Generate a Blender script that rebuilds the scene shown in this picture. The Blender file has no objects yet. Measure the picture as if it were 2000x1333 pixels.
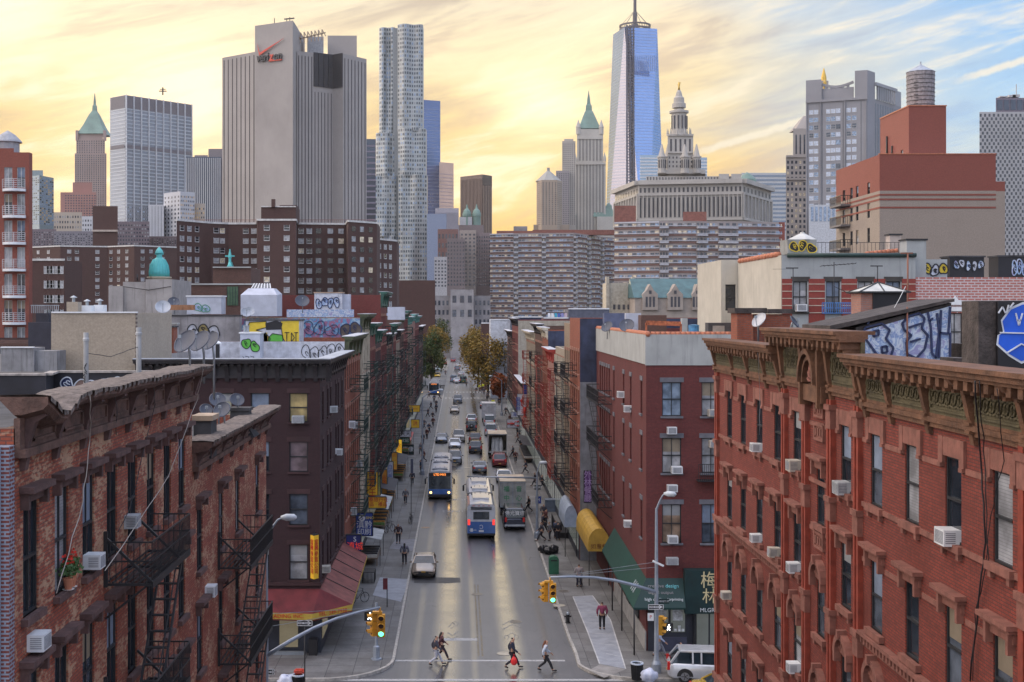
import bpy,bmesh,math,random
from mathutils import Vector,Matrix,Euler
R=math.radians
rnd=random.Random(7)
scn=bpy.context.scene
C=scn.collection
F,CX,CY,HC=2500.0,897.0,608.0,20.5
cam_d=bpy.data.cameras.new('camera');cam=bpy.data.objects.new('camera',cam_d);C.objects.link(cam)
cam.location=(0,0,HC);cam.rotation_euler=(R(90),0,0)
cam_d.sensor_width=36;cam_d.lens=F/2000*36
cam_d.shift_x=(1000-CX)/2000;cam_d.shift_y=-(666.5-CY)/2000
cam_d.clip_start=0.5;cam_d.clip_end=12000
scn.camera=cam
scn.view_settings.view_transform='Standard';scn.view_settings.look='None'
scn.view_settings.exposure=0.1;scn.view_settings.gamma=1
scn.cycles.use_denoising=True
scn.cycles.max_bounces=6;scn.cycles.diffuse_bounces=3;scn.cycles.glossy_bounces=3
scn.cycles.transmission_bounces=2;scn.cycles.transparent_max_bounces=4
scn.cycles.sample_clamp_indirect=4
SUN_AZ,SUN_EL=-0.20,R(6)
def W(px,py,Y):
 return Vector(((px-CX)*Y/F,Y,HC-(py-CY)*Y/F))
def XP(px,Y):return(px-CX)*Y/F
def ZP(py,Y):return HC-(py-CY)*Y/F
def YP(px,X):return F*X/(px-CX)
def GY(py,z=0.0):return F*(HC-z)/(py-CY)
def G(px,py,z=0.0):
 Y=GY(py,z);return Vector(((px-CX)*Y/F,Y,z))
class NT:
 def __init__(s,tree):s.t=tree;s.n=tree.nodes;s.l=tree.links
 def new(s,ty,**kw):
  n=s.n.new(ty)
  for k,v in kw.items():setattr(n,k,v)
  return n
 def put(s,n,i,v):
  if v is None:return
  if isinstance(v,bpy.types.NodeSocket):s.l.new(v,n.inputs[i])
  else:
   if isinstance(v,(tuple,list)) and len(v)==3 and n.inputs[i].type=='RGBA':v=(*v,1)
   n.inputs[i].default_value=v
 def m(s,op,a,b=None,c=None,clamp=False):
  n=s.new('ShaderNodeMath',operation=op,use_clamp=clamp)
  s.put(n,0,a);s.put(n,1,b);s.put(n,2,c)
  return n.outputs[0]
 def mix(s,f,a,b,blend='MIX'):
  n=s.new('ShaderNodeMixRGB',blend_type=blend)
  s.put(n,0,f);s.put(n,1,a);s.put(n,2,b)
  return n.outputs[0]
 def xyz(s,v):
  n=s.new('ShaderNodeSeparateXYZ');s.l.new(v,n.inputs[0]);return n.outputs
 def comb(s,x,y,z):
  n=s.new('ShaderNodeCombineXYZ');s.put(n,0,x);s.put(n,1,y);s.put(n,2,z);return n.outputs[0]
 def noise(s,vec,scale,detail=3,rough=.55,dist=0):
  n=s.new('ShaderNodeTexNoise');s.l.new(vec,n.inputs['Vector'])
  n.inputs['Scale'].default_value=scale;n.inputs['Detail'].default_value=detail
  n.inputs['Roughness'].default_value=rough;n.inputs['Distortion'].default_value=dist
  return n.outputs['Fac']
 def ramp(s,f,stops,interp='LINEAR'):
  n=s.new('ShaderNodeValToRGB');s.l.new(f,n.inputs[0]);cr=n.color_ramp;cr.interpolation=interp
  while len(cr.elements)<len(stops):cr.elements.new(.5)
  for e,(p,c) in zip(cr.elements,stops):
   e.position=p;e.color=(*c,1) if len(c)==3 else c
  return n.outputs[0]
 def smooth(s,x,a,b):
  n=s.new('ShaderNodeMapRange',interpolation_type='SMOOTHSTEP')
  s.put(n,0,x);n.inputs[1].default_value=a;n.inputs[2].default_value=b
  return n.outputs[0]
wd=bpy.data.worlds.new('World');scn.world=wd;wd.use_nodes=True
t=NT(wd.node_tree);t.n.clear()
out=t.new('ShaderNodeOutputWorld');bg=t.new('ShaderNodeBackground');t.l.new(bg.outputs[0],out.inputs[0])
tc=t.new('ShaderNodeTexCoord');dx,dy,dz=t.xyz(tc.outputs['Generated'])
az=t.m('ARCTAN2',dx,dy)
hyp=t.m('SQRT',t.m('ADD',t.m('MULTIPLY',dx,dx),t.m('MULTIPLY',dy,dy)))
el=t.m('DIVIDE',dz,t.m('MAXIMUM',hyp,.02))
sky=t.new('ShaderNodeTexSky',sky_type='NISHITA');sky.sun_disc=False
sky.sun_elevation=SUN_EL;sky.sun_rotation=SUN_AZ;sky.air_density=1.2;sky.dust_density=1.5
nish=t.mix(1,sky.outputs[0],(0.075,0.085,0.10),'MULTIPLY')
warm=t.ramp(t.m('MULTIPLY',el,2.0),[(0,(1.0,.55,.11)),(.16,(1.0,.64,.19)),(.32,(1.0,.77,.38)),(.5,(.98,.86,.64)),(.8,(.72,.76,.84)),(1,(.5,.6,.8))])
cool=t.ramp(t.m('MULTIPLY',el,2.0),[(0,(1.0,.74,.38)),(.14,(.90,.82,.60)),(.28,(.46,.68,.88)),(.5,(.24,.52,.90)),(.8,(.30,.48,.82)),(1,(.30,.42,.70))])
azr=t.smooth(t.m('ADD',t.m('ADD',az,t.m('MULTIPLY',el,.35)),t.m('MULTIPLY',t.m('SUBTRACT',t.noise(t.comb(t.m('MULTIPLY',az,2.0),t.m('MULTIPLY',el,6.0),3.1),1.7,3),.5),.35)),.16,.46)
base=t.mix(azr,warm,cool)
cv=t.comb(t.m('ADD',t.m('MULTIPLY',az,3.2),t.m('MULTIPLY',el,1.2)),t.m('ADD',t.m('MULTIPLY',el,17),t.m('MULTIPLY',az,-4.2)),0.7)
c1=t.noise(cv,1.9,7,.56,.8)
cv2=t.comb(t.m('MULTIPLY',az,5.0),t.m('ADD',t.m('MULTIPLY',el,34),t.m('MULTIPLY',az,-8.0)),4.2)
c2=t.noise(cv2,2.2,6,.62,.5)
cl=t.m('ADD',t.m('MULTIPLY',c1,.68),t.m('MULTIPLY',c2,.32))
bright=t.smooth(cl,.50,.66)
darkc=t.smooth(cl,.53,.38)
cloud_hi=t.mix(azr,(1.08,.93,.66),(.97,.90,.76))
cloud_lo=t.mix(azr,t.ramp(t.m('MULTIPLY',el,4),[(0,(.95,.52,.13)),(.4,(.82,.56,.28)),(1,(.62,.52,.42))]),(.33,.56,.84))
skyc=t.mix(t.m('MULTIPLY',bright,.85),base,cloud_hi)
skyc=t.mix(t.m('MULTIPLY',darkc,.85),skyc,cloud_lo)
def blob(a0,e0,sa,se,amp):
 q=t.m('ADD',t.m('POWER',t.m('DIVIDE',t.m('SUBTRACT',az,a0),sa),2.0),t.m('POWER',t.m('DIVIDE',t.m('SUBTRACT',el,e0),se),2.0))
 return t.m('MULTIPLY',t.m('EXPONENT',t.m('MULTIPLY',q,-1.0)),amp)
glow=blob(-.205,.165,.07,.05,1.5)
for b in((-.36,.225,.07,.04,1.3),(-.05,.20,.09,.02,.35),(.065,.165,.045,.03,1.1),(.02,.095,.12,.03,.45),(-.28,.06,.05,.06,.8),(.13,.21,.05,.02,.4)):
 glow=t.m('ADD',glow,blob(*b))
glow=t.m('MULTIPLY',glow,t.m('ADD',t.m('MULTIPLY',cl,1.6),-.1),clamp=True)
skyc=t.mix(glow,skyc,(1.5,1.22,.80))
def trail(a0,e0,a1,e1,w):
 sl=(e1-e0)/(a1-a0)
 line=t.m('SUBTRACT',el,t.m('ADD',t.m('MULTIPLY',az,sl),e0-sl*a0))
 wob=t.m('MULTIPLY',t.m('SUBTRACT',t.noise(t.comb(t.m('MULTIPLY',az,60),0.0,0.0),1.6,4,.7),.5),w*1.6)
 dd=t.m('ABSOLUTE',t.m('ADD',line,wob))
 band=t.smooth(dd,w,w*.25)
 ends=t.m('MULTIPLY',t.smooth(az,a0,a0+.03),t.smooth(az,a1,a1-.01))
 return t.m('MULTIPLY',band,ends)
tr=t.m('MAXIMUM',trail(.17,.118,.285,.150,.0042),trail(.36,.165,.43,.183,.0040))
skyc=t.mix(t.m('MULTIPLY',tr,.75),skyc,(1.0,.90,.70))
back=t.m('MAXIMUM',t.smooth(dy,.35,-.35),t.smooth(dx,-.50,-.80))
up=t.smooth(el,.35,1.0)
rest=t.mix(1,nish,t.ramp(dz,[(0,(.74,.71,.84)),(.3,(.80,.83,1.04)),(1,(.98,1.10,1.50))]),'ADD')  # unseen dome behind and overhead, brightened to fill the facades
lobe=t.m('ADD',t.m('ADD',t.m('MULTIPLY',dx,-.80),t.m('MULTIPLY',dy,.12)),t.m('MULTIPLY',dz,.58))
rest=t.mix(t.smooth(lobe,.35,1.0),rest,(2.9,2.55,2.35))  # warm lobe added to the out-of-frame sky to light left-facing walls
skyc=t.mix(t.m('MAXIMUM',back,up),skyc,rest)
skyc=t.mix(t.smooth(dz,0,-.05),skyc,(.10,.10,.11))
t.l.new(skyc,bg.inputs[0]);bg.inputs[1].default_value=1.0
sd=bpy.data.lights.new('sun','SUN');sd.energy=1.2;sd.angle=R(4);sd.color=(1,.78,.5)
so=bpy.data.objects.new('sun',sd);C.objects.link(so)
sv=Vector((math.sin(SUN_AZ)*math.cos(SUN_EL),math.cos(SUN_AZ)*math.cos(SUN_EL),math.sin(SUN_EL)))
so.rotation_euler=sv.to_track_quat('Z','Y').to_euler();so.location=(0,0,400)
MATS={}
def principled(name):
 m=bpy.data.materials.new(name);m.use_nodes=True
 t=NT(m.node_tree);b=t.n['Principled BSDF']
 return m,t,b
def pos(t):return t.new('ShaderNodeNewGeometry').outputs['Position']
def mat(name,col=(.5,.5,.5),rough=.7,metal=0,var=.25,scale=1.5,emit=None,es=0,bump=0,spec=.5,streak=0):
 """plain painted / metal / stone surface with uneven tone"""
 if name in MATS:return MATS[name]
 m,t,b=principled(name)
 p=pos(t)
 n=t.noise(p,scale,5,.6)
 lo=tuple(c*(1-var) for c in col);hi=tuple(min(1,c*(1+var)) for c in col)
 cc=t.ramp(n,[(.3,lo),(.7,hi)])
 if streak:
  x,y,z=t.xyz(p)
  s=t.noise(t.comb(t.m('MULTIPLY',t.m('ADD',x,y),3.5),t.m('MULTIPLY',z,.25),0.0),1.2,5,.6)
  cc=t.mix(t.m('MULTIPLY',t.smooth(s,.5,.75),streak),cc,tuple(c*.35 for c in col))
 t.l.new(cc,b.inputs['Base Color'])
 b.inputs['Roughness'].default_value=rough;b.inputs['Metallic'].default_value=metal
 b.inputs['Specular IOR Level'].default_value=spec
 if emit:b.inputs['Emission Color'].default_value=(*emit,1);b.inputs['Emission Strength'].default_value=es
 if bump:
  bp=t.new('ShaderNodeBump');bp.inputs['Strength'].default_value=bump;bp.inputs['Distance'].default_value=.05
  t.l.new(t.noise(p,scale*6,4),bp.inputs['Height']);t.l.new(bp.outputs[0],b.inputs['Normal'])
 MATS[name]=m;return m
def brick(name,c1,c2,mortar,patch=None,pf=(.5,.6),dirt=.35,bw=.21,bh=.075,ms=.012,pscale=.35):
 if name in MATS:return MATS[name]
 m,t,b=principled(name)
 p=pos(t);x,y,z=t.xyz(p)
 v=t.comb(t.m('ADD',x,y),z,0.0)
 br=t.new('ShaderNodeTexBrick');t.l.new(v,br.inputs['Vector'])
 br.inputs['Scale'].default_value=1;br.inputs['Mortar Size'].default_value=ms
 br.inputs['Mortar Smooth'].default_value=.3;br.inputs['Bias'].default_value=-.1
 br.inputs['Brick Width'].default_value=bw;br.inputs['Row Height'].default_value=bh
 br.inputs['Color1'].default_value=(*c1,1);br.inputs['Color2'].default_value=(*c2,1);br.inputs['Mortar'].default_value=(*mortar,1)
 col=br.outputs['Color']
 if patch:
  n1=t.noise(t.comb(t.m('MULTIPLY',t.m('ADD',x,y),.8),t.m('MULTIPLY',z,1.3),0.0),pscale,7,.75,.2)
  n2=t.noise(t.comb(t.m('MULTIPLY',t.m('ADD',x,y),4.5),t.m('MULTIPLY',z,13.0),0.0),1.0,3,.6)
  f=t.smooth(t.m('ADD',t.m('MULTIPLY',n1,.6),t.m('MULTIPLY',n2,.4)),*pf)
  col=t.mix(t.m('MULTIPLY',f,.85),col,patch)
 n=t.noise(p,.5,6,.65);n3=t.noise(p,7,3,.6)
 col=t.mix(t.m('MULTIPLY',t.smooth(n,.42,.75),dirt),col,tuple(c*.45 for c in c1))
 col=t.mix(.35,col,t.ramp(n3,[(.3,(.5,.5,.5)),(.7,(1.2,1.2,1.2))]),'MULTIPLY')
 s=t.noise(t.comb(t.m('MULTIPLY',t.m('ADD',x,y),2.5),t.m('MULTIPLY',z,.18),0.0),1.2,5,.65)
 col=t.mix(t.m('MULTIPLY',t.smooth(s,.55,.8),dirt),col,tuple(c*.35 for c in c1))
 t.l.new(col,b.inputs['Base Color']);b.inputs['Roughness'].default_value=.82
 bp=t.new('ShaderNodeBump');bp.inputs['Strength'].default_value=.35;bp.inputs['Distance'].default_value=.02
 bp.invert=True
 t.l.new(br.outputs['Fac'],bp.inputs['Height']);t.l.new(bp.outputs[0],b.inputs['Normal'])
 MATS[name]=m;return m
def glassm(name,col=(.015,.02,.028),rough=.06,blind=None):
 if name in MATS:return MATS[name]
 m,t,b=principled(name)
 p=pos(t);x,y,z=t.xyz(p)
 n=t.noise(p,1.3,3)
 cc=t.ramp(n,[(.35,tuple(c*.6 for c in col)),(.65,tuple(c*1.5 for c in col))])
 if blind:
  w=t.m('FRACT',t.m('MULTIPLY',z,14.0))
  cc=t.mix(t.m('MULTIPLY',t.smooth(w,.35,.1),.5),cc,tuple(c*.4 for c in col))
 t.l.new(cc,b.inputs['Base Color']);b.inputs['Roughness'].default_value=rough
 b.inputs['Specular IOR Level'].default_value=.7
 if blind:b.inputs['Coat Weight'].default_value=.6;b.inputs['Roughness'].default_value=.6;b.inputs['Coat Roughness'].default_value=.05
 MATS[name]=m;return m
class MB:
 def __init__(s):s.v=[];s.f=[];s.mi=[];s.mats=[];s.cur=0;s.sm=[];s.smooth=False
 def use(s,m):
  if m not in s.mats:s.mats.append(m)
  s.cur=s.mats.index(m);return s
 def face(s,pts):
  i=len(s.v);s.v+=[tuple(p) for p in pts];s.f.append(tuple(range(i,i+len(pts))));s.mi.append(s.cur);s.sm.append(s.smooth)
 def poly(s,vs,fs):
  i=len(s.v);s.v+=[tuple(p) for p in vs]
  for f in fs:s.f.append(tuple(i+k for k in f));s.mi.append(s.cur);s.sm.append(s.smooth)
 def box(s,x0,x1,y0,y1,z0,z1):
  if x0>x1:x0,x1=x1,x0
  if y0>y1:y0,y1=y1,y0
  if z0>z1:z0,z1=z1,z0
  vs=[(x,y,z) for z in(z0,z1) for y in(y0,y1) for x in(x0,x1)]
  s.poly(vs,[(0,2,3,1),(4,5,7,6),(0,1,5,4),(2,6,7,3),(0,4,6,2),(1,3,7,5)]);return s
 def bar(s,a,b,w,h=None,up=(0,0,1)):
  """square bar between two points"""
  a=Vector(a);b=Vector(b);h=h or w;d=b-a
  if d.length<1e-6:return s
  d.normalize();u=Vector(up)
  if abs(d.dot(u))>.98:u=Vector((0,1,0))
  sx=d.cross(u).normalized();sz=sx.cross(d).normalized()
  q=[sx*i*w/2+sz*j*h/2 for i,j in((-1,-1),(1,-1),(1,1),(-1,1))]
  s.poly([a+k for k in q]+[b+k for k in q],[(0,1,5,4),(1,2,6,5),(2,3,7,6),(3,0,4,7),(3,2,1,0),(4,5,6,7)]);return s
 def tube(s,pts,rr,n=8,cap=True):
  pts=[Vector(p) for p in pts]
  if not isinstance(rr,(list,tuple)):rr=[rr]*len(pts)
  vs=[];fs=[];prev=None
  for k,p in enumerate(pts):
   d=(pts[min(k+1,len(pts)-1)]-pts[max(k-1,0)]).normalized()
   if prev is None:
    u=Vector((0,0,1)) if abs(d.z)<.9 else Vector((1,0,0))
    sx=d.cross(u).normalized()
   else:sx=(prev-d*prev.dot(d)).normalized()
   prev=sx;sy=d.cross(sx)
   vs+=[p+(sx*math.cos(a)+sy*math.sin(a))*rr[k] for a in(2*math.pi*i/n for i in range(n))]
  for k in range(len(pts)-1):
   for i in range(n):j=(i+1)%n;fs.append((k*n+i,k*n+j,(k+1)*n+j,(k+1)*n+i))
  if cap:fs.append(tuple(range(n))[::-1]);fs.append(tuple((len(pts)-1)*n+i for i in range(n)))
  o=s.smooth;s.smooth=True;s.poly(vs,fs);s.smooth=o;return s
 def lathe(s,c,prof,n=16,sy=1.0,rot=0):
  """prof: (radius, z) list, turned about the vertical through c"""
  vs=[];fs=[]
  for r,z in prof:vs+=[(c[0]+r*math.cos(rot+2*math.pi*i/n),c[1]+r*sy*math.sin(rot+2*math.pi*i/n),c[2]+z) for i in range(n)]
  for k in range(len(prof)-1):
   for i in range(n):j=(i+1)%n;fs.append((k*n+i,k*n+j,(k+1)*n+j,(k+1)*n+i))
  fs.append(tuple(range(n))[::-1]);fs.append(tuple((len(prof)-1)*n+i for i in range(n)))
  s.poly(vs,fs);return s
 def prism(s,pts,n,d):
  """outline pts (3D, planar) pushed along n by d"""
  pts=[Vector(p) for p in pts];off=Vector(n)*d;k=len(pts)
  s.poly(pts+[p+off for p in pts],[tuple(range(k))[::-1],tuple(range(k,2*k))]+[(i,(i+1)%k,k+(i+1)%k,k+i) for i in range(k)]);return s
 def mesh(s,name,center=True):
  c=Vector((0,0,0))
  if center and s.v:
   lo=[min(v[i] for v in s.v) for i in range(3)];hi=[max(v[i] for v in s.v) for i in range(3)]
   c=Vector(((lo[0]+hi[0])/2,(lo[1]+hi[1])/2,lo[2]))
  me=bpy.data.meshes.new(name)
  me.from_pydata([(v[0]-c.x,v[1]-c.y,v[2]-c.z) for v in s.v],[],s.f)
  for m in s.mats:me.materials.append(m)
  me.polygons.foreach_set('material_index',s.mi)
  me.polygons.foreach_set('use_smooth',s.sm)
  me.update();return me,c
 def build(s,name,m=None,parent=None,local=False,center=True,fix=True):
  """one mesh object; vertices are world coordinates unless local"""
  if m is not None and not s.mats:s.mats=[m]
  me,c=s.mesh(name,center)
  if fix:
   bm=bmesh.new();bm.from_mesh(me);bmesh.ops.remove_doubles(bm,verts=bm.verts,dist=1e-5)
   bmesh.ops.recalc_face_normals(bm,faces=bm.faces);bm.to_mesh(me);bm.free()
  o=bpy.data.objects.new(name,me);C.objects.link(o);o.location=c
  if parent is not None:
   o.parent=parent
   if not local:o.location=c-world_loc(parent)
  return o
def world_loc(o):
 p=Vector((0,0,0))
 while o is not None:p+=o.location;o=o.parent
 return p
LABELS={}
def tag(o,label=None,cat=None,group=None,kind=None):
 if label:o['label']=label
 if cat:o['category']=cat
 if group:o['group']=group
 if kind:o['kind']=kind
 return o
def thing(name,label,cat,loc=(0,0,0),rz=0,group=None):
 o=bpy.data.objects.new(name,None);C.objects.link(o)
 o.location=loc;o.rotation_euler=(0,0,rz);o.empty_display_size=.3
 return tag(o,label,cat,group)
def kids(o):return[c for c in o.children]
def dup(src,loc,rz=None,label=None,group=None,scale=None,remap=None):
 def cp(o,par):
  c=o.copy();C.objects.link(c)
  if par is not None:c.parent=par
  if remap and c.type=='MESH':
   for i,sl in enumerate(c.material_slots):
    if sl.material and sl.material.name in remap:
     nm=sl.material.name;sl.link='OBJECT';sl.material=remap[nm]
  for ch in tree_kids[o.name]:cp(bpy.data.objects[ch],c)
  return c
 tree_kids={}
 def scan(o):
  tree_kids[o.name]=[c.name for c in o.children]
  for c in o.children:scan(c)
 scan(src)
 r=cp(src,None);r.location=loc
 if rz is not None:r.rotation_euler=(0,0,rz)
 if scale:r.scale=(scale,)*3 if not isinstance(scale,tuple) else scale
 if label:r['label']=label
 if group:r['group']=group
 return r
ORD=['first','second','third','fourth','fifth','sixth','seventh','eighth','ninth','tenth','eleventh','twelfth','thirteenth','fourteenth','fifteenth','sixteenth','seventeenth','eighteenth','nineteenth','twentieth','twenty-first','twenty-second','twenty-third','twenty-fourth','twenty-fifth','twenty-sixth','twenty-seventh','twenty-eighth','twenty-ninth','thirtieth']
STONE=mat('brownstone',(.30,.15,.11),.85,var=.3,scale=3,bump=.3,streak=.4)
BLACK=mat('black_iron',(.015,.015,.018),.55,var=.3)
STEEL=mat('galvanised_steel',(.34,.38,.42),.45,.6)
TAR=mat('roof_tar',(.05,.05,.055),.9,var=.5,scale=1.2)
SILVER=mat('silver_roof_coating',(.36,.39,.44),.55,var=.4,scale=.8)
WHITE=mat('white_paint',(.72,.74,.76),.5,var=.12)
G_DARK=glassm('dark_glass');G_BLIND=glassm('blind_glass',(.26,.27,.29),blind=True)
G_CURT=glassm('curtain_glass',(.32,.32,.33),.5);G_MID=glassm('grey_glass',(.07,.085,.11),.08)
FRAME_D=mat('dark_frame',(.02,.022,.026),.5);FRAME_W=mat('pale_frame',(.5,.5,.5),.5)
BLINDM=[mat('white_blind',(.26,.27,.28),.5,var=.15),mat('cream_blind',(.22,.18,.13),.5,var=.2),mat('blue_curtain',(.16,.20,.27),.7,var=.3)]
def panel(mb,o,u,n,w,z0,z1,us=(),zs=(),depth=.2,skip=(),extra=()):
 """rectangular wall from o along u; holes = us x zs; the reveals run inward"""
 o=Vector(o);u=Vector(u);n=Vector(n)
 holes=[(a,b,c,d) for i,(a,b) in enumerate(us) for j,(c,d) in enumerate(zs) if(i,j) not in skip]+list(extra)
 ux=sorted({0,w,*[round(h[0],4) for h in holes],*[round(h[1],4) for h in holes]})
 zx=sorted({z0,z1,*[round(h[2],4) for h in holes],*[round(h[3],4) for h in holes]})
 ux=[a for a in ux if 0<=a<=w];zx=[a for a in zx if z0<=a<=z1]
 P=lambda a,z,k=0:o+u*a-n*k+Vector((0,0,z))
 for i in range(len(ux)-1):
  run=None
  for j in range(len(zx)-1):
   cu=(ux[i]+ux[i+1])/2;cz=(zx[j]+zx[j+1])/2
   inside=any(h[0]<cu<h[1] and h[2]<cz<h[3] for h in holes)
   if not inside:
    mb.face([P(ux[i],zx[j]),P(ux[i+1],zx[j]),P(ux[i+1],zx[j+1]),P(ux[i],zx[j+1])])
 for a,b,c,d in holes:
  mb.face([P(a,c),P(a,d),P(a,d,depth),P(a,c,depth)]);mb.face([P(b,c),P(b,c,depth),P(b,d,depth),P(b,d)])
  mb.face([P(a,c),P(a,c,depth),P(b,c,depth),P(b,c)]);mb.face([P(a,d),P(b,d),P(b,d,depth),P(a,d,depth)])
 return holes
SIDE={'S':((1,0,0),(0,-1,0),0),'W':((0,-1,0),(-1,0,0),-math.pi/2),'E':((0,1,0),(1,0,0),math.pi/2),'N':((-1,0,0),(0,1,0),math.pi)}
def corner(side,x0,x1,y0,y1):
 return{'S':((x0,y0,0),x1-x0),'W':((x0,y1,0),y1-y0),'E':((x1,y0,0),y1-y0),'N':((x1,y1,0),x1-x0)}[side]
WM={}
def window_mesh(w,h,style='sash',glass=None,frame=None,lintel=None,stone=None,sill=True,depth=.2,blind=0):
 """window in local axes: x across, z up from the sill, front towards -y, opening plane at y=0"""
 key=(round(w,2),round(h,2),style,glass.name,frame.name,lintel,stone.name if stone else '',sill,depth,blind)
 if key in WM:return WM[key]
 m=MB();m.use(frame);f=.055;y0,y1=depth-.10,depth-.02
 hw=w/2
 m.box(-hw,-hw+f,y0,y1,0,h);m.box(hw-f,hw,y0,y1,0,h);m.box(-hw+f,hw-f,y0,y1,0,f);m.box(-hw+f,hw-f,y0,y1,h-f,h)
 if style=='sash':m.box(-hw+f,hw-f,y0-.02,y1,h*.5-.03,h*.5+.03)
 elif style=='four':m.box(-hw+f,hw-f,y0-.02,y1,h*.5-.03,h*.5+.03);m.box(-.02,.02,y0+.01,y1,f,h-f)
 elif style=='slide':m.box(-.03,.03,y0,y1,f,h-f)
 m.use(glass)
 m.face([(-hw+f,depth-.05,f),(hw-f,depth-.05,f),(hw-f,depth-.05,h-f),(-hw+f,depth-.05,h-f)])
 if blind:
  m.use(BLINDM[int(blind*10)%3]);m.box(-hw+f+.01,hw-f-.01,depth-.06,depth-.052,h*(1-blind),h-f)
 if stone:
  m.use(stone)
  if sill:m.box(-hw-.1,hw+.1,-.10,.12,-.12,0)
  if lintel=='flat':m.box(-hw-.14,hw+.14,-.04,.1,h,h+.28)
  elif lintel=='hood':m.box(-hw-.12,hw+.12,-.07,.1,h,h+.20);m.box(-hw-.20,hw+.20,-.20,.1,h+.20,h+.32)
 me,_=m.mesh('window',center=False);WM[key]=me;return me
def place_window(me,parent,side,p,name='window'):
 o=bpy.data.objects.new(name,me);C.objects.link(o);o.parent=parent
 o.location=Vector(p)-world_loc(parent);o.rotation_euler=(0,0,SIDE[side][2]);return o
# ============ ground
def asphalt():
 m,t,b=principled('asphalt');b.inputs['IOR'].default_value=1.9;p=pos(t);x,y,z=t.xyz(p)
 n=t.noise(p,.35,6,.65);n2=t.noise(p,9,3,.6)
 s=t.noise(t.comb(t.m('MULTIPLY',x,3.0),t.m('MULTIPLY',y,.12),0.0),1.3,5,.6)
 col=t.ramp(t.m('ADD',t.m('MULTIPLY',n,.6),t.m('MULTIPLY',s,.4)),[(.32,(.028,.028,.033)),(.5,(.045,.045,.05)),(.7,(.08,.075,.075))])
 col=t.mix(.4,col,t.ramp(n2,[(.3,(.6,.6,.6)),(.7,(1.3,1.3,1.3))]),'MULTIPLY')
 w=t.m('ABSOLUTE',t.m('SUBTRACT',t.noise(t.comb(t.m('MULTIPLY',x,.5),t.m('MULTIPLY',y,.16),2.0),1.1,2,.5),.5))
 col=t.mix(t.smooth(w,.006,.001),col,(.018,.018,.02))
 def track(c,wd):return t.smooth(t.m('ABSOLUTE',t.m('SUBTRACT',x,c)),wd,wd*.1)
 tr=track(-.75,1.15)
 for c,wd in((3.2,1.0),(.9,.3),(5.4,.35),(-2.6,.35)):tr=t.m('MAXIMUM',tr,t.m('MULTIPLY',track(c,wd),.9 if c==3.2 else.45))
 tr=t.m('MULTIPLY',tr,t.ramp(n,[(.3,(.55,)*3),(.7,(1,)*3)]))
 rgh=t.m('ADD',.40,t.m('MULTIPLY',tr,-.30))
 rgh=t.m('ADD',rgh,t.m('MULTIPLY',n2,.08))
 t.l.new(col,b.inputs['Base Color']);t.l.new(rgh,b.inputs['Roughness']);t.l.new(tr,b.inputs['Coat Weight']);b.inputs['Coat IOR'].default_value=1.9;b.inputs['Coat Roughness'].default_value=.16
 b.inputs['Specular IOR Level'].default_value=1.0
 bp=t.new('ShaderNodeBump');bp.inputs['Strength'].default_value=.04;bp.inputs['Distance'].default_value=.01
 t.l.new(t.noise(p,30,2),bp.inputs['Height']);t.l.new(bp.outputs[0],b.inputs['Normal'])
 return m
def pavement():
 m,t,b=principled('sidewalk_concrete');p=pos(t);x,y,z=t.xyz(p)
 br=t.new('ShaderNodeTexBrick');t.l.new(t.comb(x,y,0.0),br.inputs['Vector']);br.offset=0
 for k,v in(('Scale',1),('Mortar Size',.022),('Mortar Smooth',.2),('Bias',0),('Brick Width',1.5),('Row Height',1.5)):br.inputs[k].default_value=v
 br.inputs['Color1'].default_value=(.15,.145,.14,1);br.inputs['Color2'].default_value=(.20,.20,.195,1);br.inputs['Mortar'].default_value=(.06,.06,.06,1)
 n=t.noise(p,.45,6,.68);n2=t.noise(p,5,4,.6)
 c=t.mix(.8,br.outputs[0],t.ramp(n,[(.3,(.45,.44,.44)),(.65,(1.1,1.1,1.12))]),'MULTIPLY')
 c=t.mix(.4,c,t.ramp(n2,[(.3,(.7,.7,.7)),(.7,(1.2,1.2,1.2))]),'MULTIPLY')
 spots=t.smooth(t.noise(p,11,1),.72,.76);c=t.mix(t.m('MULTIPLY',spots,.5),c,(.04,.04,.04))
 t.l.new(c,b.inputs['Base Color']);b.inputs['Roughness'].default_value=.62
 return m
ASPH=asphalt();PAVE=pavement()
def worn(name,c,thr):
 m,t,b=principled(name);p=pos(t);n=t.noise(p,6,5,.7);t.put(b,'Base Color',(*c,1));b.inputs['Roughness'].default_value=.55
 t.l.new(t.smooth(n,thr-.08,thr+.12),b.inputs['Alpha']);return m
PAINT=worn('road_paint',(.42,.42,.42),.36);FPAINT=worn('faint_road_paint',(.30,.30,.30),.50)
YPAINT=worn('yellow_road_paint',(.32,.25,.13),.50)
KERB=mat('granite_kerb',(.38,.36,.33),.5,var=.35,scale=4)
m=MB();m.face([(-6000,-60,-.02),(6000,-60,-.02),(6000,9000,-.02),(-6000,9000,-.02)])
tag(m.build('ground',mat('city_ground',(.07,.07,.07),.9)),kind='structure')
KL,KR=-3.85,6.85
m=MB();m.face([(KL-.1,76,0),(KR+.1,76,0),(KR+.1,1100,0),(KL-.1,1100,0)])
m.face([(-60,59,0),(60,59,0),(60,76,0),(-60,76,0)])
tag(m.build('road',ASPH),kind='structure')
def walk(name,outline,z=.15):
 m=MB().use(PAVE);m.poly([(x,y,z) for x,y in outline],[tuple(range(len(outline)))])
 tag(m.build(name,parent=None),kind='structure')
def arc(cx,cy,r,a0,a1,n=8):return[(cx+r*math.cos(R(a0+(a1-a0)*i/n)),cy+r*math.sin(R(a0+(a1-a0)*i/n))) for i in range(n+1)]
CYF=70.9
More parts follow.
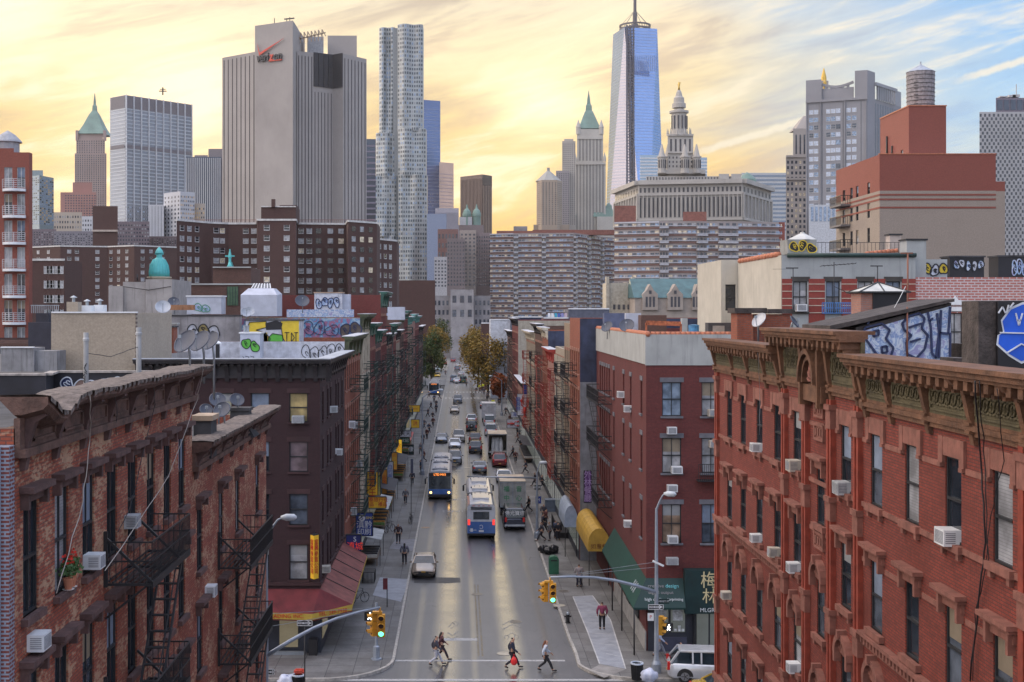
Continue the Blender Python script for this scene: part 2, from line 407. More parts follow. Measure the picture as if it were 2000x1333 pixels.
crn_l=[(-60,CYF),(-7.9,CYF)]+arc(-7.9,CYF+4.0,4.05,-90,0)[1:]+[(KL,330)]
crn_r=[(KR,330),(KR,80),(KR+.1,76.5)]+arc(KR+3.6,CYF+3.6,3.6,180,270)[1:]+[(60,CYF)]
walk('sidewalk',crn_l+[(-60,330)]);walk('sidewalk',crn_r+[(60,330)])
walk('sidewalk',[(KL,352),(KL,900),(-60,900),(-60,352)]);walk('sidewalk',[(60,352),(60,900),(KR,900),(KR,352)])
walk('sidewalk',[(-60,20),(-60,59.5),(-4,59.5),(-4,20)]);walk('sidewalk',[(60,20),(60,59.5),(7,59.5),(7,20)])
def kerb(pts,side):
 m=MB().use(KERB)
 for(ax,ay),(bx,by) in zip(pts,pts[1:]):
  m.bar((ax,ay,.085),(bx,by,.085),.17,.17)
 tag(m.build('kerb',fix=False),kind='structure')
kerb(crn_l,-1);kerb(crn_r,1)
def sheet(name,pts,z,mt,zz=None):
 m=MB().use(mt);m.poly([(x,y,z) for x,y in pts],[tuple(range(len(pts)))]);return tag(m.build(name),kind='structure')
def rect(x0,x1,y0,y1):return[(x0,y0),(x1,y0),(x1,y1),(x0,y1)]
m=MB().use(PAINT)
for p_ in(rect(-4.0,6.2,74.9,75.2),rect(-7.2,9.2,70.95,71.3)):m.poly([(x,y,.006) for x,y in p_],[(0,1,2,3)])
m.poly([(x,y,.006) for x,y in rect(-1.0,1.15,79.6,80.2)],[(0,1,2,3)])
for Yc in(300,322,531):
 for k in range(12):m.poly([(x,y,.006) for x,y in rect(KL+.5+k*.85,KL+.9+k*.85,Yc,Yc+3)],[(0,1,2,3)])
m.use(FPAINT)
def gpoly(pxs):return[tuple(G(a,b)[:2]) for a,b in pxs]
def stroke(pxs,w=.14):
 pts=[G(a,b) for a,b in pxs]
 for a,b in zip(pts,pts[1:]):
  d=(b-a).normalized();s=Vector((-d.y,d.x,0))*w/2
  m.face([(q.x,q.y,.0065) for q in(a-s,b-s,b+s,a+s)])
for dyy in(0,9):stroke([(981,1230-dyy),(1001,1220-dyy),(1017,1227-dyy)])
for dyy in(0,8):stroke([(874,1236+dyy),(884,1242+dyy),(896,1233+dyy)])
stroke([(984,1247),(988,1241),(994,1243),(992,1249),(985,1247)],.1);stroke([(1003,1247),(1007,1240),(1013,1243),(1011,1249),(1004,1248)],.1);stroke([(990,1243),(1000,1236),(1007,1241)],.1)
stroke([(876,1225),(884,1216),(890,1222),(880,1228)],.1);stroke([(888,1214),(896,1218),(892,1224)],.1)
stroke([(1024,1088),(1046,1090)],.16);stroke([(1036,1088),(1034,1094)],.12)
tag(m.build('road_marking'),kind='structure')
m=MB().use(YPAINT)
for(a,b) in((76.0,96),(150,290),(360,520)):
 m.poly([(x,y,.006) for x,y in rect(1.10,1.21,a,b)],[(0,1,2,3)]);m.poly([(x,y,.006) for x,y in rect(1.33,1.44,a,b)],[(0,1,2,3)])
tag(m.build('centre_line'),kind='structure')
PATCH=mat('dark_asphalt_patch',(.034,.034,.038),.5,var=.4,scale=2)
sheet('road_patch',[(-3.4,96.5),(-.9,96.4),(.1,96.7),(.05,98.4),(-1.8,98.55),(-3.45,98.3)],.004,PATCH)
LP=mat('pale_concrete',(.29,.31,.35),.55,var=.22,scale=1.5)
LP2=mat('mid_concrete',(.20,.20,.22),.6,var=.25,scale=1.5)
sheet('pavement_patch',gpoly([(1119,1170),(1157,1168),(1192,1215),(1222,1312),(1171,1302),(1148,1240)]),.154,LP)
sheet('pavement_patch',gpoly([(1150,1315),(1172,1303),(1222,1313),(1180,1330)]),.158,mat('ramp_concrete',(.26,.25,.24),.6))
sheet('pavement_patch',gpoly([(728,1167),(742,1132),(800,1136),(783,1180)]),.154,LP)
sheet('pavement_patch',gpoly([(760,1075),(772,1058),(812,1056),(806,1080)]),.154,LP2)
m=MB().use(mat('pale_joint',(.5,.5,.5),.6))
for k in range(6):
 a=G(1124+k*9+k*k*.6,1182+k*20);b=G(1164+k*9.5,1178+k*22);m.bar((a.x,a.y,.16),(b.x,b.y,.16),.035,.006)
for pr in(((1119,1170),(1148,1240)),((1148,1240),(1171,1302)),((1119,1170),(1157,1168)),((1157,1168),(1192,1215)),((1192,1215),(1222,1312))):
 a=G(*pr[0]);b=G(*pr[1]);m.bar((a.x,a.y,.162),(b.x,b.y,.162),.07,.006)
tag(m.build('pavement_joint'),kind='structure')
def manhole(px,py,r,label,zz=0.0,col=None):
 g=G(px,py,zz);root=thing('manhole_cover',label,'manhole',(g.x,g.y,zz+.004),group='manhole covers')
 m=MB().use(col or mat('worn_iron',(.16,.14,.12),.35,.4));m.lathe((0,0,0),[(r,0),(r,.012),(r*.86,.014),(r*.84,.010),(.02,.010)],20)
 m.build('plate',parent=root,local=True)
 m=MB().use(mat('worn_iron_rim',(.3,.28,.24),.5,.2));
 for k in range(20):
  a,b=2*math.pi*k/20,2*math.pi*(k+1)/20
  m.bar((r*1.06*math.cos(a),r*1.06*math.sin(a),.006),(r*1.06*math.cos(b),r*1.06*math.sin(b),.006),.05,.012)
 m.build('rim',parent=root,local=True)
PALEIRON=mat('pale_iron',(.42,.38,.30),.5,.1)
manhole(932,1161,.38,'round iron manhole cover on the centre line below the tail of the near bus')
manhole(985,1277,.42,'pale round manhole cover beside the man with the red bag',0,PALEIRON)
manhole(1007,1215,.36,'dark manhole cover just above the bicycle lane chevrons')
manhole(831,1031,.42,'orange tinted manhole cover near the left kerb under the front bus',0,mat('rusty_iron',(.32,.2,.12),.5))
manhole(1100,1155,.40,'manhole cover in the right sidewalk near the hanging traffic signal',.15)
manhole(1092,1183,.40,'pale cover in the right sidewalk next to the fire hydrant',.15,PALEIRON)
manhole(912,914,.40,'pale manhole cover in the middle of the road behind the small grey sedan',0,PALEIRON)
manhole(896,919,.40,'pale manhole cover in the road beside the two leading bus flanks',0,PALEIRON)
# ============ generic masonry building
GLASS_SETS={'dark':[(G_DARK,8),(G_MID,3),(G_BLIND,1),(G_CURT,.3)],'mix':[(G_DARK,3),(G_MID,3),(G_BLIND,3),(G_CURT,2)]}
def pickg(which):
 L=GLASS_SETS[which];return rnd.choices([a for a,b in L],[b for a,b in L])[0]
def masonry(root,x0,x1,y0,y1,z0,z1,wm,sides,parapet=.7,roofm=None,name='wall',roof=True,depth=.2):
 """box building with openings; sides: {'S': dict(c, w, rows, ...)}; c = window centres (world x or y)"""
 m=MB().use(wm)
 for sd in 'SWEN':
  (o,w)=corner(sd,x0,x1,y0,y1);u,n,_=SIDE[sd]
  if sd=='N' and 'N' not in sides:continue
  for g in[sides.get(sd)] if not isinstance(sides.get(sd),list) else sides[sd][:1]:
   g=g or{}
   us=[]
   for c in g.get('c',()):
    a={'S':c-x0,'W':y1-c,'E':c-y0,'N':x1-c}[sd];us.append((a-g['w']/2,a+g['w']/2))
   extra=[(({'S':e[0]-x0,'W':y1-e[0],'E':e[0]-y0}[sd])-e[1]/2,({'S':e[0]-x0,'W':y1-e[0],'E':e[0]-y0}[sd])+e[1]/2,e[2],e[3]) for e in g.get('extra',())]
   panel(m,o,u,n,w,z0,z1,us,g.get('rows',()),depth,g.get('skip',()),extra)
   if g.get('win',True):
    hs=[(i,j,c,g['w'],r) for i,c in enumerate(g.get('c',())) for j,r in enumerate(g.get('rows',())) if(i,j) not in g.get('skip',())]
    hs+=[(90+k,0,e[0],e[1],(e[2],e[3])) for k,e in enumerate(g.get('extra',()))]
    for i,j,c,ww,r in hs:
     gl=g.get('glass',{}).get((i,j)) or pickg(g.get('set','dark'))
     me=window_mesh(ww,r[1]-r[0],g.get('style','sash'),gl,g.get('frame',FRAME_D),g.get('lintel'),g.get('stone'),g.get('sill',True),depth,rnd.choice([0,0,.3,.5,.4]) if g.get('set','dark')=='mix' or rnd.random()<.6 else 0)
     p={'S':(c,y0,r[0]),'W':(x0,c,r[0]),'E':(x1,c,r[0]),'N':(c,y1,r[0])}[sd]
     place_window(me,root,sd,p)
 if parapet>0:
  th=.25
  m.face([(x0,y0,z1),(x1,y0,z1),(x1-th,y0+th,z1),(x0+th,y0+th,z1)]);m.face([(x0,y0,z1),(x0+th,y0+th,z1),(x0+th,y1-th,z1),(x0,y1,z1)])
  m.face([(x1,y0,z1),(x1,y1,z1),(x1-th,y1-th,z1),(x1-th,y0+th,z1)]);m.face([(x0,y1,z1),(x0+th,y1-th,z1),(x1-th,y1-th,z1),(x1,y1,z1)])
  for a,b in(((x0+th,y0+th),(x1-th,y0+th)),((x1-th,y0+th),(x1-th,y1-th)),((x1-th,y1-th),(x0+th,y1-th)),((x0+th,y1-th),(x0+th,y0+th))):
   m.face([(*a,z1),(*b,z1),(*b,z1-parapet),(*a,z1-parapet)])
 wl=m.build(name,parent=root,fix=False)
 if roof:
  th=.25 if parapet>0 else 0
  r=MB().use(roofm or SILVER);r.box(x0+th,x1-th,y0+th,y1-th,z1-parapet-.15,z1-parapet+.002);r.build('roof',parent=root)
 return wl
def label_windows():pass
LOC={'W':lambda x,y:(x,y),'E':lambda x,y:(x,y)}
def side_pt(sd,plane,a,out,z):
 """point beside a wall: plane coordinate, along a, out from the wall"""
 return{'W':Vector((plane-out,a,z)),'E':Vector((plane+out,a,z)),'S':Vector((a,plane-out,z))}[sd]
def sbox(mb,sd,plane,a0,a1,o0,o1,z0,z1):
 if sd=='W':mb.box(plane-o1,plane-o0,a0,a1,z0,z1)
 elif sd=='E':mb.box(plane+o0,plane+o1,a0,a1,z0,z1)
 elif sd=='S':mb.box(a0,a1,plane-o1,plane-o0,z0,z1)
def fire_escape(root,sd,plane,a0,a1,zs,d=1.1,mt=None,detail=1,stair=True,drop=None):
 """iron balconies on one side, one per floor level, with slanting stairs between them"""
 mt=mt or BLACK;m=MB().use(mt);P=lambda a,o,z:side_pt(sd,plane,a,o,z)
 zs=sorted(zs)
 bw=.035 if detail==1 else.06;fes=[]
 for z in zs:
  m=MB().use(mt)
  n=int((d)/(.15 if detail==1 else.3))
  for k in range(n+1):
   o=.05+(d-.05)*k/n;m.bar(P(a0,o,z),P(a1,o,z),.035,.03)
  for a in(a0,a1,(a0+a1)/2):m.bar(P(a,0,z-.04),P(a,d,z-.04),.05,.06)
  m.bar(P(a0,d,z-.05),P(a1,d,z-.05),.05,.16)
  if detail==1:[m.bar(P(a,.04,z+1.05),P(a,d,z+.02),.06,.06) for a in(a0,(a0*.3+a1*.7))];m.bar(P(a0,.04,z-.1),P(a0,.04,z+1.2),.09)
  for a in(a0+.05,a1-.05):m.bar(P(a,d*.92,z-.05),P(a,.02,z-.85),.05,.05)
  fes.append(m.build('fire_escape_platform',parent=root,fix=False))
 for z,fe in zip(zs,fes):
  m=MB().use(mt)
  h=.95
  for hh in(h,.5 if detail==1 else.5):
   m.bar(P(a0,d,z+hh),P(a1,d,z+hh),bw);m.bar(P(a0,0,z+hh),P(a0,d,z+hh),bw);m.bar(P(a1,0,z+hh),P(a1,d,z+hh),bw)
  st=.13 if detail==1 else.35
  n=int((a1-a0)/st)
  for k in range(n+1):
   a=a0+(a1-a0)*k/n;m.bar(P(a,d,z),P(a,d,z+h),.018 if detail==1 else.03)
  n=max(2,int(d/st))
  for k in range(n):
   for a in(a0,a1):m.bar(P(a,d*k/n,z),P(a,d*k/n,z+h),.018 if detail==1 else.03)
  m.build('railing',parent=fe,fix=False)
 if stair:
  flip=False
  for za,zb,fe in zip(zs,zs[1:],fes):
   m=MB().use(mt)
   s0,s1=(a0+.9,a1-.5) if not flip else(a1-.9,a0+.5)
   n=9
   for o in(d*.45,d*.93):m.bar(P(s0,o,za),P(s1,o,zb),.04,.12)
   for k in range(1,n+1):
    f=k/(n+1);a=s0+(s1-s0)*f;z=za+(zb-za)*f
    m.bar(P(a,d*.45,z),P(a,d*.93,z),.16,.03)
   m.bar(P(s0,d*.93,za+.8),P(s1,d*.93,zb+.8),.03)
   m.build('stair',parent=fe,fix=False)
  if 0:
   for o in(d*.3,d*.65):m.bar(P(a1-.4,o,zs[0]),P(a1-.4,o,drop),.035)
   k=drop
   while k<zs[0]:m.bar(P(a1-.4,d*.3,k),P(a1-.4,d*.65,k),.03);k+=.3
 return fes[0]
AC_SRC={}
def ac_unit(sd,plane,a,z,label,w=.62,h=.42,big=False):
 key='ac'
 if key not in AC_SRC:
  root=thing('air_conditioner',label,'air conditioner',(0,0,0),group='window air conditioners')
  m=MB().use(mat('ac_white',(.62,.64,.66),.5,var=.15));m.box(-.31,.31,-.50,.1,0,.42);m.build('casing',parent=root,local=True)
  m=MB().use(mat('ac_grille',(.16,.17,.19),.5));m.box(-.25,.25,-.512,-.501,.05,.37)
  for k in range(6):m.box(.3101,.318,-.44,-.10,.08+k*.05,.10+k*.05);m.box(-.318,-.3101,-.44,-.10,.08+k*.05,.10+k*.05)
  g=m.build('grille',parent=root,local=True)
  m=MB().use(mat('ac_fin',(.42,.43,.45),.5))
  for k in range(9):m.box(-.25,.25,-.518,-.5121,.07+k*.034,.082+k*.034)
  m.build('louvre',parent=root,local=True)
  AC_SRC[key]=root;o=root
 else:
  o=dup(AC_SRC[key],(0,0,0),label=label,remap=rnd.choice([None,None,{'ac_white':mat('ac_beige',(.46,.42,.36),.6,var=.3,scale=4,streak=.5)},{'ac_white':mat('ac_grey',(.38,.40,.42),.6,var=.3,scale=4,streak=.6)}]))
 o.location=side_pt(sd,plane,a,0,z);o.rotation_euler=(rnd.uniform(-.05,.02),0,SIDE[sd][2]);k_=.72 if(sd=='E' and abs(plane+8.3)<.01 and a<60) or(sd=='W' and a<56) else 1.0;o.scale=(w/.62*k_,.9*k_,h/.42*k_)
 return o
# ============ right near building (red tenement with terracotta cornice)
RB=brick('red_brick',(.25,.044,.026),(.16,.028,.018),(.08,.03,.026),dirt=.85)
RS=mat('red_sandstone',(.22,.088,.065),.8,var=.3,scale=2.5,bump=.25,streak=.45)
TERR=mat('terracotta',(.135,.062,.032),.75,var=.45,scale=2.2,bump=.5,streak=.5)
OLIVE=mat('olive_terracotta',(.085,.07,.034),.75,var=.4,scale=2.2,bump=.5,streak=.4)
XR=11.0
root=thing('brick_tenement','long red brick tenement with ornate terracotta cornice and shell crest, nearest on the right','building',(14,40,0))
bays=[52.1,49.6,46.9,44.25,41.65,38.95,36.4,33.75,31.1,28.5,25.9,23.2]
rows=[(20.5-b,20.5-a) for a,b in((3.25,5.15),(6.6,8.45),(9.85,11.7),(13.1,14.9),(16.4,18.2))]
side_b=[b for b in bays if b!=38.95]
masonry(root,XR,24,20,54.7,0,19.1,RB,{'W':dict(c=side_b,w=.92,rows=rows,style='sash',set='dark',extra=[(38.95,.8,20.5-6.5,20.5-4.8),(38.95,.8,20.5-9.9,20.5-8.2),(38.95,.8,20.5-13.2,20.5-11.5)])},parapet=.5,roofm=TAR,depth=.13)
def S_(m,a0,a1,o0,o1,z0,z1):sbox(m,'W',XR,a0,a1,o0,o1,z0,z1)
for i,c in enumerate(side_b+[38.95]):
 for j,(z0,z1) in enumerate(rows if c!=38.95 else[(20.5-6.5,20.5-4.8),(20.5-9.9,20.5-8.2),(20.5-13.2,20.5-11.5)]):
  m=MB().use(RS);a0,a1=c-.46,c+.46
  kind=['ear','cap','arch','cap','ear'][j] if c!=38.95 else['cap','arch','arch'][j]
  if kind=='ear':
   S_(m,a0-.10,a1+.10,-.02,.06,z1+.0,z1+.42);S_(m,a0-.28,a0-.02,-.02,.07,z1-.18,z1+.42);S_(m,a1+.02,a1+.28,-.02,.07,z1-.18,z1+.42)
   S_(m,a0-.26,a0-.06,-.02,.10,z1-.27,z1-.18);S_(m,a1+.06,a1+.26,-.02,.10,z1-.27,z1-.18)
  elif kind=='cap':
   S_(m,a0-.18,a1+.18,-.02,.07,z1,z1+.22);S_(m,a0-.30,a1+.30,-.02,.26,z1+.30,z1+.40);S_(m,a0-.24,a1+.24,-.02,.18,z1+.22,z1+.30)
   for q in(a0-.14,a1+.02):S_(m,q,q+.12,-.02,.16,z1-.22,z1+.22)
  else:
   N=10
   for k in range(N):
    t0,t1=math.pi*k/N,math.pi*(k+1)/N
    P=lambda t,r,o:side_pt('W',XR,c+r*math.cos(t),o,z1+.02+r*.95*math.sin(t))
    q=[P(t0,.50,-.02),P(t1,.50,-.02),P(t1,.50,.20),P(t0,.50,.20)];q2=[P(t0,.68,-.02),P(t1,.68,-.02),P(t1,.68,.20),P(t0,.68,.20)]
    m.poly(q+q2,[(0,1,2,3),(7,6,5,4),(0,3,7,4),(1,5,6,2),(3,2,6,7)])
   fan=[side_pt('W',XR,c+.5*math.cos(math.pi*k/N),.04,z1+.02+.47*math.sin(math.pi*k/N)) for k in range(N+1)]
   m.poly(fan,[tuple(range(N+1))])
   for k in range(1,7):t0=math.pi*k/7;m.bar(side_pt('W',XR,c,.06,z1+.04),side_pt('W',XR,c+.45*math.cos(t0),.07,z1+.04+.42*math.sin(t0)),.05,.05)
   S_(m,c-.08,c+.08,-.02,.28,z1+.56,z1+.78)
   for q in(a0-.18,a1+.04):S_(m,q,q+.14,-.02,.2,z1-.24,z1+.02)
  m.build('window_hood',parent=root,fix=False)
  m=MB().use(RS);S_(m,a0-.16,a1+.16,-.05,.14,z0-.17,z0);S_(m,a0-.06,a0+.08,-.02,.1,z0-.32,z0-.17);S_(m,a1-.08,a1+.06,-.02,.1,z0-.32,z0-.17)
  m.build('window_sill',parent=root,fix=False)
PIL=mat('rubbed_brick',(.23,.04,.022),.8,var=.3,scale=3,streak=.3)
for a,w,pr in((54.35,.5,.12),(43.0,.45,.14),(40.35,.45,.16),(37.6,.45,.16),(35.1,.45,.14),(24.55,.7,.14)):
 m=MB().use(PIL);S_(m,a-w/2,a-w/6,0,pr,0,17.9);S_(m,a+w/6,a+w/2,0,pr,0,17.9);S_(m,a-w/6,a+w/6,0,pr-.08,0,17.9)
 m.use(RS)
 for z in(17.6,14.9,11.6,8.3,5.0):S_(m,a-w/2-.05,a+w/2+.05,0,pr+.07,z,z+.16);S_(m,a-w/2-.01,a+w/2+.01,0,pr+.02,z-.55,z-.002)
 m.build('pilaster',parent=root,fix=False)
segs=[(43.3,54.7),(20,34.8)]
for(b0,b1) in segs+[(34.8,43.3)]:
 m=MB().use(RS)
 for z in(15.2,8.45):
  last=b0
  for c in sorted([c for c in side_b if b0<c<b1]):
   S_(m,last,c-.62,0,.05,z,z+.13);last=c+.62
  S_(m,last,b1,0,.05,z,z+.13)
 for z in(16.95,13.7):
  last=b0
  for c in sorted([c for c in side_b if b0<c<b1]):
   S_(m,last,c-.74,0,.03,z,z+.13);last=c+.74
  S_(m,last,b1,0,.03,z,z+.13)
 if(b0,b1)!=(34.8,43.3):
  z=11.55;S_(m,b0,b1,0,.20,z+.2,z+.30);S_(m,b0,b1,0,.06,z-.1,z+.2)
  a=b0
  while a<b1:S_(m,a,a+.12,.06,.15,z,z+.2);a+=.26
  z=4.9;S_(m,b0,b1,0,.2,z,z+.25)
 m.build('belt_course',parent=root,fix=False)
for z in(16.55,17.25-.0,13.25):
 m=MB().use(RS);S_(m,38.45,39.45,0,.04,z,z+.55 if z!=17.25 else z+.6)
 for q in(38.45,39.35):S_(m,q,q+.1,.04,.09,z,z+.5)
 S_(m,38.55,39.35,.04,.09,z,z+.08);S_(m,38.55,39.35,.04,.09,z+.44,z+.52)
 for q in(38.65,38.9,39.15):S_(m,q,q+.12,.04,.10,z+.15,z+.38)
 m.build('relief_panel',parent=root,fix=False)
def cornice_w(root,plane,sd,a0,a1,ztop,zbot,out,m1,m2,brackets,mod=.52,name='cornice',panelm=None):
 m=MB().use(m1);B=lambda*k:sbox(m,sd,plane,*k)
 H=ztop-zbot
 B(a0-.0,a1+.0,-.3,out,ztop-.10,ztop);B(a0,a1,-.1,out-.08,ztop-.22,ztop-.10);B(a0,a1,-.02,out-.16,ztop-.30,ztop-.22)
 B(a0,a1,-.02,.16,zbot,zbot+.12);B(a0,a1,-.02,.10,zbot+.12,zbot+.2);B(a0,a1,-.02,.10,zbot-.12,zbot)
 a=a0+.1
 while a<a1-.15:B(a,a+.22,.08,out-.20,ztop-.50,ztop-.30);B(a+.03,a+.19,.08,out-.34,ztop-.60,ztop-.50);a+=mod
 m.use(m2);B(a0,a1,-.02,.09,zbot+.2,ztop-.3)
 co=m.build(name,parent=root,fix=False)
 for b in brackets:
  m=MB().use(m1);w=.2
  prof=[(0,zbot-.30),(.10,zbot-.30),(.14,zbot-.1),(.12,zbot+.1),(.2,zbot+.3),(.32,ztop-.55),(out-.2,ztop-.42),(out-.1,ztop-.3),(0,ztop-.3)]
  m.prism([side_pt(sd,plane,b-w/2,o,z) for o,z in prof],{'W':(0,1,0),'E':(0,1,0),'S':(1,0,0)}[sd],w)
  for q in(zbot-.05,zbot+.12):B=sbox(m,sd,plane,b-w/2-.03,b+w/2+.03,0,.22,q,q+.06)
  m.build('bracket',parent=co,fix=False)
 bl=sorted([a0]+list(brackets)+[a1])
 for p0,p1 in zip(bl,bl[1:]):
  if p1-p0<.6:continue
  m=MB().use(panelm or m2);q0,q1=p0+.22,p1-.22;za,zb=zbot+.28,ztop-.5
  for(c0,c1,d0,d1) in((q0,q1,za,za+.05),(q0,q1,zb-.05,zb),(q0,q0+.05,za,zb),(q1-.05,q1,za,zb)):sbox(m,sd,plane,c0,c1,.09,.14,d0,d1)
  n=max(3,int((q1-q0)/.17));zc=(za+zb)/2;r=(zb-za)*.27
  for k in range(n):
   c=q0+.12+(q1-q0-.24)*k/(n-1);pr=None
   for i in range(7):
    t_=math.pi*2*i/6*.8+(k%2)*math.pi;p_=side_pt(sd,plane,c+r*math.cos(t_),.12,zc+r*math.sin(t_))
    if pr is not None:m.bar(pr,p_,.035,.05)
    pr=p_
  m.build('frieze_panel',parent=co,fix=False)
 return co
cornice_w(root,XR,'W',43.35,54.75,19.35,18.05,.62,TERR,OLIVE,[54.4,51.0,48.3,45.6,43.6])
cornice_w(root,XR,'W',34.75,43.35,19.95,18.15,.85,TERR,OLIVE,[43.05,40.4,37.6,35.05])
cornice_w(root,XR,'W',20,34.75,19.35,17.95,.75,TERR,OLIVE,[34.4,32.4,29.8,27.2,24.55,22.0])
m=MB().use(TERR);c=39.0;z0=18.3
P=lambda t,r,o:side_pt('W',XR,c+r*math.cos(t),o,z0+r*1.15*math.sin(t)+.0)
for(r0,r1,o1) in((.78,.92,.5),(.62,.72,.40)):
 for k in range(14):
  t0,t1=math.pi*k/14,math.pi*(k+1)/14
  q=[P(t0,r0,.05),P(t1,r0,.05),P(t1,r0,o1),P(t0,r0,o1),P(t0,r1,.05),P(t1,r1,.05),P(t1,r1,o1),P(t0,r1,o1)]
  m.poly(q,[(0,1,2,3),(7,6,5,4),(0,3,7,4),(1,5,6,2),(3,2,6,7)])
m.use(RS)
for k in range(9):
 t0=math.pi*(k+.5)/9;m.tube([side_pt('W',XR,c,.16,z0+.05),P(t0,.32,.26),P(t0,.58,.2)],[.02,.05,.075],6)
m.use(TERR);sbox(m,'W',XR,37.85,40.1,.05,.3,17.75,18.25);sbox(m,'W',XR,37.95,38.15,.05,.4,17.6,19.4);sbox(m,'W',XR,39.85,40.05,.05,.4,17.6,19.4)
m.build('shell_arch',parent=root,fix=False)
names=['bottom','low']
for(a,z,w,h,lab) in((46.9,rows[0][0]-.0,.62,.42,'small white air conditioner in a top floor window left of the shell crest'),(41.65,rows[0][0]-.05,.75,.5,'big white air conditioner high under the shell crest, in the top floor'),(36.4,rows[0][0]-.05,.75,.5,'white air conditioner in the top floor just right of the centre pilasters'),(28.5,rows[0][0]-.05,.8,.5,'largest white air conditioner in the top floor, right part of the ornate facade'),(46.9,rows[1][0],.55,.4,'small air conditioner on the second floor down, third bay from the street corner'),(44.25,rows[1][0]-.05,.5,.45,'narrow white air conditioner on the second floor down, fourth bay from the corner'),(41.65,rows[1][0]-.05,.6,.45,'white air conditioner on the second floor down beside the twin pilasters'),(52.1,rows[2][0]+.0,.6,.4,'air conditioner under an arched hood at the far edge of the ornate facade'),(41.65,rows[2][0]-.05,.6,.45,'lowest white air conditioner in view beside the twin pilasters')):
 ac_unit('W',XR,a,z,lab,w,h)
def cable(pts,r=.012,col=None,label='',name='cable'):
 m=MB().use(col or BLACK);P=[Vector(p) for p in pts];q=[]
 for k in range(len(P)-1):
  for i in range(5):q.append(P[k].lerp(P[k+1],i/5)+Vector((rnd.uniform(-.02,.02),rnd.uniform(-.03,.03),0)))
 q.append(P[-1]);m.tube(q,r,5);o=m.build(name,fix=False);tag(o,label,'cable','hanging cables');return o
def WX(px,py,X):Y=F*X/(px-CX);return(X,Y,ZP(py,Y))
cable([WX(1905,745,10.2),WX(1915,900,10.85),WX(1925,1040,10.9),WX(1915,1140,10.9),WX(1895,1330,10.9)],.02,label='thick black cable sagging down the right brick facade between the last two bays')
cable([WX(1912,745,10.2),WX(1922,880,10.8),WX(1930,1090,10.9),WX(1905,1200,10.9),WX(1900,1330,10.9)],.012,label='thin black cable beside the thick one on the right brick facade')
cable([WX(1950,760,10.2),WX(1960,900,10.85),WX(1935,1010,10.9),WX(1925,1100,10.9)],.01,label='short loose cable below the right end of the terracotta cornice')
cable([WX(1480,690,10.3),WX(1484,760,10.9),WX(1483,850,10.9)],.008,STEEL,label='pale wire dropping to the small top floor air conditioner')
# ============ left near buildings
LBR=brick('peeling_brick',(.34,.075,.036),(.25,.055,.030),(.12,.055,.045),patch=(.46,.30,.19),pf=(.485,.575),dirt=.6,pscale=.85)
XL=-8.3
DKST=mat('dark_brownstone',(.10,.055,.05),.85,var=.35,scale=3,bump=.3)
CORN=mat('weathered_cornice',(.12,.065,.05),.8,var=.5,scale=2.5,bump=.6,streak=.4)
root=thing('brick_tenement','peeling red and cream brick tenement with sagging wooden cornice, nearest on the left','building',(-12,32,0))
bl=[24.8,26.72,28.65,30.6,32.5,34.45,36.4,38.3]
lrows=[(20.5-b,20.5-a) for a,b in((3.65,5.85),(6.95,9.15),(10.25,12.45),(13.5,15.7),(16.8,19))]
masonry(root,-24,XL,23.9,39.75,0,18.3,LBR,{'E':dict(c=bl,w=.9,rows=lrows,style='four',set='dark')},parapet=.4,roofm=TAR,depth=.14)
m=MB().use(brick('side_brick',(.20,.05,.04),(.15,.04,.035),(.25,.27,.33),ms=.02,dirt=.3));m.box(-24,XL-.002,23.6,23.898,0,18.0);m.build('party_wall',parent=root)
m=MB().use(mat('blue_grey_render',(.24,.27,.34),.8,var=.3,streak=.4));m.box(-8.6,-8.45,23.52,23.597,0,18.0);m.box(-12,-8.6,23.52,23.597,17.0,18.0);m.build('render_strip',parent=root)
def hood_sill(root,plane,sd,c,z0,z1,st,w=.9,out=.28):
 m=MB().use(st);a0,a1=c-w/2,c+w/2;B=lambda*k:sbox(m,sd,plane,*k)
 B(a0-.12,a1+.12,-.02,.10,z1,z1+.14);B(a0-.22,a1+.22,-.02,out,z1+.20,z1+.32);B(a0-.17,a1+.17,-.02,out*.65,z1+.14,z1+.20)
 for q in(a0-.16,a1+.04):B(q,q+.12,-.02,out*.6,z1-.12,z1+.14)
 m.build('window_hood',parent=root,fix=False)
 m=MB().use(st);B(a0-.12,a1+.12,-.05,.14,z0-.14,z0);m.build('window_sill',parent=root,fix=False)
for c in bl:
 for j,(z0,z1) in enumerate(lrows[:4]):hood_sill(root,XL,'E',c,z0,z1,DKST)
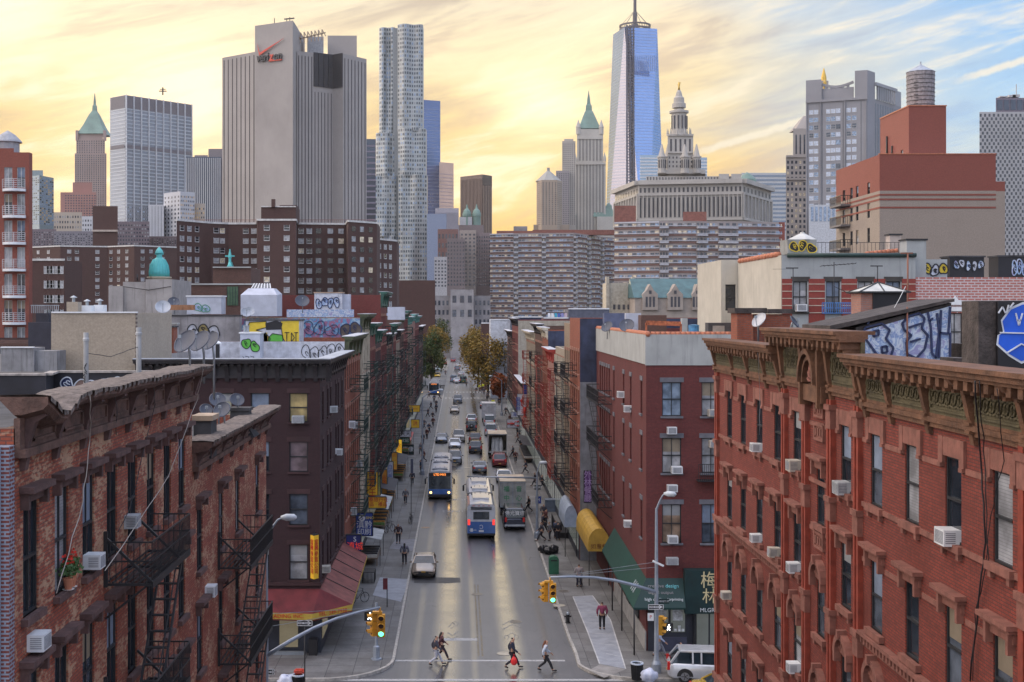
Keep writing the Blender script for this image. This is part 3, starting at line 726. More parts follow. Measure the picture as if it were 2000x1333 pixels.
def old_cornice(root,plane,a0,a1,zt,zb,out,sag=True):
 """wooden cornice, warped, with a ragged tin edge"""
 m=MB().use(CORN);N=40;top=[];
 for k in range(N+1):
  a=a0+(a1-a0)*k/N;s=0
  if sag:s=-.26*math.exp(-((a-a0-1.1)/.7)**2)+.10*math.exp(-((a-a0)/.5)**2)+.02*math.sin(a*1.7)
  s+=rnd.uniform(-.015,.015);top.append((a,s))
 for(a,s),(b,r) in zip(top,top[1:]):
  pr=[(-.35,0),(out,0),(out,-.14),(out-.1,-.24),(.14,-.34),(-.02,-.34)]
  A=[side_pt('E',plane,a,o,zt+z+s) for o,z in pr];Bq=[side_pt('E',plane,b,o,zt+z+r) for o,z in pr]
  for i in range(len(pr)-1):m.face([A[i],A[i+1],Bq[i+1],Bq[i]])
 m.face([side_pt('E',plane,top[0][0],o,zt+z+top[0][1]) for o,z in pr][::-1])
 sbox(m,'E',plane,a0,a1,-.02,.10,zb+.16,zt-.33);sbox(m,'E',plane,a0,a1,-.02,.20,zb,zb+.16)
 co=m.build('cornice',parent=root,fix=False)
 m=MB().use(mat('torn_roofing',(.15,.12,.105),.9,var=.6,scale=6,bump=.6))
 for(a,s),(b,r) in zip(top,top[1:]):
  e=rnd.uniform(.0,.05);A=[side_pt('E',plane,a,o,zt+z+s) for o,z in((-.3,.03),(out*.6,.05),(out+.03+e,.02),(out+.03+e,-.05-e))]
  Bq=[side_pt('E',plane,b,o,zt+z+r) for o,z in((-.3,.03),(out*.6,.05),(out+.03,.02),(out+.03,-.06))]
  for i in range(3):m.face([A[i],A[i+1],Bq[i+1],Bq[i]])
 m.build('torn_edge',parent=co,fix=False)
 n=int((a1-a0)/1.93);
 for k in range(n+1):
  b=a0+.35+(a1-a0-.7)*k/n;m=MB().use(DKST);w=.2
  prof=[(0,zb-.28),(.10,zb-.26),(.15,zb),(.16,zb+.25),(.3,zt-.42),(out-.12,zt-.30),(out-.15,zt-.2),(0,zt-.3)]
  m.prism([side_pt('E',plane,b-w/2,o,z) for o,z in prof],(0,1,0),w);m.build('bracket',parent=co,fix=False)
  if k<n:
   b2=b+(a1-a0-.7)/n;m=MB().use(CORN);q0,q1=b+.3,b2-.3;za,zb2=zb+.26,zt-.45
   for(c0,c1,d0,d1) in((q0,q1,za,za+.05),(q0,q1,zb2-.05,zb2),(q0,q0+.05,za,zb2),(q1-.05,q1,za,zb2)):sbox(m,'E',plane,c0,c1,.10,.15,d0,d1)
   m.build('frieze_panel',parent=co,fix=False)
old_cornice(root,XL,23.9,39.9,18.82,17.75,.62)
fire_escape(root,'E',XL,29.9,34.1,[14.15,10.75,7.4],1.12)
for(a,z,w,lab) in((24.8,20.5-6.55,.66,'white air conditioner in the nearest window at the left edge of the picture'),(28.65,20.5-5.75,.6,'white air conditioner in the third window from the left edge'),(31.9,20.5-5.4,.6,'white air conditioner above the near fire escape platform')):
 ac_unit('E',XL,a,z,lab,w,.45)
sl=MB().use(DKST)
pr=thing('flower_pot','terracotta pot of red geraniums on a window sill of the peeling brick tenement','flower pot',(XL+.10,26.85,20.5-5.84))
m=MB().use(mat('clay_pot',(.42,.16,.09),.8));m.lathe((0,0,0),[(.07,0),(.11,.2),(.12,.2),(.12,.24),(.10,.24),(.09,.18)],12);m.build('pot',parent=pr,local=True)
m=MB().use(mat('saucer',(.6,.58,.55),.5));m.lathe((0,0,-.012),[(.09,0),(.13,.02),(.02,.015)],12);m.build('saucer',parent=pr,local=True)
m=MB().use(mat('pot_leaves',(.05,.11,.03),.6));mr=MB().use(mat('red_petals',(.6,.03,.02),.6))
for k in range(130):
 v=Vector((rnd.gauss(0,.10),rnd.gauss(0,.12),.30+rnd.random()*.25));
 b=m if rnd.random()<.85 else mr
 if b is mr:v.z+=.15
 u=Vector((rnd.uniform(-1,1),rnd.uniform(-1,1),rnd.uniform(-1,1))).normalized()*.045;w_=u.cross(Vector((rnd.uniform(-1,1),1,rnd.uniform(-1,1)))).normalized()*.035
 b.face([v-u,v+w_,v+u,v-w_])
m.build('leaves',parent=pr,local=True,fix=False);mr.build('flowers',parent=pr,local=True,fix=False)
p2=dup(pr,(XL+.10,27.12,20.5-5.84),label='second clay pot of geraniums standing just beyond the first on the same sill');p2.scale=(.85,.85,1.15)
def WXL(px,py,X):Y=F*X/(px-CX);return(X,Y,ZP(py,Y))
cable([WXL(176,772,-7.62),WXL(175,860,-8.1),WXL(162,980,-8.1),WXL(110,1160,-8.1)],.012,mat('pale_wire',(.4,.36,.32),.6),label='pale wire dropping from the sagging cornice past the left windows')
cable([WXL(300,735,-7.62),WXL(302,790,-8.1),WXL(255,990,-8.1),WXL(230,1040,-8.1)],.010,label='black wire looping between the middle windows of the peeling tenement')
cable([WXL(398,722,-7.6),WXL(385,780,-7.9),WXL(330,930,-8.0),WXL(205,1115,-7.4)],.010,MATS['pale_wire'],label='long slanting wire running down to the near fire escape')
cable([WXL(226,758,-7.62),WXL(228,800,-8.05),WXL(227,850,-8.15)],.010,label='short black wire under the middle of the sagging cornice')
root=thing('brick_tenement','lower peeling brick tenement with satellite dishes on its roof, left side by the corner','building',(-12,47,0))
b2=[40.95,44.6,47.9,52.6]
r2=[(20.5-b,20.5-a) for a,b in((6.15,8.25),(9.5,11.5),(12.8,14.8),(16.2,19.4))]
masonry(root,-24,XL,39.76,55,0,16.05,LBR,{'E':dict(c=b2,w=.9,rows=r2,style='four',set='dark')},parapet=.4,roofm=TAR,depth=.14)
for c in b2:
 for j,(z0,z1) in enumerate(r2[:3]):hood_sill(root,XL,'E',c,z0,z1,DKST)
old_cornice(root,XL,39.8,55.1,16.42,15.5,.6,sag=False)
fire_escape(root,'E',XL,44.0,49.2,[11.7,8.4,5.2],1.12)
ac_unit('E',XL,42.0,11.6-.45,'grey window box air conditioner low on the dish topped tenement',.7,.5)
MAR=brick('maroon_brick',(.040,.015,.018),(.034,.013,.016),(.030,.012,.016),dirt=.3)
MST=mat('maroon_stone',(.045,.018,.020),.7,var=.3)
root=thing('corner_building','dark maroon painted brick corner building above the red awning','building',(-16,84,0))
XM=-8.3;YM=76.3
mrow=[(ZP(b,YM),ZP(a,YM)) for a,b in((768,825),(863,922),(965,1026),(1064,1133))]
mc=[XP(583,YM),XP(508,YM),XP(435,YM)]
glm={(0,0):mat('yellow_blind',(.45,.34,.16),.6,streak=.3),(1,0):glassm('blue_blind',(.20,.25,.33),blind=True),(0,1):glassm('cluttered_glass',(.16,.12,.13),.3),(0,2):G_MID,(0,3):G_BLIND}
glm[(0,0)]=glassm('yellow_glass',(.42,.32,.13),blind=True);glm[(2,0)]=glassm('yellow_glass2',(.34,.33,.24),blind=True)
ye=[77.9,80.8,82.6,86.2,87.8,90.6]
masonry(root,-19.3,XM,YM,92.6,0,16.9,MAR,{'S':dict(c=mc,w=1.1,rows=mrow,style='sash',glass=glm,lintel='flat',stone=MST),'E':dict(c=ye,w=.95,rows=mrow,style='sash',lintel='flat',stone=MST)},parapet=.5,roofm=SILVER)
def tin_cornice(root,sd,plane,a0,a1,zt,zb,out,m1,nb,m2=None):
 m=MB().use(m1);B=lambda*k:sbox(m,sd,plane,*k);h=zt-zb
 B(a0,a1,-.2,out,zt-.12,zt);B(a0,a1,0,out-.12,zt-.26,zt-.12);B(a0,a1,0,.14,zb,zb+.14);B(a0,a1,0,.08,zb+.14,zt-.26)
 n=max(2,int((a1-a0)/.4))
 for k in range(n):a=a0+(a1-a0)*(k+.3)/n;B(a,a+.16,.08,out-.25,zt-.40,zt-.26)
 for k in range(nb):
  b=a0+.2+(a1-a0-.4)*k/(nb-1)
  m.prism([side_pt(sd,plane,b-.12,o,z) for o,z in((0,zb-.2),(.12,zb-.2),(.2,zb+.3*h),(.35,zt-.4),(out-.1,zt-.25),(0,zt-.25))],{'W':(0,1,0),'E':(0,1,0),'S':(1,0,0)}[sd],.24)
 o=m.build('cornice',parent=root,fix=False)
 m=MB().use(m2 or SILVER);B2=sbox(m,sd,plane,a0,a1,-.22,out+.01,zt+.002,zt+.04);m.build('cornice_cap',parent=o)
 return o
TINB=mat('black_tin',(.022,.018,.022),.5,var=.4)
tin_cornice(root,'S',YM,-19.3,XM+.7,17.65,16.5,.75,TINB,16);tin_cornice(root,'E',XM,YM+.01,92.6,17.64,16.5,.72,TINB,11)
m=MB().use(MST)
for z in(4.15,):sbox(m,'S',YM,-19.3,XM+.1,0,.12,z,z+.2);sbox(m,'E',XM,YM,92.6,0,.10,z,z+.2)
m.build('belt_course',parent=root)
ac_unit('S',YM,mc[0],mrow[0][0]-.02,'white air conditioner in the yellow lit top window of the maroon building',.7,.42)
for(a,z,lab) in((82.6,ZP(800,82.6)-.2,'small air conditioner at the top of the maroon side wall'),(86.0,ZP(880,86)-.3,'small air conditioner halfway down the maroon side wall'),(77.9,4.6,'air conditioner just above the awning on the maroon corner')):
 ac_unit('E',XM,a,z,lab,.55,.4)
# ============ lettering and graffiti
def lettering(txt,p,side,size,mt,parent=None,ext=.01,align='CENTER',off=0.0,name='lettering',vertical=False,tilt=None,bold=False,shear=0,sx=1):
 """real raised letters standing on a surface"""
 cu=bpy.data.curves.new(name,'FONT');cu.body='\n'.join(txt) if vertical else txt
 cu.size=size;cu.extrude=ext;cu.offset=off;cu.align_x=align;cu.align_y='CENTER';cu.shear=shear;cu.resolution_u=3
 if vertical:cu.space_line=.95
 cu.materials.append(mt);o=bpy.data.objects.new(name,cu);C.objects.link(o)
 rz=SIDE[side][2] if isinstance(side,str) else side
 M=Matrix.Rotation(rz,4,'Z')@Matrix.Rotation(R(90) if tilt is None else tilt,4,'X')
 o.rotation_euler=M.to_euler();o.scale=(sx,1,1)
 o.location=Vector(p)-(world_loc(parent) if parent else Vector((0,0,0)))
 if parent:o.parent=parent
 return o
def spraym(name,cols,scale=1.2,seed=0.0):
 if name in MATS:return MATS[name]
 m,t,b=principled(name);p=pos(t)
 v=t.new('ShaderNodeVectorMath',operation='ADD');t.l.new(p,v.inputs[0]);v.inputs[1].default_value=(seed,seed*2,seed)
 n=t.noise(v.outputs[0],scale,4,.6,1.5)
 k=len(cols);c=t.ramp(n,[(.28+.44*i/k,col) for i,col in enumerate(cols)],'EASE')
 t.l.new(c,b.inputs['Base Color']);b.inputs['Roughness'].default_value=.75;MATS[name]=m;return m
SP_BLUE=spraym('blue_spray',[(.22,.35,.55),(.40,.52,.68),(.20,.28,.50),(.55,.62,.70),(.30,.30,.50)],2.2)
SP_VIO=spraym('violet_spray',[(.08,.14,.35),(.22,.16,.30),(.32,.12,.20),(.10,.25,.45),(.30,.40,.50)],1.2,4)
SP_WHITE=mat('dirty_white',(.48,.50,.56),.7,var=.3,scale=2,streak=.3)
INK=mat('black_spray',(.012,.012,.016),.6);INKB=mat('navy_spray',(.02,.03,.09),.6)
YEL=mat('yellow_spray',(.62,.45,.03),.6,var=.15);GRN=mat('green_spray',(.10,.42,.05),.6,var=.15);BLUE=mat('vivid_blue_spray',(.01,.10,.62),.55,var=.2);WSP=mat('white_spray',(.62,.66,.72),.6)
def blobloop(m,plane,sd,ca,cz,ra,rz_,w,seed,o=.012,fill=None,wob=.25):
 """fat sprayed outline, optionally filled"""
 r=random.Random(seed);k1,k2=r.uniform(0,6),r.uniform(0,6);pts=[]
 for i in range(25):
  t_=2*math.pi*i/24;q=1+wob*math.sin(2*t_+k1)+wob*.6*math.sin(3*t_+k2)
  pts.append((ca+ra*q*math.cos(t_),cz+rz_*q*math.sin(t_)))
 if fill:
  m.use(fill);m.poly([side_pt(sd,plane,a,o,z) for a,z in pts[:-1]],[tuple(range(24))])
 return pts
def graffiti(root,sd,plane,a0,a1,z0,z1,n,fills,line,seed,w=.05,name='graffiti'):
 m=MB();ln=MB().use(line);r=random.Random(seed);W_=a1-a0;H_=z1-z0
 for i in range(n):
  ca=a0+W_*(i+.5)/n+r.uniform(-.1,.1)*W_/n;cz=(z0+z1)/2+r.uniform(-.12,.12)*H_
  ra,rz_=W_/n*.50,H_*.36
  P_=blobloop(m,plane,sd,ca,cz,ra,rz_,w,seed+i,.010+.004*i,fills[i%len(fills)] if fills else None,.16)
  for p,q in zip(P_,P_[1:]):ln.bar(side_pt(sd,plane,p[0],.014+.004*i,p[1]),side_pt(sd,plane,q[0],.014+.004*i,q[1]),w,.006 if False else w)
  for k in range(2):
   x0=ca+r.uniform(-.3,.3)*ra;zz=cz+r.uniform(-.3,.3)*rz_;pp=None
   for s in range(7):
    t_=s*.9+r.uniform(0,.4);q=(x0+ra*.32*math.cos(t_),zz+rz_*.32*math.sin(t_*.8))
    if pp:ln.bar(side_pt(sd,plane,pp[0],.02+.004*i,pp[1]),side_pt(sd,plane,q[0],.02+.004*i,q[1]),w*.7)
    pp=q
 if m.v:
  g=m.build(name,parent=root,fix=False);ln.build('outline',parent=g,fix=False)
 else:g=ln.build(name,parent=root,fix=False)
 return g
# ============ right corner building
RCB=brick('corner_brick',(.15,.027,.024),(.115,.021,.019),(.09,.035,.035),dirt=.35)
GREYST=mat('grey_stucco',(.36,.37,.36),.85,var=.12,scale=.8,streak=.35)
LSTN=mat('grey_lintel',(.13,.13,.15),.8)
COP=mat('terracotta_coping',(.42,.15,.08),.7,var=.3,scale=5)
XC,YC=11.2,76.7
root=thing('corner_building','red brick corner building with grey stucco parapet and dark green awnings','building',(15,88,0))
crow=[(14.2,16.24),(10.8,12.9),(6.6,8.93)]
sc=[XP(1312,YC),XP(1389,YC),17.6]
cg={(0,0):glassm('bluish_glass',(.22,.28,.36),.1,blind=False),(1,0):G_BLIND,(0,1):G_CURT,(0,2):glassm('brown_board_glass',(.20,.14,.10),.3),(1,2):G_MID,(1,1):G_BLIND}
wy=[78.7,83.6,87.2,92.7,95.6,97.1,98.6,100.1,101.6]
masonry(root,XC,19.3,YC,104.4,0,19.1,RCB,{'S':dict(c=sc,w=1.15,rows=crow,style='four',glass=cg,lintel='flat',stone=LSTN),'W':dict(c=wy,w=.8,rows=crow,lintel='flat',stone=LSTN)},parapet=.9,roofm=SILVER)
m=MB().use(GREYST);m.box(XC-.06,19.3,YC-.06,YC-.003,17.25,19.1);m.box(XC-.06,XC-.003,YC-.003,104.4,17.3,19.1);m.build('stucco_band',parent=root)
m=MB().use(COP)
a=YC-.1
while a<104.4:m.tube([(XC+.1,a,19.12),(XC+.1,a+.28,19.13)],[.17,.19],6);a+=.3
a=XC+.3
while a<19.3:m.tube([(a,YC+.1,19.12),(a+.28,YC+.1,19.12)],[.17,.17],6);a+=.3
m.build('coping',parent=root,fix=False)
fe=fire_escape(root,'W',XC,94,102.5,[13.7,10.35,6.1],1.0,detail=0)
m=MB().use(BLACK)
m.box(15.0-.8,15.0+.8,YC-.7,YC,10.35,10.42)
for k in range(14):m.bar((14.2+k*.123,YC-.7,10.4),(14.2+k*.123,YC-.7,11.4),.025)
m.bar((14.2,YC-.7,11.4),(15.8,YC-.7,11.4),.04);m.bar((14.2,YC-.7,10.9),(15.8,YC-.7,10.9),.03)
m.build('window_guard',parent=root,fix=False)
for(sd,pl,a,z,w,lab) in(('S',YC,12.70,13.15,.55,'white box unit below the curtained top window of the corner brick building'),('S',YC,15.2,14.2,.62,'air conditioner in the upper window next to the ornate facade'),('S',YC,13.0,10.8,.62,'white air conditioner in the middle window of the corner brick front'),('S',YC,15.2,12.35,.5,'air conditioner high in the middle window above the iron guard'),('S',YC,12.75,6.65,.6,'air conditioner in the lowest window of the corner brick front'),('S',YC,12.72,5.35,.7,'dark grey air conditioner set in the wall over the corner awning'),('S',YC,12.72,9.7,.6,'dark through-wall air conditioner between the middle and lowest windows'),('W',XC,87.2,14.6,.65,'white air conditioner high on the long side of the corner brick building'),('W',XC,83.6,13.9,.5,'small air conditioner near the top corner on the street side'),('W',XC,83.6,6.4,.6,'white air conditioner low on the street side of the corner brick building')):
 ac_unit(sd,pl,a,z,lab,w,.42)
SHOP=mat('shop_dark',(.03,.035,.05),.5);GA=mat('green_awning',(.005,.032,.030),.6,var=.12,scale=.8)
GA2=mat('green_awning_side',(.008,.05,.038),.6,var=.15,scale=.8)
m=MB().use(SHOP);m.box(XC+.1,19.2,YC-.10,YC-.003,.15,4.3);m.use(mat('shop_blue_base',(.05,.055,.09),.6));m.box(XC+.6,13.6,YC-.2,YC-.1,.15,1.0);m.build('shopfront',parent=root)
SHOPGL=mat('lit_shop_glass',(.05,.06,.07),.1,emit=(.75,.8,.72),es=.10)
m=MB().use(SHOPGL);m.box(11.7,12.5,YC-.17,YC-.11,1.3,2.9);m.box(12.65,13.5,YC-.17,YC-.11,1.3,2.9);m.build('shop_window',parent=root)
m=MB().use(mat('bright_poster',(.55,.58,.6),.5,var=.5,scale=6))
for k in range(8):m.box(11.75+k*.22,11.91+k*.22,YC-.2,YC-.171,1.35,1.5+.2*(k%3==0))
for(x,z,w,h) in((12.75,2.0,.6,.8),(11.8,2.0,.55,.8)):m.box(x,x+w,YC-.2,YC-.171,z,z+h)
m.build('poster',parent=root)
m=MB().use(FRAME_D);m.box(14.0,14.12,YC-.3,YC-.1,.15,2.6);m.box(15.8,15.9,YC-.3,YC-.1,.15,2.6);m.box(14.12,15.8,YC-.3,YC-.1,2.45,2.6);m.use(SHOPGL);m.box(14.2,14.9,YC-.16,YC-.11,.4,2.4);m.box(15.0,15.75,YC-.16,YC-.11,.4,2.4);m.build('shop_door',parent=root)
m=MB().use(mat('pale_plinth',(.32,.31,.30),.7));m.box(XC-.08,XC-.003,YC-.05,92,.15,1.3);m.build('plinth',parent=root)
m=MB().use(BLACK);
for a in(79.5,83.5):m.box(XC-.12,XC-.003,a,a+1.6,1.4,3.4)
m.build('side_window',parent=root)
aw=thing('awning','dark green awning lettered creative design round the corner brick shop','awning',(12.5,76,3))
def awn(pts,m):m.poly(pts,[tuple(range(len(pts)))])
zt,zb=4.5,2.95
m=MB().use(GA)
awn([(XC,YC-.01,zt),(13.4,YC-.01,zt),(13.4,YC-1.0,zb),(XC-.9,YC-1.0,zb)],m);awn([(13.4,YC-.01,zt),(13.4,YC-1.0,zb),(13.4,YC-.01,zb)],m)
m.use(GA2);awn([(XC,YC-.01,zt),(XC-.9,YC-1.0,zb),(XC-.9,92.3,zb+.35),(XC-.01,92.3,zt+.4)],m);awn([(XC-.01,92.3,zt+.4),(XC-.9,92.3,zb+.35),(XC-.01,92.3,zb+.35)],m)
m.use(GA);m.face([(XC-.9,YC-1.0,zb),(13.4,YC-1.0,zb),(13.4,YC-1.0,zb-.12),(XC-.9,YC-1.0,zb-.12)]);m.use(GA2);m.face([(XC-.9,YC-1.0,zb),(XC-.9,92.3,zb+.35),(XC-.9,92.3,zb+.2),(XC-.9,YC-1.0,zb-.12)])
m.build('canopy',parent=aw,fix=False)
WL=mat('pale_letters',(.55,.6,.62),.6);TLE=mat('teal_letters',(.15,.5,.55),.6)
tl=math.atan2(zt-zb,1.0)
def on_awn(txt,x,f,sz,mt,sx=1):lettering(txt,(x,YC-1.02+f*1.0,zb+.02+f*(zt-zb)),'S',sz,mt,aw,.008,'LEFT',tilt=tl,sx=sx)
on_awn('creative',11.25,.72,.30,mat('dim_letters',(.25,.25,.26),.6));on_awn('design',12.3,.72,.32,TLE)
on_awn('digital output',11.25,.50,.28,MATS['dim_letters']);on_awn('high quality',11.0,.27,.26,WL);on_awn('colorprinting',12.15,.27,.24,WL,.9)
m=MB().use(WL)
for k in range(3):a0_=77.6+k*.5;m.bar((XC-.93+.25,a0_,zb+.5),(XC-.35,a0_,zb+1.05),.05);
m.build('stripe_mark',parent=aw,fix=False)
m=MB().use(BLACK)
for q in((XC-.85,YC-.95),(XC-.85,81.5),(XC-.8,87)):m.tube([(q[0],q[1],.15),(q[0],q[1],zb)],.05,6)
m.build('awning_post',parent=aw,fix=False)
sg=thing('shop_sign','big dark green shop sign with two gold characters by the ornate facade','sign',(16.2,76,3))
m=MB().use(mat('sign_green',(.004,.026,.028),.6));m.box(13.42,16.8,YC-.62,YC-.01,2.5,5.1);m.build('sign_board',parent=sg)
GOLD=mat('gold_letters',(.60,.52,.30),.5)
lettering('梅',(14.85,YC-.64,4.45),'S',1.05,GOLD,sg,.01);lettering('林',(14.9,YC-.64,3.5),'S',.95,GOLD,sg,.01);lettering('MLGRAPHICS',(14.3,YC-.64,2.72),'S',.34,WL,sg,.01,'LEFT')
def barrel(label,y0,y1,x0,x1,zb,zt,mt,txt=None):
 r=thing('awning',label,'awning',((x0+x1)/2,y0,zb));m=MB().use(mt);N=10;c=(x0+x1)/2;hw=(x1-x0)/2
 arcp=[(c-hw*math.cos(math.pi*k/N),zb+.55+(zt-zb-.55)*math.sin(math.pi*k/N)) for k in range(N+1)];full=[(x0,zb)]+arcp+[(x1,zb)]
 for(a,b) in zip(full,full[1:]):m.face([(a[0],y0,a[1]),(b[0],y0,b[1]),(b[0],y1,b[1]),(a[0],y1,a[1])])
 m.poly([(a,y0,z) for a,z in full],[tuple(range(len(full)))]);m.poly([(a,y1,z) for a,z in full],[tuple(range(len(full)))])
 m.build('canopy',parent=r,fix=False)
 if txt:lettering(txt,(c,y0-.02,zb+.35),'S',.42,mat('brown_letters',(.20,.08,.02),.6),r,.01)
 m=MB().use(BLACK);
 for q in(x0+.08,x1-.08):m.tube([(q,y0+.1,.15),(q,y0+.1,zb)],.035,6)
 m.build('awning_post',parent=r,fix=False)
barrel('yellow barrel awning with brown characters over the right sidewalk',94.8,104.5,9.55,11.15,2.7,4.4,mat('yellow_canvas',(.46,.28,.04),.6,var=.2,streak=.3),'如意餐')
barrel('pale blue and maroon barrel awning just behind the yellow one',106,112,8.7,9.8,2.6,4.4,mat('pale_blue_canvas',(.30,.36,.45),.6,var=.2))
# ============ the tenement rows along the street
BR={'orange':brick('orange_brick',(.33,.085,.040),(.26,.065,.032),(.18,.10,.08)),'red':brick('row_red_brick',(.21,.035,.028),(.16,.03,.024),(.12,.06,.06)),'cream':brick('cream_brick',(.42,.35,.26),(.36,.30,.23),(.3,.26,.22)),'brown':brick('brown_brick',(.13,.06,.045),(.10,.05,.04),(.09,.06,.05)),'pink':brick('pink_brick',(.40,.19,.14),(.32,.15,.12),(.28,.2,.18)),'dark':brick('dark_row_brick',(.07,.03,.03),(.055,.026,.026),(.05,.03,.03)),'tan':brick('tan_brick',(.34,.24,.16),(.28,.2,.14),(.24,.2,.16))}
OLV=mat('olive_tin',(.06,.07,.035),.6,var=.4);GRT=mat('green_tin',(.035,.11,.085),.55,var=.4);RDT=mat('red_tin',(.35,.04,.03),.6,var=.3);CRM=mat('cream_stone',(.48,.43,.34),.8,var=.25);TEALT=mat('verdigris_tin',(.12,.30,.27),.6,var=.3)
GFE=mat('green_iron',(.015,.04,.035),.5);RFE=mat('red_iron',(.22,.035,.025),.55);
def row_building(sd,X,y0,y1,h,wallk,cornm,fem,label,depth=14,st=None,trim=None,fe=True,blindS=None,cap=True,base='shop',ch=1.0):
 x0,x1=(X-depth,X) if sd=='E' else(X,X+depth)
 root=thing('tenement',label,'building',((x0+x1)/2,(y0+y1)/2,0),group='tenements along the street')
 nb=max(2,round((y1-y0)/1.9));cs=[y0+(y1-y0)*(k+.5)/nb for k in range(nb)]
 fl=3.15;nf=int((h-4.2)/fl);rows=[(4.6+k*fl+(h-4.2-nf*fl)*.4,4.6+k*fl+1.85+(h-4.2-nf*fl)*.4) for k in range(nf)]
 wm=BR[wallk]
 masonry(root,x0,x1,y0,y1-.02,0,h,wm,{sd:dict(c=cs,w=.9,rows=rows,lintel='flat',stone=st or STONE,set='mix',sill=True)},parapet=.6,roofm=rnd.choice([SILVER,TAR,SILVER]),depth=.15)
 if blindS:
  m=MB().use(blindS[0]);m.box(x0,x1-.003 if sd=='E' else x1,y0-.04,y0-.003,blindS[1],h-.01);m.build('party_wall',parent=root)
 if cap:tin_cornice(root,sd,X,y0+.02,y1-.04,h+.35,h-.75*ch,.75,cornm,max(3,int((y1-y0)/2.4)),mat('pale_cap',(.45,.46,.5),.6))
 if trim:
  m=MB().use(trim)
  for k in range(nb+1):a=y0+(y1-y0)*k/nb;sbox(m,sd,X,max(y0,a-.22),min(y1-.05,a+.22),0,.14,4.3,h-.8)
  for z0,z1 in rows:sbox(m,sd,X,y0,y1-.05,0,.12,z0-.42,z0-.2)
  m.build('pilaster_trim',parent=root,fix=False)
 if fe:
  cy=(y0+y1)/2;wd_=min(4.6,(y1-y0)*.62);fire_escape(root,sd,X,cy-wd_/2,cy+wd_/2,[r[0]-.25 for r in rows],1.05,fem,detail=0)
 m=MB().use(SHOP);sbox(m,sd,X,y0+.2,y1-.25,.003,.08,.15,3.5);m.build('shopfront',parent=root)
 m=MB().use(SHOPGL);n=max(2,int((y1-y0)/2.5))
 for k in range(n):a=y0+.4+(y1-y0-.8)*k/n;sbox(m,sd,X,a,a+(y1-y0-.8)/n-.4,.081,.11,.9,2.9)
 m.build('shop_window',parent=root)
 return root,rows,cs
LR=[(92.65,107,18.3,'orange',OLV,GFE,'orange brick tenement with heavy olive cornice, first beyond the maroon corner building',dict(blindS=(SP_WHITE,16.6),ch=1.6)),(107,117,19.9,'cream',OLV,GFE,'cream pilastered tenement with olive cornice, second beyond the maroon corner',dict(trim=CRM,blindS=(SP_VIO,17.5),ch=1.3)),(117,126.5,19.0,'red',GRT,BLACK,'deep red tenement with black fire escape, third on the left sidewalk row',{}),(126.5,135,18.2,'dark',GRT,GFE,'narrow dark brick tenement, fourth on the left sidewalk row',{}),(135,146,22.2,'red',GRT,GFE,'tall red brick tenement with flared green cornice, fifth on the left row',dict(ch=1.5,depth=26)),(146,156,17.5,'brown',TINB,GFE,'low brown tenement in the gap behind the tall green corniced one, left row',{}),(156,168,18.6,'red',GRT,BLACK,'red tenement with shallow green cornice, seventh on the left row',{}),(168,178,17.6,'cream',TINB,GFE,'pale tenement with black cornice, eighth on the left row',{}),(178,191,19.8,'brown',OLV,BLACK,'brown brick tenement with olive cornice, ninth on the left row',{}),(191,206,20.2,'red',GRT,GFE,'red brick tenement with graffiti covered roof wall, tenth on the left row',dict(blindS=(SP_BLUE,18.6))),(206,222,19.2,'tan',TEALT,GFE,'tan tenement with green blue cornice, eleventh on the left row',{}),(222,240,19.6,'pink',TEALT,BLACK,'pinkish tenement twelfth up the left row',{}),(240,262,19.2,'red',TEALT,GFE,'dull red tenement thirteenth up the left row',{}),(262,292,17.0,'brown',TINB,GFE,'last brown tenement before the trees on the left side',{})]
for a in LR:row_building('E',XL,*a[:7],**a[7])
XW=9.85
SLATE=mat('slate_blue_render',(.035,.045,.085),.8,var=.5,scale=.8,streak=.5);GREYR=mat('grey_render',(.20,.21,.23),.85,var=.25,streak=.5);CRR=mat('cream_render',(.36,.33,.27),.85,var=.2,streak=.4)
RR=[(104.5,114,19.9,'orange',CRM,BLACK,'orange brick tenement with slate blue side wall, first beyond the corner brick building',dict(blindS=(SLATE,14.7),cap=False,trim=None)),(114,120,19.4,'tan',CRM,BLACK,'narrow tan tenement with plain parapet, second on the right sidewalk row',dict(cap=False)),(120,131,16.9,'cream',CRM,RFE,'white pilastered tenement with red fire escape, third on the right row',dict(trim=CRM,cap=False)),(131,142,16.2,'pink',RDT,RFE,'low pinkish tenement with bright red cornice, fourth on the right row',dict(ch=1.3)),(142,151.5,18.3,'orange',CRM,RFE,'tenement with yellow banded top and navy side wall, fifth on the right row',dict(blindS=(SLATE,14),trim=None)),(151.5,166,18.6,'brown',TINB,BLACK,'brown brick tenement with black fire escape, sixth on the right row',{}),(166,188,17.4,'cream',CRM,RFE,'cream tenement with red balconies behind the lobster sign, seventh on the right row',{}),(188,214,9.5,'pink',TINB,BLACK,'two storey low building with patched roof on the right row',dict(fe=False)),(214,238,18.9,'red',TINB,BLACK,'dark red tenement with broad cream blank side wall, ninth on the right row',dict(blindS=(CRR,9))),(238,262,16.4,'brown',TINB,BLACK,'last brown tenement before the autumn tree on the right',{})]
for a in RR:row_building('W',XW,*a[:7],**a[7])
m=MB().use(GREYR);m.box(9.86,20,104.44,104.475,0,14.7);q=[o for o in C.objects if o.get('label','').startswith('orange brick tenement with slate')][0];m.build('party_wall',parent=q)
for(a,z,lab) in((96.5,11.7,'white air conditioner on the orange tenement beyond the maroon corner, upper'),(99.2,11.4,'second white air conditioner on the orange tenement, a bay further'),(103.5,7.9,'lower white air conditioner on the orange tenement'),(98,4.9,'lowest white air conditioner on the orange tenement, above the shop')):ac_unit('E',XL,a,z,lab,.7,.5)
SIGNS=[]
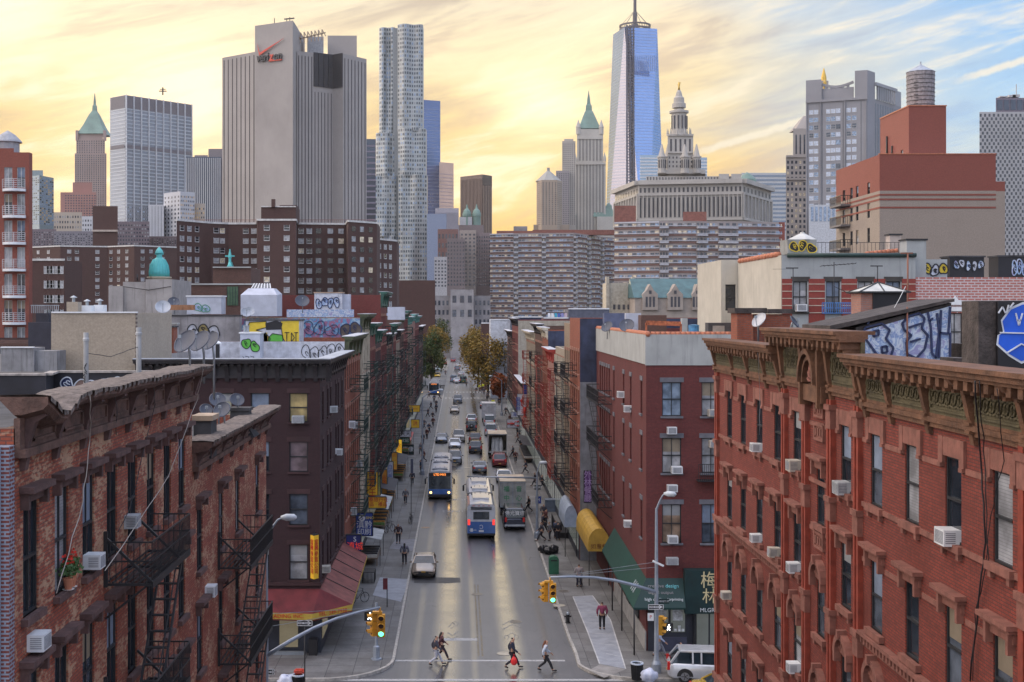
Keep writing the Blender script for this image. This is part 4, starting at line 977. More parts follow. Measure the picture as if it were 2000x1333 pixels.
def blade(label,px0,px1,py0,py1,sd,mt,txt,tm,vertical=True,frame=None,out=None,size=None,th=.25,two=None,glow=0):
 """projecting sign: a flat board facing down the street, hung off the wall on a bracket"""
 X=XL if sd=='E' else XW
 pc=(px0+px1)/2;
 inner=px0 if sd=='E' else px1
 o_in=.25
 Xi=X+o_in if sd=='E' else X-o_in;Y=F*Xi/(inner-CX)
 x0,x1=XP(px0,Y),XP(px1,Y);z1,z0=ZP(py0,Y),ZP(py1,Y)
 r=thing('shop_sign',label,'sign',((x0+x1)/2,Y,z0));m=MB().use(mt);m.box(x0,x1,Y,Y+th,z0,z1);b=m.build('sign_board',parent=r)
 m=MB().use(frame or BLACK)
 for(a,b_,c,d) in((x0-.03,x0+.03,z0,z1),(x1-.03,x1+.03,z0,z1),(x0,x1,z0-.03,z0+.03),(x0,x1,z1-.03,z1+.03)):m.box(a,b_,Y-.03,Y+th+.03,c,d)
 for z in(z0+(z1-z0)*.2,z0+(z1-z0)*.8):m.bar((X,Y+th/2,z),(x0 if sd=='E' else x1,Y+th/2,z),.05)
 m.build('sign_frame',parent=r,fix=False)
 w,h=x1-x0,z1-z0
 if txt:
  n=len(txt)
  if vertical:
   s=min(w*.85,h/n*.95) if not size else size
   lettering(txt,((x0+x1)/2,Y-.035,(z0+z1)/2),'S',s,tm,r,.01,vertical=True)
  else:
   s=size or min(h*.6,w/max(1,n)*1.3);lettering(txt,((x0+x1)/2,Y-.035,(z0+z1)/2),'S',s,tm,r,.01)
 return r
def cm(name,c,es=0):return mat(name,c,.5,var=.08,emit=c if es else None,es=es)
SY=cm('sign_yellow',(.85,.50,.03));SYL=cm('sign_yellow_lit',(.85,.50,.03),.5);SO=cm('sign_orange',(.75,.33,.04));SB=cm('sign_blue',(.02,.05,.26));SW=cm('sign_white',(.60,.62,.68));SG=cm('sign_green',(.02,.20,.10));SG2=cm('sign_dark_green',(.015,.10,.05));SR=cm('sign_red',(.42,.03,.03));SP=cm('sign_purple',(.10,.03,.15))
LRD=cm('red_letter',(.5,.03,.02));LW=cm('white_letter',(.7,.72,.75));LY=cm('yellow_letter',(.8,.6,.08));LB=cm('blue_letter',(.04,.10,.4));LG=cm('green_letter',(.03,.3,.12))
s_=blade('tall yellow sign with red characters on the maroon corner wall',604,620,1047,1132,'S' if 0 else 'E',SY,'',LRD) if 0 else None
Y_=75.5;r_=thing('shop_sign','tall yellow two sided sign with red characters on the maroon corner','sign',(XP(612,Y_),Y_,5))
z1_,z0_=ZP(1047,Y_),ZP(1132,Y_);x0_,x1_=XP(605,Y_),XP(621,Y_)
m=MB().use(SY);m.prism([(x0_,Y_+.35,z0_),((x0_+x1_)/2,Y_,z0_),(x1_,Y_+.35,z0_),((x0_+x1_)/2,Y_+.7,z0_)],(0,0,1),z1_-z0_);m.build('sign_board',parent=r_)
m=MB().use(BLACK);m.prism([(x0_,Y_+.35,z1_),((x0_+x1_)/2,Y_,z1_),(x1_,Y_+.35,z1_),((x0_+x1_)/2,Y_+.7,z1_)],(0,0,1),.05);m.bar((x0_+.2,Y_+.3,z1_),(x0_+.2,Y_+.8,z1_+.1),.05);m.build('sign_frame',parent=r_,fix=False)
ang=math.atan2(.35,(x1_-x0_)/2)
lettering('富興參茸公司',((x0_+x1_)/2+(x1_-x0_)/4+.01,Y_+.175-.02,(z0_+z1_)/2),ang,.36,LRD,r_,.008,vertical=True)
lettering('富興參茸公司',((x0_+x1_)/2-(x1_-x0_)/4-.01,Y_+.175-.02,(z0_+z1_)/2),-ang,.36,LRD,r_,.008,vertical=True)
blade('royal blue sign with white characters hung over the left sidewalk',695,728,1002,1047,'E',SB,'',LW)
r=[o for o in C.objects if o.get('label','').startswith('royal blue')][0];Y=r.location.y-.035
lettering('滇黔',(r.location.x,Y,ZP(1026,Y)),'S',.62,LW,r,.01);lettering('印刷',(r.location.x,Y,ZP(1040,Y)),'S',.55,LW,r,.01)
m=MB().use(LW);c=Vector((XP(707,Y),Y,ZP(1012,Y)))
m.prism([c+Vector((.26*math.cos(2*math.pi*k/16),.0,.26*math.sin(2*math.pi*k/16))) for k in range(16)],(0,-1,0),.02);m.build('emblem',parent=r);lettering('S',(c.x,Y-.03,c.z),'S',.45,SB,r,.01);lettering('SINO',(c.x+.62,Y,c.z),'S',.28,LY,r,.01)
blade('rounded blue sign with red characters under the royal blue sign',676,705,1045,1078,'E',cm('deep_blue',(.02,.03,.16)),'',LRD)
r=[o for o in C.objects if o.get('label','').startswith('rounded blue')][0];Y=r.location.y-.035
lettering('滇城',(XP(693,Y),Y,ZP(1068,Y)),'S',.6,cm('red_lit',(.75,.06,.04),.3),r,.01);lettering('S',(XP(693,Y),Y,ZP(1054,Y)),'S',.5,LW,r,.01)
blade('yellow sign with red characters and a framed edge beside the left fire escapes',717,738,922,968,'E',SY,'美麗巴士',LRD,size=.62)
blade('pale yellow strip sign next to the framed yellow one',734,743,922,968,'E',cm('pale_yellow',(.55,.45,.15)),'紐約巴士',LG,size=.4)
blade('wide yellow sign with red writing over the left sidewalk stalls',715,754,971,993,'E',SY,'',LRD,False)
r=[o for o in C.objects if o.get('label','').startswith('wide yellow')][0];Y=r.location.y-.035
lettering('豐泰旅行社',(r.location.x,Y,ZP(977,Y)),'S',.42,LRD,r,.01);lettering('禮品 · 禮品',(r.location.x,Y,ZP(986,Y)),'S',.40,LRD,r,.01)
blade('white and blue sign with dark characters beyond the yellow signs',756,768,902,951,'E',SW,'白的華商',LB,size=.55)
blade('ochre strip sign behind the white and blue one',746,756,918,965,'E',SO,'五金行',LRD,size=.45)
blade('glowing yellow orange sign high over the left sidewalk',774,785,859,891,'E',SYL,'金利',LRD,size=.6)
blade('orange strip sign below the glowing one',765,776,884,918,'E',SO,'中華',LY,size=.5)
blade('green sign with white characters over the left sidewalk',786,808,869,888,'E',SG,'惠康',LW,False,size=.8)
blade('small dark green sign above the green one',782,800,855,867,'E',SG2,'文記',LW,False,size=.5)
blade('dark red sign with pale characters below the green one',784,809,894,910,'E',SR,'福州樓',LW,False,size=.55)
blade('white sign with black characters far along the left sidewalk',781,803,841,854,'E',SW,'天天',INK,False,size=.7)
blade('amber yellow sign high up far on the left row',798,820,792,805,'E',SY,'~~~',LRD,False,size=.6)
blade('small yellow sign below the amber one',803,819,820,836,'E',SY,'洪',LRD,False,size=.8)
blade('white sign with blue band beside the amber sign',820,834,802,812,'E',SW,'海鮮',LB,False,size=.5)
blade('purple vertical sign with pale characters on the right row',1141,1155,920,982,'W',SP,'外林餐廳',cm('lilac_letter',(.35,.25,.45)),size=.6)
def lobster(m,cx,Y,cz,s):
 P=lambda x,z:(cx+x*s,Y,cz+z*s)
 m.tube([P(0,-.5),P(0,-.2),P(0,.1)],[s*.05,s*.09,s*.10],8);m.tube([P(0,-.5),P(-.10,-.62)],s*.05,5);m.tube([P(0,-.5),P(.10,-.62)],s*.05,5)
 for q in(-1,1):
  m.tube([P(q*.05,.08),P(q*.22,.2),P(q*.2,.4)],[s*.03,s*.04,s*.03],5);m.tube([P(q*.2,.38),P(q*.26,.52),P(q*.16,.66)],[s*.05,s*.09,s*.02],6);m.tube([P(q*.17,.4),P(q*.10,.55)],[s*.04,s*.02],5)
  for k in range(3):m.tube([P(q*.07,-.05-k*.1),P(q*.25,-.1-k*.12)],s*.018,4)
r=blade('white vertical sign with a red lobster on the right row',1010,1029,770,812,'W',SW,'',LB);Y=r.location.y
m=MB().use(LRD);lobster(m,r.location.x+.4,Y-.08,ZP(798,Y),2.1);m.build('lobster_emblem',parent=r,fix=False);lettering('龍海鮮',(XP(1012,Y),Y-.04,ZP(790,Y)),'S',.7,LB,r,.01,vertical=True)
r=blade('white sign with a red lobster lying sideways, below the vertical lobster sign',990,1015,819,836,'W',SW,'',LB);Y=r.location.y
m=MB().use(LRD);lobster(m,0,0,0,1.5);m.v=[(r.location.x+v[2],Y-.08+v[1],ZP(828,Y)+v[0]) for v in m.v];m.build('lobster_emblem',parent=r,fix=False)
blade('plain white and blue sign beside the lobster signs',998,1012,805,816,'W',SW,'海',LB,False,size=.7)
blade('dark blue vertical sign above the lobster sign',1021,1030,752,770,'W',SB,'',LW)
# ============ skyline
def C2(px,Y):return Vector((XP(px,Y),Y))
def poly_tower(root,pts,z0,z1,mt,name='wall',parent=None):
 m=MB().use(mt);k=len(pts)
 m.poly([(p[0],p[1],z0) for p in pts]+[(p[0],p[1],z1) for p in pts],[tuple(range(k,2*k))]+[(i,(i+1)%k,k+(i+1)%k,k+i) for i in range(k)])
 return m.build(name,parent=root)
def back(pts,d=40):
 """close a visible front line (left to right) with a back edge"""
 k=1 if pts[0][1]>400 else 0
 return list(pts)+[Vector((p[0]*(1+k*d/p[1]),p[1]+d)) for p in(pts[-1],pts[0])]
def wins(root,a,b,z0,z1,nc,nr,fw=.5,fh=.55,mats=None,w=None,off=.12,indiv=0,name='windows',sd=1,jitter=0,cols=None,skipf=0,th=.0):
 """grid of window panes on the wall from a to b (plan points, left to right)"""
 mats=mats or[(G_DARK,3),(G_MID,2),(G_BLIND,1)]
 a=Vector(a);b=Vector(b);u=(b-a);L=u.length;u.normalize();n=Vector((u.y,-u.x))
 rr=random.Random(int(L*100+z1*7));ml=[x for x,_ in mats];wl=[x for _,x in mats];m=MB();cells=[]
 cs=cols or[(i+.5)/nc for i in range(nc)]
 cw=L/max(1,nc)*fw if w is None else w
 for c in cs:
  for j in range(nr):
   if skipf and rr.random()<skipf:continue
   zc=z0+(z1-z0)*(j+.5)/nr;hh=(z1-z0)/nr*fh/2;cells.append((c*L,zc,cw/2,hh,rr.choices(ml,wl)[0]))
 if indiv and len(cells)>indiv:one,cells=cells[:indiv],cells[indiv:]
 elif indiv:one,cells=cells,[]
 else:one=[]
 for(c,zc,hw,hh,mt) in cells:
  m.use(mt);p=a+u*c+n*off
  m.face([(p.x-u.x*hw,p.y-u.y*hw,zc-hh),(p.x+u.x*hw,p.y+u.y*hw,zc-hh),(p.x+u.x*hw,p.y+u.y*hw,zc+hh),(p.x-u.x*hw,p.y-u.y*hw,zc+hh)])
 if m.v:tag(m.build(name,parent=root,fix=False),kind='stuff' if len(cells)>3 else None)
 cache={}
 for(c,zc,hw,hh,mt) in one:
  k=mt.name
  if k not in cache:
   q=MB().use(mt);q.box(-hw+.08,hw-.08,-.05,.02,-hh+.08,hh-.08);q.use(FRAME_W)
   q.box(-hw,-hw+.08,-.10,.05,-hh,hh);q.box(hw-.08,hw,-.10,.05,-hh,hh);q.box(-hw,hw,-.12,.05,-hh-.1,-hh+.08);q.box(-hw,hw,-.10,.05,-.04,.04)
   cache[k],_=q.mesh('window',center=False)
  o=bpy.data.objects.new('window',cache[k]);C.objects.link(o);o.parent=root;p=a+u*c
  o.location=Vector((p.x,p.y,zc))-world_loc(root);o.rotation_euler=(0,0,math.atan2(u.y,u.x))
def stripes(root,a,b,z0,z1,n,fw,mt,off=.15,name='window_strips',cols=None,th=.3):
 a=Vector(a);b=Vector(b);u=(b-a);L=u.length;u.normalize();nn=Vector((u.y,-u.x));m=MB().use(mt)
 for i in range(n):
  c=(cols[i] if cols else(i+.5)/n)*L;hw=L/n*fw/2 if not isinstance(fw,str) else.5
  p=a+u*(c-hw);q=a+u*(c+hw)
  m.prism([(p.x,p.y,z0),(q.x,q.y,z0),(q.x+nn.x*off,q.y+nn.y*off,z0),(p.x+nn.x*off,p.y+nn.y*off,z0)],(0,0,1),z1-z0)
 return m.build(name,parent=root,fix=False)
def bands(root,a,b,zl,h,mt,off=.2,name='floor_bands'):
 a=Vector(a);b=Vector(b);u=(b-a).normalized();nn=Vector((u.y,-u.x));m=MB().use(mt)
 for z in zl:m.prism([(a.x,a.y,z),(b.x,b.y,z),(b.x+nn.x*off,b.y+nn.y*off,z),(a.x+nn.x*off,a.y+nn.y*off,z)],(0,0,1),h)
 return m.build(name,parent=root,fix=False)
def bld(name,label,px,Y,cat='building',group=None):return thing(name,label,cat,(XP(px,Y),Y,0),group=group)
LIME=mat('limestone',(.40,.37,.33),.8,var=.12,scale=.05,streak=.2);LIME2=mat('pale_granite',(.42,.42,.43),.8,var=.12,scale=.05)
BRP=brick('project_brick',(.085,.040,.034),(.070,.033,.029),(.075,.042,.038),dirt=.15,bw=.6,bh=.25,ms=.03)
LIT=glassm('lit_window',(.55,.47,.34),.2);DKG=glassm('blue_black_glass',(.03,.04,.06),.1);SKYG=glassm('sky_glass',(.22,.30,.42),.12);WARMG=glassm('warm_glass',(.55,.38,.20),.15)
CURTAIN=mat('curtain_wall',(.16,.22,.34),.12,.6,var=.25,scale=.02);CURT_D=mat('dark_curtain_wall',(.07,.09,.13),.15,.5,var=.25,scale=.02)
Y=134;r=bld('balcony_tower','red brick apartment tower with curved white balconies at the left edge',20,Y)
xr=XP(57,Y);xl=-90;TB=brick('tower_brick',(.30,.075,.05),(.26,.065,.045),(.2,.09,.07),dirt=.15)
rowsz=[ZP(370+52*k,Y) for k in range(8)]
poly_tower(r,[(xl,Y+1.0),(xr,Y+1.0),(xr*1.22,Y+30),(xl,Y+30)],0,ZP(300,Y),TB,'rear_wall')
masonry(r,xl,xr,Y,Y+1.0,0,ZP(298,Y),TB,{'S':dict(c=[XP(16,Y),XP(41,Y)],w=.85,rows=[(z+.15,z+2.3) for z in rowsz],style='slide',frame=FRAME_W,set='mix',depth=.2)},parapet=.8)
poly_tower(r,[(xl,Y-.003),(XP(27,Y),Y-.003),(XP(27,Y)*1.15,Y+20),(xl,Y+20)],ZP(302,Y),ZP(290,Y),TB,'stair_head')
m=MB().use(mat('turret_grey',(.34,.35,.38),.7,streak=.3));m.lathe((XP(2,Y),Y+2,ZP(300,Y)),[(1.2,0),(1.2,1.4),(1.5,1.4),(1.4,1.6),(.8,2.2),(.0,2.7)],16);m.build('turret',parent=r)
for z in rowsz:
 m=MB().use(WHITE);xa,xb=XP(7,Y),XP(51,Y);n=10
 arc_=[(xa+(xb-xa)*k/n,Y-.35-.75*math.sin(math.pi*k/n)) for k in range(n+1)]
 m.prism([(x,y,z-.25) for x,y in[(xa,Y-.003)]+arc_+[(xb,Y-.003)]],(0,0,1),.28);s=m.build('balcony_slab',parent=r)
 m=MB().use(mat('rail_white',(.5,.5,.52),.4))
 for hh in(.2,.4,.6,.8,1.0):
  for p,q in zip(arc_,arc_[1:]):m.bar((*p,z+hh),(*q,z+hh),.05)
 for p in arc_[::2]:m.bar((*p,z),(*p,z+1.0),.05)
 m.build('railing',parent=s,fix=False)
Y=900;r=bld('glass_tower','pale blue green glass tower far left beyond the brick projects',80,Y)
F_=[C2(57,Y),C2(77,Y-8),C2(105,Y+10)];poly_tower(r,back(F_),0,ZP(345,Y),mat('teal_curtain',(.22,.28,.30),.3,.3));poly_tower(r,back([C2(57,Y),C2(84,Y)]),0,ZP(333,Y),MATS['teal_curtain'],'upper_block')
wins(r,F_[0],F_[1],ZP(440,Y),ZP(348,Y),5,22,.6,.6,[(DKG,2),(SKYG,2)]);wins(r,F_[1],F_[2],ZP(440,Y),ZP(348,Y),7,22,.7,.6,[(SKYG,3),(WARMG,1),(DKG,1)])
Y=1500;r=bld('pyramid_tower','slender stone skyscraper with a green copper pyramid and spire',176,Y)
PK=mat('rose_limestone',(.34,.26,.24),.8,var=.15,scale=.04)
def cbox(root,px0,px1,Y,z0,z1,d,mt,name='wall',dy=0):return poly_tower(root,back([C2(px0,Y+dy),C2(px1,Y+dy)],d),z0,z1,mt,name)
cbox(r,146,208,Y,0,ZP(300,Y),36,PK);cbox(r,149,205,Y,ZP(300,Y),ZP(272,Y),33,PK,'upper_wall',1);cbox(r,153,201,Y,ZP(272,Y),ZP(260,Y),28,PK,'crown',3)
wins(r,C2(146,Y),C2(208,Y),ZP(440,Y),ZP(302,Y),14,34,.45,.6,[(DKG,3),(G_MID,2)]);wins(r,C2(149,Y+1),C2(205,Y+1),ZP(300,Y),ZP(274,Y),12,6,.45,.6,[(DKG,3),(G_MID,2)])
COPPER=mat('verdigris',(.17,.27,.235),.6,var=.25,scale=.06,streak=.3)
m=MB().use(COPPER);c=(XP(177,Y),Y+17,ZP(261,Y));k_=.6
m.lathe(c,[(23,0),(15,11),(7.5,24),(4.2,28),(3.4,29),(3,35),(1.8,36),(1.5,41),(.3,50)],4,rot=R(45));m.build('copper_roof',parent=r)
m=MB().use(PK)
for px in(150,204):m.prism([(XP(px,Y)+a,Y+b,ZP(275,Y)) for a,b in((-1.5,0),(1.5,0),(1.5,3),(-1.5,3))],(0,0,1),12)
m.build('corner_pinnacle',parent=r)
r=bld('rose_building','pinkish stepped brick building below the green pyramid tower',150,1200);Y=1200
RO=mat('rose_brick_far',(.33,.17,.15),.85,var=.15,scale=.04)
cbox(r,118,188,Y,0,ZP(376,Y),30,RO);cbox(r,142,180,Y,ZP(376,Y),ZP(356,Y),25,RO,'upper_wall',3);wins(r,C2(126,Y),C2(188,Y),ZP(440,Y),ZP(380,Y),12,12,.5,.5,[(DKG,2),(G_MID,1)])
zt=240.0;A_,B_,D_=C2(215,1318),C2(245,1300),C2(375,1362)
r=bld('slab_tower','broad glass and aluminium slab skyscraper with vertical white mullions',300,1320)
SLAB=mat('slab_spandrel',(.19,.22,.27),.25,.45,var=.3,scale=.02)
poly_tower(r,back([A_,B_,D_],45),0,zt,SLAB);Yt=1300;top=zt-14.5
rowz=[top-3.7*k for k in range(36)]
bands(r,B_,D_,[z for z in rowz],1.2,mat('slab_light',(.36,.40,.44),.4,.2),.25);bands(r,A_,B_,[z for z in rowz],1.3,MATS['slab_light'],.25,'side_bands')
stripes(r,B_,D_,top+.5,zt-.4,9,.86,mat('louvre_grey',(.14,.13,.15),.6),.2,'louvre_panels');stripes(r,A_,B_,top+.5,zt-.4,1,.9,MATS['louvre_grey'],.2,'louvre_panels')
stripes(r,B_,D_,186,190,9,.86,MATS['louvre_grey'],.5,'mechanical_floor');stripes(r,A_,B_,186,190,1,.9,MATS['louvre_grey'],.5,'mechanical_floor')
stripes(r,B_,D_,0,zt+.5,10,.10,mat('mullion_white',(.55,.57,.60),.5),1.4,'mullions',cols=[k/9*.985+.0075 for k in range(10)])
wins(r,B_,D_,10,128,36,32,.8,.30,[(DKG,6),(SKYG,1)],off=.3)
m=MB().use(BLACK);P0=W(318,186,1340);m.bar(P0,P0+Vector((0,0,8)),1.2);m.bar(P0+Vector((-4,0,4)),P0+Vector((4,0,4)),1);m.bar(P0+Vector((-3,0,6)),P0+Vector((3,0,6)),.8);m.build('roof_antenna',parent=r)
Y=1000;r=bld('striped_tower','grey tower with thin white vertical stripes left of the windowless slab',396,Y)
cbox(r,363,432,Y,0,ZP(307,Y),30,CURT_D);stripes(r,C2(363,Y),C2(432,Y),0,ZP(309,Y),17,.42,LIME2,.6,'piers');cbox(r,407,434,Y+10,0,ZP(288,Y),20,mat('dark_stone',(.20,.18,.19),.7),'rear_block')
cbox(r,380,406,Y,ZP(307,Y),ZP(302,Y),10,MATS['dark_stone'],'roof_plant',5)
Y=800;r=bld('white_building','white stepped apartment block in front of the glass slab tower',340,Y);WB=mat('white_brick_far',(.48,.49,.52),.8,var=.1,scale=.05);TN=mat('tan_far',(.42,.36,.30),.8,var=.1,scale=.05)
A_,B_,D_=C2(320,Y+14),C2(352,Y),C2(380,Y+8);poly_tower(r,back([A_,B_,D_],25),0,ZP(374,Y),WB)
m=wins(r,A_,B_,ZP(470,Y),ZP(380,Y),5,11,.35,.5,[(DKG,1)]);wins(r,B_,D_,ZP(470,Y),ZP(380,Y),8,11,.5,.45,[(G_MID,1),(WARMG,1)])
cbox(r,380,400,Y+12,0,ZP(398,Y+12),20,TN,'side_wing');wins(r,C2(380,Y+12),C2(400,Y+12),ZP(470,Y),ZP(401,Y),5,8,.5,.45,[(WARMG,1),(DKG,1)])
cbox(r,290,320,Y+5,0,ZP(399,Y),20,WB,'lower_wing');stripes(r,C2(294,Y+5),C2(318,Y+5),20,ZP(402,Y),4,.1,G_MID,.15)
for i,(a,b,yt,Y,mt,lab) in enumerate(((105,160,415,1000,TN,'beige building with arched top floor below the rose block'),(60,110,448,620,mat('mauve_block',(.16,.13,.15),.8),'low dark mauve block with dotted windows at far left'),(105,182,452,600,mat('grey_block',(.20,.19,.22),.8),'grey low block with sloping skylights on its roof'),(228,292,433,610,MATS['mauve_block'],'mauve block with louvred roof beside the scaffolded shaft'),(290,345,462,640,mat('dim_block',(.15,.12,.13),.8),'dim low block under the white apartment block'),(160,185,423,780,WB,'small white building between the beige one and the scaffolded shaft'))):
 r=bld('far_block',lab,(a+b)/2,Y);cbox(r,a,b,Y,0,ZP(yt,Y),25,mt);wins(r,C2(a,Y),C2(b,Y),ZP(480,Y),ZP(yt+4,Y),max(4,(b-a)//5),6,.5,.45,[(DKG,2),(G_BLIND,1)])
Y=560;r=bld('brick_shaft','dark brown brick shaft rising behind the left brick projects',205,Y);cbox(r,181,230,Y,0,ZP(403,Y),12,BRP);bands(r,C2(181,Y),C2(230,Y),[ZP(453,Y)],.8,mat('pale_beam',(.45,.38,.33),.7),.8,'ledge')
def project(label,line,yt,Yref,cols_by_seg,nfl,flz,lab_roof=None,bandm=None,litw=1,base=0):
 r=bld('housing_block',label,(line[0][0]+line[-1][0])/2,Yref);zt=ZP(yt,Yref);pts=[C2(a,b) for a,b in line]
 poly_tower(r,back(pts,14),0,zt,BRP);tot=0
 m=MB().use(mat('roof_edge_white',(.55,.54,.52),.7))
 for p,q in zip(pts,pts[1:]):m.bar((p.x,p.y,zt+.15),(q.x,q.y,zt+.15),.5,.5)
 m.build('roof_edge',parent=r,fix=False)
 for(p,q,(a,_),(b,_2)),cl in zip([(pts[i],pts[i+1],line[i],line[i+1]) for i in range(len(pts)-1)],cols_by_seg):
  if not cl:continue
  cc=[(c-a)/(b-a) for c in cl]
  k=min(len(cl)*nfl,max(0,100-tot));tot+=k
  wins(r,p,q,zt-.5-flz*nfl,zt-.5,1,nfl,w=1.5 if flz>2 else 1,fh=.52,cols=cc,indiv=k,mats=[(G_BLIND,3),(LIT,litw*.8),(G_CURT,1),(G_DARK,3)])
 return r,zt
r,zt=project('wide dark brown brick housing block with white roof edge, in front of the windowless skyscraper',[(345,336),(412,347),(446,350),(502,350),(503,336),(578,336),(580,350),(676,352),(680,340),(736,348)],433,340,[[355,369,384],[422,434],[480,496],[],[521,560],[],[588,604,622,645,666],[],[690,706,723]],9,2.72)
cbox(r,510,578,340,zt,ZP(403,340),8,BRP,'roof_house',3);cbox(r,546,578,340,ZP(403,340),ZP(398,340),5,BRP,'chimney',5)
m=MB().use(MATS['roof_edge_white']);a,b=C2(510,342.8),C2(578,342.8);m.bar((a.x,a.y,ZP(403,340)+.1),(b.x,b.y,ZP(403,340)+.1),.3,.3);m.build('roof_edge',parent=r)
cbox(r,530,537,342,ZP(404,340),ZP(388,340),1,BRP,'flue')
m=MB().use(mat('rusty_rail',(.25,.10,.08),.7))
for a,b in((350,500),(580,730)):
 p,q=C2(a,352),C2(b,352)
 m.bar((p.x,p.y,zt+1.3),(q.x,q.y,zt+1.3),.08)
 for k in range(40):z=p.lerp(q,k/39);m.bar((z.x,z.y,zt),(z.x,z.y,zt+1.3),.06)
m.build('roof_railing',parent=r,fix=False)
project('narrow lower wing of brown brick housing right of the wide block',[(736,362),(775,372)],468,362,[[741,752,762]],7,2.72)
project('long reddish brown housing block behind the turquoise dome',[(60,505),(118,495),(210,500),(262,492),(345,505)],483,500,[[75,95],[135,150,190],[217,232,248],[278,294,318]],11,2.72,litw=.3)
project('low brown brick block with rows of triple windows at far left',[(57,300),(126,300)],509,300,[[92,97,102,112,118]],6,3.4,litw=.1)
r=bld('telephone_tower','huge pale windowless skyscraper with a red check mark sign at its top',570,595)
PC=mat('precast_concrete',(.35,.325,.31),.85,var=.10,scale=.06,streak=.12);PCD=mat('dark_slot',(.06,.055,.06),.6)
A_,B_=C2(434,606),C2(498,592);poly_tower(r,back([A_,B_],50),0,140.4,PC,'left_wing')
stripes(r,A_,B_,5,139,8,.17,PCD,.12,'window_strips',cols=[.06,.19,.32,.45,.58,.71,.84,.97][:8])
D_,E_=C2(498,588),C2(572,577);E2=C2(580,590);poly_tower(r,[D_,E_,E2,E2+Vector((0,30)),D_+Vector((0,30))],0,151.5,PC,'core_shaft')
F1,F2,F3,F4,F5=C2(580,588),C2(612,592),C2(650,598),C2(670,594),C2(716,607)
poly_tower(r,back([F1,F2,F3,F4,F5],40),0,140.0,PC,'right_wing')
stripes(r,F1,F2,5,138,5,.22,PCD,.12);stripes(r,F2,F3,5,122,6,.17,PCD,.12);stripes(r,F4,F5,5,138,7,.17,PCD,.12)
stripes(r,F2,F3,124.5,140.2,4,.9,mat('plant_louvre',(.03,.03,.035),.6),.5,'louvre_panels');stripes(r,F3,F4,124.5,140.2,1,.95,MATS['plant_louvre'],.5,'louvre_panels')
cbox(r,640,697,615,140,ZP(70,615),20,PC,'penthouse');cbox(r,600,632,605,140,ZP(72,605),10,mat('plant_grey',(.3,.32,.35),.6),'plant_room')
m=MB().use(mat('truss',(.35,.27,.2),.6))
for k in range(8):a=W(580+k*7,86-1.0*k,598);m.bar(a,a+Vector((0,0,5)),.5);m.bar(a+Vector((0,0,5)),a+Vector((1.7,0,2)),.4)
a,b=W(580,78,598),W(636,64,598);m.bar(a,b,.5);m.build('roof_truss',parent=r,fix=False)
m=MB().use(PCD)
for px,y0,y1 in((536,46,36),(560,42,36),(566,42,34)):a=W(px,y0,585);m.bar(a,(a.x,a.y,ZP(y1,585)),.3)
a,b=W(555,38,585),W(575,36,585);m.bar(a,b,.5);m.build('roof_mast',parent=r,fix=False)
u=(E_-D_).normalized();nn=Vector((u.y,-u.x));ang=math.atan2(u.y,u.x)
def onD(px,py,o=.6):Yy=D_.y+(E_.y-D_.y)*(px-498)/(572-498);p=W(px,py,Yy);return Vector((p.x+nn.x*o,p.y+nn.y*o,p.z))
RLOGO=mat('logo_red',(.62,.08,.05),.5,var=.05);KLOGO=mat('logo_black',(.05,.05,.055),.5)
m=MB().use(RLOGO);a,b,c=onD(504,86),onD(509,107),onD(556,76);d=onD(503,83)
m.poly([a,onD(508,110),c,onD(509,104)]+[v+Vector((0,-.5,0)) for v in(a,onD(508,110),c,onD(509,104))],[(0,1,3),(1,2,3),(4,5,7),(5,6,7),(0,1,5,4),(1,2,6,5),(2,3,7,6),(3,0,4,7)]);m.build('check_mark',parent=r,fix=False)
for tx,p0,mt in(('veri',514.5,KLOGO),('z',531,RLOGO),('on',544,KLOGO)):
 lettering(tx,onD(p0,112-(p0-528)*.12),ang,5.6,mt,r,.3,off=.12,shear=.15,sx=.80)
m=MB().use(RLOGO);m.bar(onD(527,120),onD(552,117),.4,.6);m.build('logo_underline',parent=r)
r=bld('dark_slim_tower','slim dark blue banded tower between the windowless and the rippled skyscraper',722,900);cbox(r,712,734,900,0,ZP(272,900),25,CURT_D);bands(r,C2(712,900),C2(734,900),[20+4*k for k in range(30)],1.2,mat('slate_band',(.16,.15,.2),.6),.3)
r=bld('rippled_tower','tall rippled stainless steel skyscraper with wavy bays, centre left',782,1000);Y=1000
STL=mat('rippled_steel',(.36,.39,.40),.38,.35,var=.15,scale=.05);STW=[(glassm('steel_tower_glass',(.06,.08,.10),.15),6),(SKYG,2),(G_BLIND,1)]
